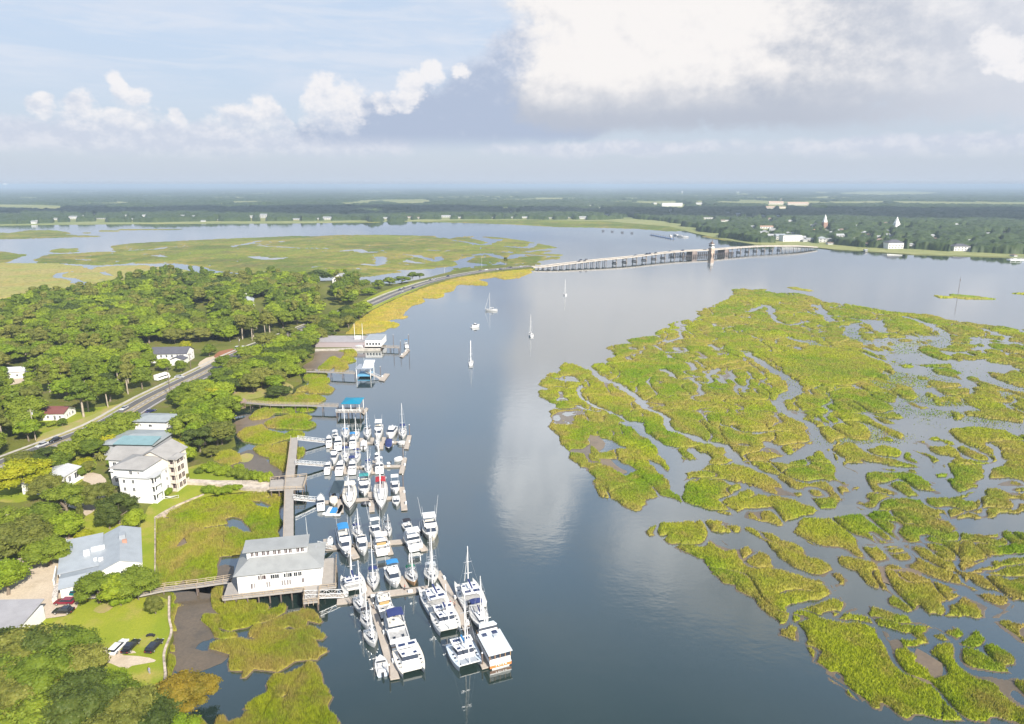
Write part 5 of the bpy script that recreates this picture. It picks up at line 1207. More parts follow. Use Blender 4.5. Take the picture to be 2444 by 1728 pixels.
# apartment house
def condo():
    o = thing('apartment_house', 'tall white and cream apartment house with grey roofs and stacked balconies', 'apartment house', (-114.7,199.5,LZ), R(-7))
    bx = (-10.5,0,0,11); MB().box(*bx, -0.3, 8.6).build('wall', M_white, o)
    for z in (1.2,4.0,6.7):
        for u in (-8.7,-5.6): win(o, 'f', bx, u, z, 0.8, 1.2)
    win(o, 'r', bx, 8.5, 1.5, 0.8, 1.2); win(o, 'r', bx, 8.5, 4.3, 0.8, 1.2); win(o, 'r', bx, 8.5, 6.9, 0.8, 1.2)
    MB().box(-10.9,.4,-.4,11.2,8.62,8.85).build('terrace_roof', M_rwhite, o)
    w2 = (-12.2,-2.0,0.3,10.5); addbox(o, w2, 8.87, 2.7, 'hip', 1.9, M_rshing, M_white, oh=0.9, name='upper_wall')
    win(o, 'f', w2, -6.2, 9.6, 0.9, 1.3); win(o, 'f', w2, -3.6, 9.8, 0.5, 0.8)
    def balcony(x0, x1, y0, y1, z, m=M_trim):
        p = MB().box(x0,x1,y0,y1,z,z+0.18).build('balcony', m, o)
        r = MB()
        for a, b_ in (((x0,y0),(x1,y0)),((x1,y0),(x1,y1))):
            r.bar((*a,z+1.05),(*b_,z+1.05),0.1); n = 6
            for i in range(n+1): r.bar((a[0]+(b_[0]-a[0])*i/n, a[1]+(b_[1]-a[1])*i/n, z+.18),(a[0]+(b_[0]-a[0])*i/n, a[1]+(b_[1]-a[1])*i/n, z+1.05),0.05)
        for q in ((x0,y0),(x1,y0),(x1,y1)): r.bar((q[0],q[1],z),(q[0],q[1],z+2.8),0.22)
        r.build('railing', m, p)
    for k in range(3):
        balcony(0.02,1.5,0.2,3.9,0.1+2.85*k); win(o, 'r', bx, 2.0, 0.5+2.85*k, 2.2, 2.0)
    addbox(o, (0.0,1.7,0.0,4.1), 8.9, 0.1, 'flat', 1, M_rwhite, M_white, oh=0.3, name='balcony_roof')
    c = (-9.5,0.5,9.0,19.5); addbox(o, c, -0.3, 11.6, 'gable', 2.8, M_rshing, M_cream, 'y', oh=0.6, name='cream_wall')
    for z in (4.4,7.3): win(o, 'f', c, -.4, z, 0.6, 1.1)
    c2 = (0.52,2.7,10.2,14.6); addbox(o, c2, -0.3, 11.4, 'hip', 0.8, M_rshing, M_cream, oh=0.9, name='balcony_bay')
    for k in range(4):
        win(o, 'f', c2, 1.6, 0.6+2.85*k, 1.9, 1.9, M_brglass, M_cream); balcony(0.6,2.9,9.1,10.15,0.1+2.85*k, M_cream)
        for u in (11.5,13.4): win(o, 'r', c2, u, 0.8+2.85*k, 1.5, 1.8, M_brglass, M_cream)
    addbox(o, (0.55,3.0,9.0,10.18), 11.3, 0.12, 'flat', 1, M_rshing, M_cream, oh=0.3, name='bay_eave')
    b3 = (-22,-9.6,11,21); addbox(o, b3, -0.3, 9.8, 'gable', 2.6, M_rshing, M_white, 'x', oh=0.7, name='rear_wall')
    for z in (1.5,4.4,7.2):
        for u in (-20,-17,-14): win(o, 'f', b3, u, z, 1.2, 1.4)
    MB().box(-21.8,-15,10.0,10.95,5.6,5.75).build('porch', M_trim, o)
condo()
# white cottage
b = box_house('cottage', 'low white cottage with a white roof and tall black windows', at(-156,206), R(-3), 9.5, 15, 3.4, 'gable', 1.1, M_rwhite, M_white, [('r',1.2,.5,1.2,2.1),('r',2.9,.5,1.2,2.1),('r',4.6,.5,1.2,2.1),('r',7.2,.5,1.0,2.1),('r',9.4,.5,1.2,2.1),('r',12.8,.5,2.0,2.1),('f',-2,.5,1.2,2.1),('f',2,.5,1.2,2.1)], 'y', oh=0.5)
MB().box(4.8,6.4,-1,14,-0.2,0.35).build('terrace', M_trim, b)
b = box_house('garage', 'small white shed with a green roof by the driveway', at(-139.5,197.0), R(-24), 5.2, 4.4, 2.5, 'gable', 0.7, mat('green_roof',(0.05,0.19,0.13),0.6), M_white, [('f',0.6,1.2,1.9,.8)], 'x', oh=0.2, cat='shed')
# long metal roofed building
def longhall():
    o = thing('metal_roofed_hall', 'rambling white building under pale grey metal roofs beside the sandy lot', 'building', (-100.5,157.3,LZ), R(28.6))
    def blk(bx, h, roof, rise, axis='y', nm='wall', rm=M_rlight, oh=0.35): return addbox(o, bx, -0.3, h+0.3, roof, rise, rm, M_white, axis, oh, nm)
    blk((-5.0,4.2,-0.6,19.8), 3.4, 'gable', 1.9, 'y', 'main_wall')
    blk((-13.0,-5.05,10.6,20.0), 3.2, 'shed', 1.0, 'x', 'wing_wall')
    blk((-14.2,-5.05,4.0,10.55), 3.0, 'shed', 0.8, 'x', 'middle_wall')
    blk((-13.5,-5.6,-3.6,3.4), 2.7, 'gable', 0.8, 'x', 'front_wall')
    MB().box(-0.6,0.9,11.2,13.6,4.6,6.6).build('cupola', M_rlight, o)
    MB().box(0.1,1.2,9.3,10.1,4.4,5.9).build('chimney', mat('brick',(0.40,0.22,0.16),0.9), o)
    MB().box(-8.9,-7.6,9.2,10.3,3.8,5.0).box(-7.3,-4.2,10.7,12.0,3.9,4.6).build('roof_unit', M_trim, o)
    MB().box(-5.4,-4.4,4.6,5.4,3.6,4.4).box(-6.6,-5.9,6.0,6.6,3.4,4.0).build('roof_vent', M_trim, o)
    for u in (1,4,7,12,16): win(o, 'r', (-5.0,4.2,-0.6,19.8), u, 1.0, 1.4, 1.3)
    for u in (-3.4,0,2.6): win(o, 'f', (-5.0,4.2,-0.6,19.8), u, 1.0, 1.2, 1.3)
    MB().box(-15.4,-14.3,-4.2,3.0,0,1.1).build('stone_planter', mat('stone',(0.55,0.50,0.45),0.9,var=0.6,vscale=4), o)
    MB().box(-15.6,-15.3,3.2,10.5,0,2.2).build('screen_wall', M_trim, o)
longhall()
b = box_house('barn', 'low barn with a galvanised roof at the bottom left lot', at(-122.5,130.5), R(2), 27, 8.8, 3.6, 'flat', 1, M_rrust, M_white, oh=0.3)
for c in list(b.children):
    if c.name.startswith('roof'): bpy.data.objects.remove(c)
MB().hexa([(-13.8,-.4,3.6),(13.8,-.4,3.6),(13.8,9.2,4.9),(-13.8,9.2,4.9),(-13.8,-.4,3.8),(13.8,-.4,3.8),(13.8,9.2,5.1),(-13.8,9.2,5.1)]).build('roof', M_rrust, b)
# restaurant on the bank
b = box_house('restaurant', 'low riverside restaurant with a wide flat grey roof', at(-109,416), R(0), 33, 18, 3.3, 'flat', 1, roofmat('flat_grey_roof',(0.34,0.32,0.33),0.9,seam=0.01), mat('mauve_wall',(0.33,0.28,0.29),0.8), oh=0.2, cat='restaurant')
addbox(b, (16.6,27,2,19), 0, 4.2, 'flat', 1, M_rlight, M_white, oh=0.2)
for i in range(5): win(b, 'f', (16.6,27,2,19), 18+1.9*i, 1.0, 1.2, 1.6)
for x in (9.5,14.5): MB().tube((x,6,3.5),(x,6,14),0.16,0.1).build('mast', M_trim, b)
MB().box(9,12.4,8,11,3.5,5.2).build('roof_unit', M_trim, b)
MB().box(-16.5,27,-3.4,-0.5,-1.6,-0.3).build('terrace', M_conc, b)
# motor home beside the road
def motorhome():
    q = P(388,905,LZ); o = thing('motorhome', 'white motor home parked among trees beside the river road', 'motor home', q, R(70))
    MB().box(-4.2,3.0,-1.25,1.25,0.5,3.1).build('body', M_trim, o); MB().hexa([(3.02,-1.2,.5),(4.3,-1.1,.5),(4.3,1.1,.5),(3.02,1.2,.5),(3.02,-1.2,2.6),(3.5,-1.1,2.5),(3.5,1.1,2.5),(3.02,1.2,2.6)]).build('cab', M_trim, o)
    MB().box(-3.6,2.4,-1.30,-1.255,1.6,2.2).build('window', M_glass, o)
    for x in (-2.6,2.6):
        for y in (-1.1,1.1): MB().tube((x,y-.12,.42),(x,y+.12,.42),.42,.42,10).build('wheel', mat('tyre',(0.02,0.02,0.02),.8), o)
motorhome()
# pier shelter
def shelter():
    q = P(562,975,LZ); o = thing('shelter', 'open sided wooden shelter at the land end of the second pier', 'shelter', q, R(38))
    f = MB().box(-4,4,-2.2,2.2,0,.25).build('floor', M_dwood, o)
    p = MB()
    for x in (-3.8,-1.3,1.3,3.8):
        for y in (-2,2): p.bar((x,y,.25),(x,y,2.7),.2)
    p.build('framework', M_dwood, o)
    r = MB(); gable(r,-4.2,4.2,-2.4,2.4,2.72,1.2,'x',.3); r.build('roof', M_rbrown, o)
shelter()

# ------------------------------------------------------------------ walkways, gangways, floating docks
def walkway(name, label, pts, w, z, m=M_plank, rail=True, pile=5.0, cat='pier', rails='both', z1=None, railm=None):
    """pts are plan points; deck on piles with rails"""
    pts = [Vector((p[0], p[1], 0)) for p in pts]; o = thing(name, label, cat, (pts[0].x, pts[0].y, 0)); org = pts[0]
    dk = MB(); rl = MB(); n = len(pts); L = [0]
    for i in range(n-1): L.append(L[-1]+(pts[i+1]-pts[i]).length)
    zf = lambda t: z if z1 is None else z+(z1-z)*t/L[-1]
    for i in range(n-1):
        a = pts[i]-org; b_ = pts[i+1]-org; d = (b_-a).normalized(); s = Vector((-d.y,d.x,0))*w/2; za, zb = zf(L[i]), zf(L[i+1])
        u = Vector((0,0,1)); dk.hexa([a-s+u*(za-.3), b_-s+u*(zb-.3), b_+s+u*(zb-.3), a+s+u*(za-.3), a-s+u*za, b_-s+u*zb, b_+s+u*zb, a+s+u*za])
        if rail:
            k = max(1, int((b_-a).length/2.0))
            for sg in ((-1,1) if rails == 'both' else ((1,) if rails == 'l' else (-1,))):
                for h in (0.5, 1.0): rl.bar(a+s*sg*.93+u*(za+h), b_+s*sg*.93+u*(zb+h), .10)
                for j in range(k+1):
                    p = a+(b_-a)*j/k+s*sg*.93; zz = za+(zb-za)*j/k; rl.bar(p+u*zz, p+u*(zz+1.0), .10)
        if pile:
            k = max(1, round((b_-a).length/pile))
            for j in range(k+1 if i == n-2 else k):
                for sg in (-1,1):
                    p = a+(b_-a)*j/k+s*sg*.8; zz = za+(zb-za)*j/k
                    MB().tube(p+u*(-1.5), p+u*(zz-.3), .17).build('pile', M_pile, o)
    dk.build('decking', m, o)
    if rail: rl.build('railing', railm or M_plank2, o)
    return o
def gangway(label, a, b, z0, z1, w=1.6):
    a = Vector((a[0],a[1],z0)); b = Vector((b[0],b[1],z1)); o = thing('gangway', label, 'gangway', (a.x,a.y,0)); org = Vector((a.x,a.y,0)); a, b = a-org, b-org
    d = (b-a).normalized(); s = Vector((-d.y,d.x,0)).normalized()*w/2; u = Vector((0,0,1))
    MB().hexa([a-s-u*.15,b-s-u*.15,b+s-u*.15,a+s-u*.15,a-s,b-s,b+s,a+s]).build('decking', M_dock, o)
    t = MB(); k = max(4, int((b-a).length/1.3))
    for sg in (-1,1):
        t.bar(a+s*sg, b+s*sg, .16); t.bar(a+s*sg+u*1.1, b+s*sg+u*1.1, .12)
        for j in range(k):
            p, q = a+(b-a)*j/k+s*sg, a+(b-a)*(j+1)/k+s*sg; t.bar(p, p+u*1.1, .09); t.bar(p if j % 2 else p+u*1.1, q+u*1.1 if j % 2 else q, .08)
    t.build('truss_railing', M_alum, o); return o
def fdock(label, quads, piles=()):
    """floating dock: quads of picture points on its deck level"""
    ps = [[P(x, y, .5) for x, y in q] for q in quads]; c = ps[0][0].copy(); c.z = 0
    o = thing('floating_dock', label, 'dock', c); m = MB(); fl = MB()
    for q in ps:
        pts = [(p.x-c.x, p.y-c.y) for p in q]; m.poly(pts, .22, .5); cen = (sum(p[0] for p in pts)/4, sum(p[1] for p in pts)/4)
        fl.poly([(cen[0]+(p[0]-cen[0])*.97, cen[1]+(p[1]-cen[1])*.97) for p in pts], -.3, .215)
    for q in ps:      # dock boxes and thin posts along the edges
        e = [(q[1]-q[0]), (q[2]-q[1])]; k = 0 if e[0].length > e[1].length else 1; Lg = e[k].length
        if Lg < 7: continue
        a_, b_ = (q[0], q[1]) if k == 0 else (q[1], q[2]); cen = (q[0]+q[1]+q[2]+q[3])/4; n_ = int(Lg/8)
        for i in range(n_):
            t = (i+.5)/n_; pt = a_+(b_-a_)*t; pt = pt+(cen-pt-(b_-a_)*(.5-t))*.25; pt = pt-c
            MB().obox((pt.x, pt.y, .505), 1.1, .5, .55, math.atan2((b_-a_).y, (b_-a_).x)).build('dock_box', M_trim, o)
    m.build('decking', M_dock, o); fl.build('float', mat('float_grey',(0.25,0.23,0.21),.8), o)
    for (x, y, h) in piles:
        p = P(x, y, 0); pl = MB().tube((p.x-c.x,p.y-c.y,-1.5),(p.x-c.x,p.y-c.y,h),.17).build('mooring_pile', M_pile, o)
        MB().tube((p.x-c.x,p.y-c.y,h),(p.x-c.x,p.y-c.y,h+.35),.2,.03).build('pile_cap', M_trim, pl)
    return o
A_ = lambda pts: zt(650,950,5.41,pts)     # readings off the enlarged crops of the marina
B_ = lambda pts: zt(740,1200,6.378,pts)
C_ = lambda pts: zt(800,1350,5.218,pts)
def lineq(a, b, w):   # quad of dock round a picture line with width w in metres
    p, q = P(*a, .5), P(*b, .5); d = (q-p).normalized(); s = Vector((-d.y,d.x,0))*w/2
    out = []
    for v in (p-s, q-s, q+s, p+s): out.append(proj(v.x, v.y, .5))
    return out
main = Pn(A_([(285,510),(225,1040),(215,1180),(208,1640)])+[(688,1296)], 3.0)
walkway('marina_pier', 'long straight wooden pier joining the boathouse to the marina docks', [main[0],main[1],main[2],main[4]], 2.8, 3.0, rails='r', pile=5.5)
pl = Pn(A_([(-25,1060),(450,1010),(400,1175),(-35,1190)]), 3.0)
o = thing('pier_deck', 'wide wooden deck with benches where the marina pier meets the stone ramp', 'deck', (pl[0][0],pl[0][1],0)); pp = [(p[0]-pl[0][0], p[1]-pl[0][1]) for p in pl]
MB().poly(pp, 2.66, 3.03).build('decking', M_plank, o); rl = MB()
for i, j in ((0,1),(1,2),(2,3)):
    a, b_ = Vector((*pp[i],3.03)), Vector((*pp[j],3.03)); k = max(2,int((b_-a).length/2))
    for h in (.5,1.0): rl.bar(a+Vector((0,0,h)), b_+Vector((0,0,h)), .14)
    for t in range(k+1): rl.bar(a+(b_-a)*t/k, a+(b_-a)*t/k+Vector((0,0,1)), .14)
rl.build('railing', M_plank2, o)
for i in range(5):
    for j in range(3):
        u, v = .04+.92*i/4, .05+.9*j/2; p = (np.array(pp[0])*(1-u)+np.array(pp[1])*u)*(1-v)+(np.array(pp[3])*(1-u)+np.array(pp[2])*u)*v
        MB().tube((p[0],p[1],-1.5),(p[0],p[1],2.66),.2).build('pile', M_pile, o)
# stone ramp from the lawn
rp = [(440,1142),(520,1146),(646,1146),(646,1166),(585,1166),(520,1155),(440,1151)]
o = sheet('stone_ramp', rough_edge(Pn(rp, LZ+.9), 2, .15), LZ+.9, mat('old_stone',(0.50,0.43,0.36),.9,var=.35,vscale=.5), thick=2.2, kind=None, label='low stone retaining ramp running from the lawn to the wooden deck', cat='ramp')
# boardwalk, piers
bwk = Pn([(330,1418),(392,1405),(470,1396),(553,1384)], 2.6); walkway('boardwalk', 'wooden boardwalk with rails from the lawn to the boathouse', bwk, 2.0, 2.6, pile=5.5, cat='boardwalk')
p1 = Pn(R5([(770,520),(1000,522),(1330,538)]), 2.8); walkway('pier', 'narrow wooden pier leading to the covered boat lift', p1, 2.0, 2.8, pile=6)
p2 = Pn(R5([(290,800),(560,825),(900,830),(1170,838)]), 2.8); walkway('pier', 'long narrow wooden pier leading to the blue canopy', p2, 1.9, 2.8, pile=6)
p3 = Pn(R5([(1575,298),(1730,305)]), 2.2); walkway('pier', 'short pier beyond the restaurant ending in mooring posts', p3, 2.0, 2.2, pile=6)
def canopy_dock():
    q = P(*R5([(1175,868)])[0], 2.8); e = P(*R5([(1400,868)])[0], 2.8); w = e.x-q.x
    o = thing('boat_shelter', 'covered boat platform with a bright blue canopy roof', 'boat shelter', (q.x,q.y,0))
    MB().box(0,w,-4,2.5,2.5,2.8).build('decking', M_plank, o); p = MB()
    for x in (0.3,w/2,w-.3):
        for y in (-3.8,2.3): p.bar((x,y,-1.5),(x,y,2.5),.35)
    p.build('substructure', M_pile, o); p = MB()
    for x in (2.8,w/2+1,w-.8):
        for y in (-3.0,5.2): p.bar((x,y,-1.5 if y > 3 else 2.8),(x,y,6.4),.22)
    p.build('framework', M_trim, o)
    r = MB(); hip(r, 2.7, w-.7, -3.2, 5.4, 6.4, 0.9, .4); r.build('canopy', mat('blue_canopy',(0.0,0.20,0.33),.5), o)
    r = MB(); 
    for z in (3.4,4.0): r.bar((0,-4,z),(w,-4,z),.12)
    for i in range(7): r.bar((w*i/6,-4,2.8),(w*i/6,-4,4.0),.1)
    r.build('railing', M_trim, o)
canopy_dock()
fdock('small floating dock beside the blue canopy', [R5([(1385,895),(1430,850),(1450,860),(1410,915)])])
def boatlift():
    q = P(*R5([(1345,585)])[0], 0); o = thing('boat_lift', 'white framed boat lift with a tilted solar canopy at the end of the first pier', 'boat lift', (q.x,q.y,0))
    p = MB()
    for x in (0,7.5):
        for y in (0,9): p.bar((x,y,-1.5),(x,y,5.2),.3)
    p.build('framework', M_trim, o); MB().box(-.5,8,-.5,9.5,5.2,5.4).build('roof', mat('lift_roof',(0.30,0.33,0.38),.5), o)
    MB().hexa([(3,1,5.42),(8.5,1,5.42),(8.5,9,7.8),(3,9,7.8),(3,1,5.52),(8.5,1,5.52),(8.5,9,7.9),(3,9,7.9)]).build('solar_canopy', mat('pale_panel',(0.62,0.64,0.68),.4), o)
    MB().box(.3,7.2,.5,8.5,.9,1.6).build('cradle', mat('lift_blue',(0.12,0.35,0.55),.5), o)
boatlift()
g = Pn(R5([(1430,545),(1555,570)]), 1.5); gangway('white gangway from the covered boat lift down to its dock', g[0], g[1], 2.8, .6, 1.8)
fdock('floating dock at the end of the first pier', [R5([(1545,600),(1600,540),(1645,543),(1595,610)])], [(*R5([(1563,560)])[0],5)])
fdock('floating dock beyond the restaurant', [R5([(1735,385),(1805,320),(1832,325),(1765,393)])], [(*R5([(x,y)])[0],h) for x,y,h in ((1683,330,10),(1748,360,8),(1823,345,11))])
# marina docks
fdock('first marina dock counted from the far side, with finger piers and a T head', [lineq(*A_([(690,585),(1720,565)]),1.7), A_([(1745,480),(1797,480),(1757,655),(1700,650)])] +
   [lineq(*A_(p),1.5) for p in ([(780,590),(765,655)],[(1110,585),(1105,648)],[(1412,580),(1408,650)],[(1150,515),(1150,565)],[(1292,510),(1290,560)],[(1440,505),(1438,560)])], [(*A_([(1772,480)])[0],4.5)])
fdock('second marina dock from the far side, with a T head', [lineq(*A_([(690,895),(1665,872)]),1.7), A_([(1685,770),(1738,770),(1697,967),(1633,965)])] +
   [lineq(*A_(p),1.5) for p in ([(950,905),(948,970)],[(1310,895),(1305,965)],[(1010,810),(1005,880)],[(1320,800),(1318,870)])], [(*A_([(1690,770)])[0],5.5)])
fdock('third marina dock from the far side, with a long T head', [lineq(*A_([(600,1345),(730,1335)]),1.7), lineq(*A_([(730,1330),(1650,1278)]),1.8), A_([(1635,1145),(1705,1147),(1745,1438),(1665,1445)])] +
   [lineq(*A_(p),1.7) for p in ([(1280,1300),(1285,1460)],[(870,1340),(885,1470)],[(1265,1210),(1268,1290)])], [(*A_([(1690,1145)])[0],4.5)])
fdock('fourth marina dock beside the boathouse with wide fingers', [lineq(*B_([(230,685),(1500,575)]),2.2), lineq(*B_([(235,550),(240,640)]),1.3), lineq(*B_([(560,600),(700,835)]),2.0), lineq(*B_([(1170,620),(1230,775)]),1.5), lineq(*B_([(1090,430),(1150,570)]),1.5), B_([(1430,540),(1600,470),(1800,712),(1690,730)])])
fdock('long floating dock reached from the boathouse landing', [lineq(*B_([(410,1500),(680,1470)]),2.2), lineq(*B_([(670,1440),(1800,1295)]),2.3), lineq(*B_([(800,1190),(900,1370)]),1.8), lineq(*B_([(1370,1120),(1470,1310)]),1.7)])
fdock('left long floating pier running toward the viewer', [C_([(395,385),(468,378),(802,1395),(688,1415)])], [(*C_([(680,1400)])[0],3.2), (*C_([(480,560)])[0],2.0)])
fdock('right long floating pier running toward the viewer', [C_([(1240,75),(1310,60),(1430,260),(1345,270)]), C_([(1345,272),(1430,262),(1950,1250),(1830,1282)])], [(*C_([(1832,1250)])[0],3.2), (*C_([(1655,830)])[0],2.0)])
for lb, a, b_ in (('aluminium gangway to the first marina dock', A_([(325,530)])[0], A_([(715,575)])[0]), ('aluminium gangway to the second marina dock', A_([(300,845)])[0], A_([(735,880)])[0]), ('aluminium gangway to the third marina dock', A_([(275,1300)])[0], A_([(605,1335)])[0])):
    p, q = P(*a, 3.0), P(*b_, .5); gangway(lb, p, q, 3.0, .55)
p, q = P(*B_([(140,655)])[0], 2.6), P(*B_([(330,690)])[0], .5); gangway('short gangway from the boathouse corner to the fourth dock', p, q, 2.6, .55)
p, q = P(728,1424,2.6), P(820,1421,.5); gangway('long aluminium gangway from the boathouse landing', p, q, 2.6, .55, 1.9)
# sea wall along the lawns
def seawall(label, px, h=.35, w=.5):
    p = rough_edge(Pn(px, LZ), 2.0, .25)[:-1]; p = p[:]; q = catmull(Pn(px, LZ), 6); mb = MB(); strip(mb, q, w, LZ+h, 2.2); o = mb.build('sea_wall', mat('wall_stone',(0.42,0.35,0.28),.95,var=.5,vscale=.8)); tag(o, label, 'sea wall')
seawall('low timber and stone sea wall along the lower lawn', [(372,1660),(394,1620),(392,1560),(409,1511),(404,1476),(404,1425)])
seawall('straight low wall between the side lawn and the marsh', [(370,1405),(370,1320),(370,1238)], .25, .3)
seawall('stone wall curving along the apartment lawn', [(370,1237),(403,1217),(440,1200),(486,1181)], .35, .7)

# ------------------------------------------------------------------ the bridge
M_bconc = mat('bridge_concrete', (0.48,0.44,0.39), .85, var=.2, vscale=.3); M_bpile = mat('bridge_pile', (0.27,0.235,0.21), .9, var=.2, vscale=.3)
BR = catmull(np.array([P(x, y, z)[:2] for x, y, z in [(1271,636,3),(1310,633,4),(1400,621.5,6.5),(1500,613,7),(1604,602,7.2),(1691,597,7.4),(1745,592.5,7.4),(1809,589,7.0),(1880,588.0,6.0),(1946,588.0,4)]]), 12)
def bridge():
    n = len(BR); Ls = np.concatenate([[0], np.cumsum(np.linalg.norm(np.diff(BR, axis=0), axis=1))]); T = Ls[-1]
    zt_ = np.interp(Ls/T, [0,.06,.2,.5,.8,.93,1.0], [2.2,4.0,6.3,8.0,7.8,6.0,3.0])
    o = thing('bridge', 'long low concrete road bridge on rows of piers crossing the river', 'bridge', (BR[0][0],BR[0][1],0)); org = BR[0]; Q = BR-org
    strip(MB(), Q, 10.5, zt_, .7).build('deck', M_bconc, o); strip(MB(), Q, 8.6, zt_+.05).build('carriageway', M_asph, o)
    for s in (-1,1): strip(MB(), Q, .35, zt_+.75, .75, off=s*5.05).build('parapet', M_bconc, o)
    pos = lambda L: (np.array([np.interp(L, Ls, Q[:,0]), np.interp(L, Ls, Q[:,1])]), np.interp(L, Ls, zt_))
    def dirat(L):
        a, _ = pos(max(0, L-3)); b_, _ = pos(min(T, L+3)); d = b_-a; return d/np.linalg.norm(d)
    # the pier spacing widens towards the opening span
    tx = [P(x, 616, 0) for x in (0,)]
    pxs = [1275,1285,1296,1310,1325,1340,1356,1370,1386,1400,1414,1428,1443,1467,1491,1515,1538,1561,1583,1606,1628,1650] + [1744,1764,1784,1803,1822,1841,1860,1870,1880,1890,1899,1908,1917,1926,1935]
    prj = np.array([proj(BR[i][0], BR[i][1], zt_[i])[0] for i in range(n)])
    for px in pxs:
        L = float(np.interp(px, prj, Ls)); c, z = pos(L); d = dirat(L); s = np.array([-d[1], d[0]])
        m = MB(); small = px < 1445 or px > 1865
        cap = MB(); a = c-s*4.6; b_ = c+s*4.6; cap.bar((*a, z-1.45), (*b_, z-1.45), 1.0, .8)
        for k in (-3.4,0,3.4) if small else (-3.2,3.2):
            p = c+s*k; m.tube((*p,-1.5),(*p,z-1.9), .36 if small else .62, None, 8)
        if not small:
            m.bar((*(c-s*4.4),1.0),(*(c+s*4.4),1.0),1.6,1.4)
        b2 = m.build('pier', M_bpile, o); cap.build('pier_cap', M_bpile, b2)
    # opening span with operator house, rest piers and timber fenders
    def at_px(px): L = float(np.interp(px, prj, Ls)); c, z = pos(L); return c, z, dirat(L)
    c, z, d = at_px(1690); s = np.array([-d[1], d[0]]); a = math.atan2(d[1], d[0])
    c2 = c-s*6.5
    MB().obox((c2[0],c2[1],-1), 6.5, 6.5, z+4, a).build('tower_base', mat('tower_stone',(0.50,0.38,0.30),.9,var=.3,vscale=.3), o)
    t = MB().obox((c2[0],c2[1],z+3), 5.5, 5.5, 6.0, a).build('control_house', M_white, o)
    MB().obox((c2[0],c2[1],z+5.6), 5.6, 5.6, 1.8, a).build('window', M_glass, t)
    MB().obox((c2[0],c2[1],z+9.05), 6.8, 6.8, .5, a).obox((c2[0],c2[1],z+9.5), 3, 3, 2.0, a).tube((c2[0],c2[1],z+11.5),(c2[0]+1,c2[1],z+15),.9,.2).build('roof', M_rbrown, t)
    for px in (1652,1726):
        c, z, d = at_px(px); a = math.atan2(d[1], d[0]); MB().obox((c[0],c[1],-1), 9, 13, z+.2, a).build('rest_pier', mat('dark_stone',(0.26,0.21,0.19),.9,var=.3,vscale=.3), o)
    f = MB()
    for px in list(range(1613,1736,5)):
        c, z, d = at_px(px); s = np.array([-d[1], d[0]])
        for k in (-13,13): f.tube((*(c+s*k),-1.5),(*(c+s*k),3.6),.5)
    for k in (-13,13):
        for z_ in (1.2,2.8):
            A0, _, d0 = at_px(1613); A1, _, d1 = at_px(1735); s0 = np.array([-d0[1],d0[0]]); s1 = np.array([-d1[1],d1[0]]); f.bar((*(A0+s0*k),z_),(*(A1+s1*k),z_),.6)
    f.build('timber_fender', mat('tarred_timber',(0.07,0.06,0.06),.8), o)
    lp = MB()
bridge()
def bridge_point(px):
    z = 8.0; best = None
    for t in np.linspace(0, 1, 400):
        i = min(int(t*(len(BR)-1)), len(BR)-2); f = t*(len(BR)-1)-i; p = BR[i]*(1-f)+BR[i+1]*f; zz = float(np.interp(t, [0,.06,.2,.5,.8,.93,1.0], [2.2,4.0,6.3,8.0,7.8,6.0,3.0])); q = proj(p[0],p[1],zz)[0]
        if best is None or abs(q-px) < best[0]: d = BR[i+1]-BR[i]; best = (abs(q-px), p, zz, math.atan2(d[1],d[0]))
    return best[1:]
# ------------------------------------------------------------------ the town across the river and far houses
HOLES = []
def fhouse(px, py, w, h, label, rm=None, wm=None, roof='gable', name='house', extra=0, z=1.0, axis='x', rz=None, windows=True, cat='house', hole=True, group=None):
    """px,py: foot of the house; w px wide, h px tall in the full size photograph"""
    if w < 30: w, h = w*.85, h*.85
    q = P(px, py, z); s = (q.y*cP+(CAM_H-z)*sP)/FPX; W = w*s; Hh = h*s; rise = 0.0 if roof == 'flat' else Hh*0.34; wh = Hh-rise; D = max(8.0, min(W*.7, 16))
    wins = []
    if windows and w > 16:
        k = max(2, int(W/5)); fl = 2 if wh > 6 else 1
        wins = [('f', -W/2+W*(i+.5)/k, 1.0+j*3.2, W/k*.42, 1.6) for i in range(k) for j in range(fl)]
    o = box_house(name, label, (q.x, q.y, z), (random.random()-.5)*.3 if rz is None else rz, W, D, wh, roof, max(rise, .5), (mat('far_pale_roof',(0.36,0.37,0.38),.8) if rm is M_rwhite and w < 24 else rm or M_rgrey), wm or (M_white if w > 24 else mat('far_wall',(0.50,0.50,0.49),.8)), wins, axis, oh=.6, cat=cat)
    if group: o['group'] = group
    if hole: HOLES.append((px, py, w*.58, 8.5))
    return o
def T3(x, y): return zt(1400,400,2.199,[(x,y)])[0]
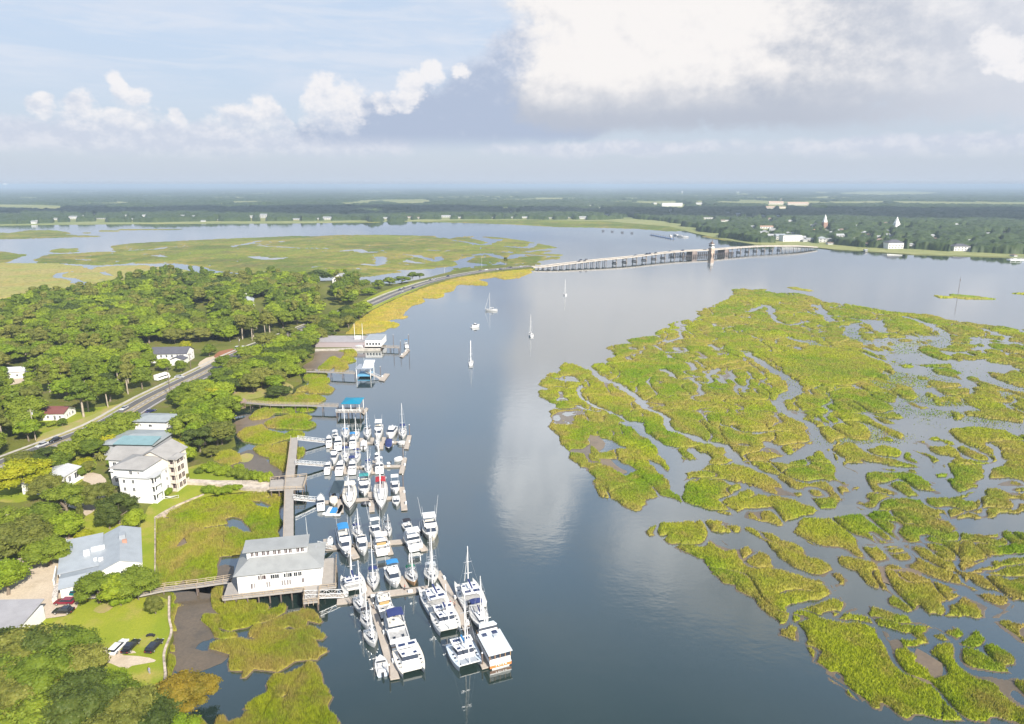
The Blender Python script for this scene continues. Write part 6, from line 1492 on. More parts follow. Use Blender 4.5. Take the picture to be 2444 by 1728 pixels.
for x, y, w, h, lb, rm, rf in [(1080,388,104,32,'large white waterfront hotel block in the far town',M_rlight,'flat'),(1020,378,60,34,'white building beside the waterfront hotel',M_rlight,'gable'),(1130,382,50,26,'white roofed wing right of the waterfront hotel',M_rwhite,'gable'),
   (975,372,54,26,'long low white building left of the waterfront hotel',M_rwhite,'gable'),(1172,388,44,22,'small white house right of the hotel',M_rgrey,'gable'),(1238,392,52,34,'pale house with blue roof on the far shore',M_rblue,'hip'),(1272,388,30,20,'small house beside the blue roofed one',M_rgrey,'gable'),
   (1332,374,50,30,'white house with a white roof behind the far bank trees',M_rwhite,'gable'),(1282,404,36,14,'low house at the far end of the bridge',M_rbrown,'gable'),(1540,396,42,28,'white house with red brown roof on the far bank',M_rbrown,'hip'),(1622,426,84,46,'large white mansion with columns on the far bank',M_rdark,'hip'),
   (1580,364,34,20,'white house above the far mansion',M_rgrey,'gable'),(1872,402,34,16,'white house between trees right of the mansion',M_rlight,'gable'),(1970,438,86,36,'wide white house with dark roof on the far bank',M_rdark,'hip'),(2112,422,36,22,'small white house with red roof toward the right edge',M_rbrown,'gable'),
   (1340,340,20,22,'white gabled building behind the far town',M_rbrown,'gable'),(1206,342,34,20,'house with an orange roof below the first steeple',mat('orange_roof',(0.50,0.28,0.18),.8),'gable'),(1258,338,30,12,'white roofed house below the first steeple',M_rwhite,'gable'),(930,345,60,10,'long white roof in the upper town',M_rwhite,'flat'),
   (945,320,66,14,'terracotta and white houses of the upper town',mat('terracotta',(0.45,0.28,0.20),.8),'gable'),(975,330,40,12,'white house front in the upper town',M_rwhite,'gable'),(1005,262,24,14,'white building in woods above the town',M_rwhite,'hip'),(640,270,60,9,'long pale roof in the woods above the far dock',M_rwhite,'flat'),
   (735,282,34,8,'pale roof in the woods left of the town',M_rwhite,'flat'),(852,262,36,7,'low pale building in the upper woods',M_rwhite,'flat'),(1282,298,14,8,'tiny white house near the steeple',M_rwhite,'gable'),(1520,312,34,9,'white roof between the two steeples',M_rwhite,'flat'),(1600,360,22,8,'small pale roof above the mansion',M_rwhite,'flat'),
   (1680,326,34,6,'pale roof right of the second steeple',M_rwhite,'flat'),(1415,378,40,8,'low white building behind the bank trees',M_rwhite,'flat'),(1468,440,14,12,'small white boathouse on the far bank',M_rwhite,'gable'),(2165,385,22,12,'tiny white house high at the right',M_rwhite,'gable'),(740,240,24,8,'pale house in woods above the marsh',M_rwhite,'flat')]:
    X, Y = T3(x, y); fhouse(X, Y, w/2.199, h/2.199, lb, rm, None, rf)
rt = random.Random(21)
for i in range(46):       # town houses half hidden by trees
    X = 1700+rt.random()*760; Y = 512+(X-1700)*0.05+rt.random()*(50+(X-1700)*0.03)
    fhouse(X, Y, 7+rt.random()*9, 6+rt.random()*4, 'small pale town house half hidden among the trees across the river', rt.choice([M_rwhite, M_rgrey, M_rbrown, M_rwhite]), None, rt.choice(['gable','hip']), windows=False, group='small town houses among the trees')
# condominium rows far inland
for x, y, w, h, c, lb in [(450,204,110,18,0,'row of white apartment blocks inland'),(430,198,60,12,0,'second white apartment row inland'),(590,194,40,12,0,'white block inland beside the marsh'),(440,234,18,16,0,'small white block in the woods inland'),(995,194,74,16,1,'cream apartment row inland'),
    (1110,198,104,16,1,'long cream apartment row inland'),(965,216,54,14,1,'orange roofed building inland'),(1028,214,40,10,1,'pale roofed building inland'),(502,132,12,10,0,'white water tank on the horizon at right'),(360,192,20,10,0,'tiny white block left of the white rows'),(795,130,20,4,0,'white speck of a building near the horizon'),(1020,168,16,5,1,'tiny cream building near the horizon')]:
    X, Y = T3(x, y); fhouse(X, Y, w/2.199, h/2.199, lb, M_rwhite if not c else mat('terracotta_pale',(0.55,0.38,0.30),.8), None if not c else M_cream, 'flat' if not c else 'gable', name='apartment_block', cat='building')
# left far shore
for x, y, w, h, lb in [(228,386,34,26,'pink and white house right at the water on the far left'),(252,376,22,18,'white house beside the pink one on the far left'),(382,358,38,16,'grey white house on the far left bank'),(500,352,64,24,'white house group on the far left bank'),(572,336,18,10,'small white house behind the group'),(690,352,80,7,'long low white roof on the far bank'),
   (862,334,28,12,'white house in the far left trees'),(905,355,22,8,'white shed at the far water edge'),(988,342,28,22,'white two storey house on the far bank'),(1248,338,46,16,'white house with wide front on the far bank'),(1328,340,36,14,'white low house right of the wide one'),(1388,372,32,14,'broad white boathouse on the left far bank'),
   (1722,346,28,20,'white house left of the tall white house'),(1803,346,56,34,'tall white gabled house on the far bank'),(2030,358,60,10,'low white building on the far bank'),(2245,356,60,20,'white house group at mid far bank'),(1490,362,22,8,'low white shed at the water of the left far bank'),(648,322,22,8,'tiny roof at the far marsh'),(430,322,16,10,'tiny white house by the yellow marsh'),(850,320+33,14,8,'tiny white shed at the far shore')]:
    X, Y = zt(0,400,2.87,[(x,y)])[0]; fhouse(X, Y, w/2.87, h/2.87, lb, M_rgrey if w > 30 else M_rwhite)
for x, y, w, h, lb in [(228,354,60,20,'white house group opposite the marsh island'),(20,356,44,10,'low white house opposite the marsh island'),(170,354,26,10,'small white house at the far shore'),(632,352,40,14,'grey house at the far shore'),(794,346,34,14,'brown roofed house at the far shore'),(858,348,26,12,'small house right of the brown roof'),(1045,342,72,18,'long white terrace on the far shore'),
   (1140,346,26,10,'small white house right of the long terrace'),(1365,346,26,8,'white roof at the far shore'),(1436,344,16,10,'tiny white house at the far shore'),(1502,346,26,10,'white house above the green fringe'),(1584,346,44,12,'wide white house above the green fringe'),(1982,352,54,20,'white block at the far shore near the dock'),(1895,346,40,8,'low white roof near the far dock'),
   (2146,328,34,12,'white house in woods above the far dock'),(1762,348,40,8,'low roof above the green fringe'),(1490,305,14,7,'tiny white house in the far woods'),(1538,304,14,8,'second tiny white house in the far woods'),(2100,276,20,6,'pale roof high in the far woods'),(2036,262,20,6,'pale roof higher in the far woods')]:
    X, Y = zt(700,400,2.87,[(x,y)])[0]; fhouse(X, Y, w/2.87, h/2.87, lb, M_rbrown if 'brown' in lb else M_rwhite)
# big distant tank at the left horizon
def tank():
    q = P(13.5,449,1); o = thing('water_tank', 'big white water tank on the far left horizon', 'water tank', (q.x,q.y,1)); s = q.y/FPX
    MB().tube((0,0,0),(0,0,14*s*.45),2.2*s*.5,None,8).build('leg', M_trim, o); MB().tube((0,0,14*s*.45),(0,0,10*s),4.2*s,4.2*s,12).build('tank', M_trim, o)
tank()
# steeples
def steeple(px, py, top, w, label, brick=False):
    q = P(px, py, 1); s = (q.y*cP+(CAM_H-1)*sP)/FPX; H = (py-top)*s*1.03; W = w*s*1.25; o = thing('church', label, 'church', (q.x,q.y,1), R(8))
    MB().box(-W*.45,W*.45,-W*.45,W*.45,-.5,H*.42).build('tower', mat('church_brick',(0.33,0.20,0.15),.9) if brick else M_white, o)
    MB().box(-W*.36,W*.36,-W*.36,W*.36,H*.42,H*.54).build('belfry', M_white, o); MB().tube((0,0,H*.54),(0,0,H),W*.42,.05,8).build('spire', M_trim, o)
    MB().box(-W*.9,W*.9,W*.5,W*3.2,-.5,H*.2).build('nave', M_white, o); r = MB(); gable(r,-W*.9,W*.9,W*.5,W*3.2,H*.2+.05,H*.1,'y',.4); r.build('roof', M_rdark, o)
    HOLES.append((px, py, w*.5, 4))
steeple(*T3(1247,318), 400+248/2.199, 9, 'white church spire on a brick tower in the far town', True)
steeple(*T3(1622,330), 400+260/2.199, 12, 'tall white church steeple right of the far town')
# far town dock with boats
def fardock():
    a, b = P(*T3(340,352),.6), P(*T3(455,374),.6); d = b-a; o = thing('town_dock', 'long blue grey town dock with moored boats', 'dock', (a.x,a.y,0)); ang = math.atan2(d.y,d.x); L = d.length
    MB().obox((d.x/2,d.y/2,.1), L, 7, .7, ang).build('decking', mat('blue_dock',(0.10,0.16,0.30),.7), o)
    p = MB()
    for i in range(10): p.tube((d.x*i/9,d.y*i/9,0),(d.x*i/9,d.y*i/9,4),.5)
    p.build('piling_row', M_pile, o)
fardock()
for i, (x, y) in enumerate([(86,334),(134,337),(187,342),(238,345)]):
    q = P(*T3(x,y),0); o = thing('mooring_dolphin', ['smallest','second','third','largest'][i]+' of four dark timber clusters standing in the river off the far shore', 'mooring dolphin', (q.x,q.y,0), group='timber clusters in the river'); o.scale = (.42,.42,.45)
    m = MB()
    for k in range(5): m.tube((k*3-6,(k % 2)*2,-1),(k*3-6+.4,(k % 2)*2,5+(k*7 % 3)),.8)
    m.box(-7,6.5,-1,2,2.0,3.2).build('timber', mat('tarred_timber',(0.07,0.06,0.06),.8), o)
# channel marker on the islet
q = P(*T3(1948,672),0); o = thing('channel_marker', 'thin dark marker pole standing on the long grass islet', 'marker pole', (q.x,q.y,0)); MB().tube((0,0,-1),(0,0,18),.22,.12).build('pole', M_pile, o); MB().box(-.5,.5,-.1,.1,14,15).build('board', M_pile, o)
q = P(*T3(2268,485),0); o = thing('floating_dock', 'small white floating dock at the right edge of the far shore', 'dock', (q.x,q.y,0)); MB().box(-14,14,-4,4,0,1).build('decking', M_trim, o); m = MB(); [m.bar((x,-4,1),(x,-4,3),.3) for x in (-14,-7,0,7,14)]; m.bar((-14,-4,3),(14,-4,3),.3); m.build('railing', M_trim, o)
far_canopy()
# ------------------------------------------------------------------ clouds overhead that throw their shade on the far shore
def cumulus(name, label, cx, cy, rx, ry, n, seed, z=1500, lob=170):
    r = np.random.default_rng(seed); bm = bmesh.new(); bmesh.ops.create_icosphere(bm, subdivisions=2, radius=1.0)
    sv = np.array([v.co[:] for v in bm.verts]); sf = np.array([[v.index for v in f.verts] for f in bm.faces]); bm.free(); V = []; F = []; k = 0
    while k < n:
        a, b_ = r.uniform(-1,1,2)
        if a*a+b_*b_ > 1: continue
        s = lob*(0.6+.9*r.random())*(1.2-.5*math.hypot(a,b_)); p = sv*np.array([s,s,s*.55])*(.85+.3*r.random((len(sv),1)))
        p[:,2] = np.maximum(p[:,2], -s*.18); V.append(p+np.array([cx+a*rx, cy+b_*ry, z+s*.2])); F.append(sf+k*len(sv)); k += 1
    m = mat('cloud_white', (0.9,0.9,0.9), 1.0, spec=0.0); tag(npmesh(name, np.concatenate(V), np.concatenate(F), m, smooth=True), label, kind='structure')
def shade(cx, cy, rx, ry, n, seed):      # a cloud placed so that its shade lies round (cx, cy) on the ground
    k = 1500/math.tan(SUN_EL); cumulus('cloud', 'unseen cumulus cloud overhead, placed to shade the far shore', cx+.6*k, cy-.8*k, rx, ry, n, seed)
shade(1050, 2450, 800, 330, 60, 1)
shade(-700, 2650, 1300, 330, 80, 2)
shade(1900, 2300, 800, 450, 60, 3)
# ------------------------------------------------------------------ boats: built bow toward +y, waterline at z = 0
M_gel = mat('gelcoat', (0.72,0.72,0.72), 0.25, spec=0.5); M_gel2 = mat('cream_gelcoat', (0.76,0.70,0.60), 0.3); M_deck = mat('boat_deck', (0.62,0.61,0.58), 0.5, var=.08, vscale=1.5)
M_well = mat('cockpit_sole', (0.42,0.42,0.42), 0.6, var=.2, vscale=2); M_tint = mat('tinted_glass', (0.03,0.04,0.06), 0.08); M_navy = mat('navy_canvas', (0.025,0.04,0.15), .8)
M_blue = mat('blue_canvas', (0.03,0.22,0.50), .8); M_lblue = mat('pale_blue_paint', (0.56,0.64,0.73), .4); M_teal = mat('teal_canvas', (0.05,0.30,0.30), .8); M_green = mat('green_canvas', (0.0,0.16,0.09), .8)
M_black = mat('black_canvas', (0.025,0.025,0.035), .7); M_red = mat('red_canvas', (0.38,0.02,0.03), .8); M_mast = mat('mast_white', (0.75,0.74,0.73), .35); M_teak = mat('teak', (0.42,0.26,0.14), .6, var=.2, vscale=3)
M_grey = mat('grey_paint', (0.42,0.45,0.48), .5); M_boot = mat('boot_stripe', (0.03,0.035,0.05), .4); M_orange = mat('orange_paint', (0.62,0.20,0.06), .5); M_silver = mat('stainless', (0.55,0.56,0.58), .3, .6)
M_net = mat('trampoline_net', (0.33,0.36,0.40), .9); M_solar = mat('solar_panel', (0.02,0.035,0.10), .15)
CM = dict(white=M_gel, cream=M_gel2, navy=M_navy, blue=M_blue, lblue=M_lblue, teal=M_teal, green=M_green, black=M_black, red=M_red, teak=M_teak, grey=M_grey, dark=M_boot, orange=M_orange)
def hb(t, B, tr=.78, full=2.4):       # half breadth along the hull, t = 0 stern .. 1 bow
    a = tr+(1-tr)*math.sin(min(1, t/.42)*math.pi/2); f = 1-max(0, (t-.42)/.58)**full
    return B/2*a*max(f, 0.012)
def hull(o, L, B, H, m, tr=.78, full=2.4, sheer=.35, cx=0.0, name='hull', stripe=None, y0=None, deckm=None):
    n = 14; mb = MB(); V = []; F = []; y0 = -L/2 if y0 is None else y0
    for i in range(n):
        t = i/(n-1); b = hb(t, B, tr, full); z = H*(1+sheer*t*t); y = y0+L*t; yb = y-(0.10*L*t**3)
        V += [(cx, yb-.0, -.45), (cx-b*.70, yb, -.18), (cx-b*.90, (y+yb)/2, z*.45), (cx-b, y, z), (cx+b, y, z), (cx+b*.90, (y+yb)/2, z*.45), (cx+b*.70, yb, -.18)]
    for i in range(n-1):
        a, c = i*7, (i+1)*7
        for p, q in ((0,1),(1,2),(2,3),(4,5),(5,6),(6,0)): F.append((a+p, a+q, c+q, c+p))
    F.append((0,1,2,3,4,5,6)); F.append(tuple(7*(n-1)+k for k in range(6,-1,-1)))
    h = mb.add(V, F).build(name, m, o)
    d = MB(); V = []; F = []
    for i in range(n):
        t = i/(n-1); b = hb(t, B, tr, full)*.95; z = H*(1+sheer*t*t)-.05; V += [(cx-b, y0+L*t, z), (cx, y0+L*t, z+.06), (cx+b, y0+L*t, z)]
    for i in range(n-1): F += [(3*i,3*i+1,3*i+4,3*i+3),(3*i+1,3*i+2,3*i+5,3*i+4)]
    d.add(V, F).build('deck', deckm or M_deck, o if name == 'hull' else h)
    if stripe:
        s = MB()
        for sg in (-1,1):
            for i in range(n-1):
                q = []
                for k in (i, i+1):
                    t = k/(n-1); b = hb(t, B, tr, full)*.96+.03; z = H*(1+sheer*t*t); q += [(cx+sg*b, y0+L*t-.03*L*t**3, z*.62), (cx+sg*(b+.012), y0+L*t-.02*L*t**3, z*.86)]
                s.add(q, [(0,1,3,2)])
        s.build('stripe', stripe, h)
    return h
def cabin(o, y0, y1, w0, w1, z0, z1, rb, rf, ins=.86, m=None, band=(.45,.85), cx=0.0, name='cabin', glass=None, roof=None):
    """tapered deckhouse y0..y1 with raked ends and a band of windows let into it"""
    B_ = [(cx-w0,y0,z0),(cx+w0,y0,z0),(cx+w1,y1,z0),(cx-w1,y1,z0)]; T = [(cx-w0*ins,y0+rb,z1),(cx+w0*ins,y0+rb,z1),(cx+w1*ins,y1-rf,z1),(cx-w1*ins,y1-rf,z1)]
    c = MB().hexa(B_+T).build(name, m or M_gel, o)
    if band:
        lerp = lambda k: [tuple(a+(b-a)*k for a, b in zip(p, q)) for p, q in zip(B_, T)]
        lo, hi = lerp(band[0]), lerp(band[1]); yc = (y0+y1)/2
        ex = lambda P_: [(cx+(p[0]-cx)*1.0+(.02 if p[0] > cx else -.02), p[1]+(.02 if p[1] > yc else -.02), p[2]) for p in P_]
        MB().hexa(ex(lo)+ex(hi)).build('window', glass or M_tint, c)
    if roof:
        zt_ = z1; MB().hexa([(p[0]*1.05,p[1]+(.12 if p[1] > (y0+y1)/2 else -.12),zt_+.01) for p in T]+[(p[0]*1.05,p[1]+(.12 if p[1] > (y0+y1)/2 else -.12),zt_+.09) for p in T]).build('cabin_roof', roof, c)
    return c
def rails(o, L, B, H, y0=0.0, full=2.4, tr=.78):
    r = MB(); pts = []
    for i in range(7):
        t = y0+(1-y0)*i/6; pts.append((hb(t,B,tr,full)*.93, -L/2+L*t*.995, H*(1+.35*t*t)))
    for s in (-1,1):
        for a, b in zip(pts, pts[1:]): r.bar((s*a[0],a[1],a[2]+.55),(s*b[0],b[1],b[2]+.55),.045); r.bar((s*a[0],a[1],a[2]),(s*a[0],a[1],a[2]+.55),.04)
    r.build('railing', M_silver, o)
def rig(o, L, B, H, mh, my, boom=None, cover=None, spr=2, furl=True, mname='mast', rad=.11, lean=0.0):
    top = (0,my-lean,mh); k = MB().tube((0,my,H*.8), top, rad, rad*.75, 6).build(mname, M_mast, o); s = MB()
    for i in range(spr):
        z = mh*(.42+.25*i); w = B*.30*(1-.2*i); s.bar((-w,my,z),(w,my,z),.08)
        s.tube((-w,my,z),(-B*.44,my-.2,H),.018,None,3); s.tube((w,my,z),(B*.44,my-.2,H),.018,None,3)
        s.tube((-w,my,z),(0,my,mh*.97),.018,None,3); s.tube((w,my,z),(0,my,mh*.97),.018,None,3)
    s.tube(top,(0,-L/2+.2,H),.02,None,3)
    s.build('shroud', M_silver, k)
    if furl: MB().tube((0,L/2-.3,H*1.3),(0,my+.25,mh*.93),.11,.05,5).build('furled_sail', M_mast if not cover else M_gel, k)
    if boom:
        b = MB().tube((0,my-.1,H+1.5),(0,my-boom,H+1.45),.08,None,6).build('boom', M_mast, k)
        MB().tube((0,my-.15,H+1.66),(0,my-boom*.95,H+1.58),.20,.12,6).build('sail_cover', CM.get(cover, M_gel) if cover else M_gel, b)
def canvas(o, y0, y1, w, z, m, name='bimini', arch=.18, legs=None):
    mb = MB(); V = []; F = []; n = 5
    for j, y in enumerate((y0, (y0+y1)/2, y1)):
        for i in range(n):
            u = -1+2*i/(n-1); V.append((u*w, y, z+arch*(1-u*u)+(.05 if j == 1 else 0)))
    for j in range(2):
        for i in range(n-1): a = j*n+i; F.append((a,a+1,a+n+1,a+n))
    t = [(v[0],v[1],v[2]-.06) for v in V]; k = len(V)
    mb.add(V+t, F+[tuple(k+q for q in f[::-1]) for f in F]).build(name, m, o)
    if legs is not None:
        r = MB()
        for x in (-w,w):
            for y in (y0,y1): r.bar((x,y,legs),(x,y,z),.05)
        r.build('bimini_frame', M_silver, o)
def clutter(o, pts, m=None, name='hatch'):
    mb = MB()
    for x, y, z, w, l, h in pts: mb.box(x-w/2,x+w/2,y-l/2,y+l/2,z,z+h)
    mb.build(name, m or M_tint, o)
def sailboat(o, L, B, mast=None, c='navy', hullc='white', bim='navy', dodger=None, mizzen=False, stripe=None, deckc=None, boom=True, trim=None):
    H = .95+.02*L; mast = mast or L*1.25; hull(o, L, B, H, CM[hullc], .68, 2.0, stripe=CM[stripe] if stripe else None, deckm=CM[deckc] if deckc else None)
    cabin(o, -.12*L, .26*L, B*.30, B*.17, H, H+.62, .1, .9, .82, band=(.3,.75))
    MB().box(-B*.22,B*.22,-.42*L,-.14*L,H+.02,H+.05).build('cockpit', M_well, o)
    co = MB(); [co.box(s*B*.25-.09,s*B*.25+.09,-.43*L,-.12*L,H,H+.35) for s in (-1,1)]; co.build('coaming', M_gel, o)
    MB().tube((0,-.36*L,H),(0,-.36*L,H+.9),.05).tube((-.35,-.37*L,H+.95),(.35,-.37*L,H+.95),.06,None,5).build('steering_wheel', M_silver, o)
    my = .10*L; rig(o, L, B, H, mast, my, L*.34 if boom else None, c)
    if dodger: canvas(o, -.17*L, -.08*L, B*.30, H+1.15, CM[dodger], 'dodger', .3)
    if bim: canvas(o, -.42*L, -.22*L, B*.34, H+2.0, CM[bim], 'bimini', .2, H)
    if mizzen: rig(o, L*.8, B*.8, H, mast*.72, -.30*L, L*.15, c, 1, False, 'mizzen_mast', .09)
    rails(o, L, B, H, .1, 2.0, .68); clutter(o, [(0,.33*L,H+.12,.6,.6,.06),(0,.02*L,H+.62,.5,.5,.05),(-.35,.14*L,H+.55,.3,.3,.06),(.35,.14*L,H+.55,.3,.3,.06)])
    MB().tube((-B*.30,-.47*L,H),(-B*.30,-.47*L,H+1.6),.04).box(-B*.42,-B*.2,-.50*L,-.44*L,H+.5,H+.85).build('outboard_bracket', M_grey, o)
def motor(o, L, B, fly=True, top=None, glass=None, hullc='white', cab=(-.20,.28), hard=None, swim=True, stripe=None, antenna=2, outrig=False, roofc=None, topz=2.1):
    H = 1.15+.03*L; hull(o, L, B, H, CM[hullc], .92, 2.6, .45, stripe=CM[stripe] if stripe else None)
    y0, y1 = cab[0]*L, cab[1]*L; z1 = H+1.35+.02*L
    c = cabin(o, y0, y1, B*.40, B*.30, H, z1, .25, 1.5, .88, CM[roofc] if roofc else None, (.35,.88))
    cabin(o, y1-.6, y1+.16*L, B*.30, B*.16, H+.05, H+.55, 0, .6, .85, band=None, name='trunk_cabin')
    MB().box(-B*.38,B*.38,-.47*L,y0-.1,H-.28 if False else H+.01,H+.05).build('cockpit', M_well, o)
    co = MB(); [co.box(s*B*.42-.08,s*B*.42+.08,-.48*L,y0,H,H+.45) for s in (-1,1)]; co.box(-B*.42,B*.42,-.485*L,-.465*L,H,H+.45); co.build('coaming', M_gel, o)
    if swim: MB().box(-B*.40,B*.40,-.5*L-.9,-.5*L+.02,.22,.34).build('swim_platform', M_teak if L > 13 else M_gel, o)
    zt_ = z1
    if fly:
        f0, f1 = y0-.05*L, y1-1.9; MB().box(-B*.37,B*.37,f0,f1,z1+.01,z1+.14).build('flybridge_deck', M_deck, o)
        w = MB(); [w.box(s*B*.36-.05,s*B*.36+.05,f0+.6,f1,z1+.14,z1+.75) for s in (-1,1)]; w.hexa([(-B*.36,f1-.1,z1+.14),(B*.36,f1-.1,z1+.14),(B*.34,f1+.35,z1+.14),(-B*.34,f1+.35,z1+.14),(-B*.36,f1-.5,z1+.9),(B*.36,f1-.5,z1+.9),(B*.34,f1-.3,z1+.9),(-B*.34,f1-.3,z1+.9)])
        w.build('flybridge', M_gel, o); MB().hexa([(-B*.33,f1-.42,z1+.9),(B*.33,f1-.42,z1+.9),(B*.32,f1-.36,z1+.9),(-B*.32,f1-.36,z1+.9),(-B*.31,f1-.8,z1+1.25),(B*.31,f1-.8,z1+1.25),(B*.30,f1-.74,z1+1.25),(-B*.30,f1-.74,z1+1.25)]).build('windscreen', M_tint, o)
        clutter(o, [(-.6,f1-1.6,z1+.14,.6,.5,.9),(.6,f1-1.6,z1+.14,.6,.5,.9),(0,f0+1.0,z1+.14,B*.5,.6,.45)], M_gel2, 'seat'); zt_ = z1+.14
    if top: canvas(o, y0-.02*L, y0+.22*L, B*.36, zt_+topz, CM[top], 'bimini', .22, zt_)
    if hard:
        MB().box(-B*.38,B*.38,y0-.10*L,y0+.20*L,zt_+1.95,zt_+2.07).build('hardtop', CM[hard], o); r = MB()
        for x in (-B*.34,B*.34):
            for y in (y0-.06*L,y0+.17*L): r.bar((x,y,zt_),(x,y,zt_+1.95),.07)
        r.build('hardtop_frame', M_silver, o)
    a = MB()
    for i in range(antenna): a.tube(((-1)**i*B*.33,y0+.4,z1),((-1)**i*B*.40,y0-.4,z1+4.6),.035,.02,4)
    if outrig:
        for s in (-1,1): a.tube((s*B*.38,y0+.5,z1),(s*B*.62,y0-1.2,z1+7.5),.05,.02,4)
    a.build('antenna', M_mast, o); MB().ball((0,y0+.5,zt_+(2.3 if hard else .9 if fly else .25)),.32,.32,.18).build('radar', M_gel, o)
    rails(o, L, B, H, .42, 2.6, .92); clutter(o, [(0,.36*L,H+.22,.55,.55,.06),(-B*.2,-.42*L,H+.05,.5,.4,.4),(B*.2,-.40*L,H+.05,.45,.6,.4)])
    if glass == 'warm': MB().box(-B*.30,B*.30,y0-.06,y0-.02,H+.3,z1-.35).build('rear_window', mat('amber_blind',(0.42,0.28,0.12),.5), o)
def runabout(o, L, B, top=None, cover=None, hullc='white', console=True, ob=1):
    H = .75; hull(o, L, B, H, CM[hullc], .88, 2.5, .4)
    MB().box(-B*.36,B*.36,-.44*L,.12*L,H-.02,H+.035).build('cockpit', M_well, o)
    if cover:
        canvas(o, -.46*L, .20*L, B*.44, H+.32, CM[cover], 'boat_cover', .35); MB().hexa([(-B*.42,.18*L,H),(B*.42,.18*L,H),(B*.2,.40*L,H+.1),(-B*.2,.40*L,H+.1),(-B*.40,.18*L,H+.5),(B*.40,.18*L,H+.5),(B*.16,.38*L,H+.25),(-B*.16,.38*L,H+.25)]).build('cover_front', CM[cover], o)
    else:
        MB().hexa([(-B*.36,.10*L,H),(B*.36,.10*L,H),(B*.30,.20*L,H),(-B*.30,.20*L,H),(-B*.33,.06*L,H+.5),(B*.33,.06*L,H+.5),(B*.28,.10*L,H+.5),(-B*.28,.10*L,H+.5)]).build('windscreen', M_tint, o)
        clutter(o, [(-B*.2,-.06*L,H,.5,.5,.45),(B*.2,-.06*L,H,.5,.5,.45),(0,-.36*L,H,B*.6,.5,.35)], M_gel, 'seat')
    if top: canvas(o, -.30*L, .04*L, B*.38, H+1.75, CM[top], 'bimini', .2, H)
    for i in range(ob):
        x = (i-(ob-1)/2)*.6; MB().box(x-.2,x+.2,-L/2-.55,-L/2-.05,.45,1.15).box(x-.1,x+.1,-L/2-.45,-L/2-.25,-.3,.45).build('outboard_motor', M_black, o)
def dinghy(o, L, B, c='grey'):
    r = B*.16; mb = MB()
    for s in (-1,1): mb.tube((s*B*.38,-L/2,r),(s*B*.38,L*.2,r),r,r,8); mb.tube((s*B*.38,L*.2,r),(0,L/2-.1,r*1.2),r,r*.9,8)
    mb.build('tube', CM[c], o); MB().box(-B*.36,B*.36,-L/2+.1,L*.25,.05,.16).build('floor', M_well, o); MB().box(-B*.34,B*.34,-.1,.15,.3,.36).build('seat', M_gel, o)
    MB().box(-.17,.17,-L/2-.35,-L/2,.3,.9).build('outboard_motor', M_black, o)
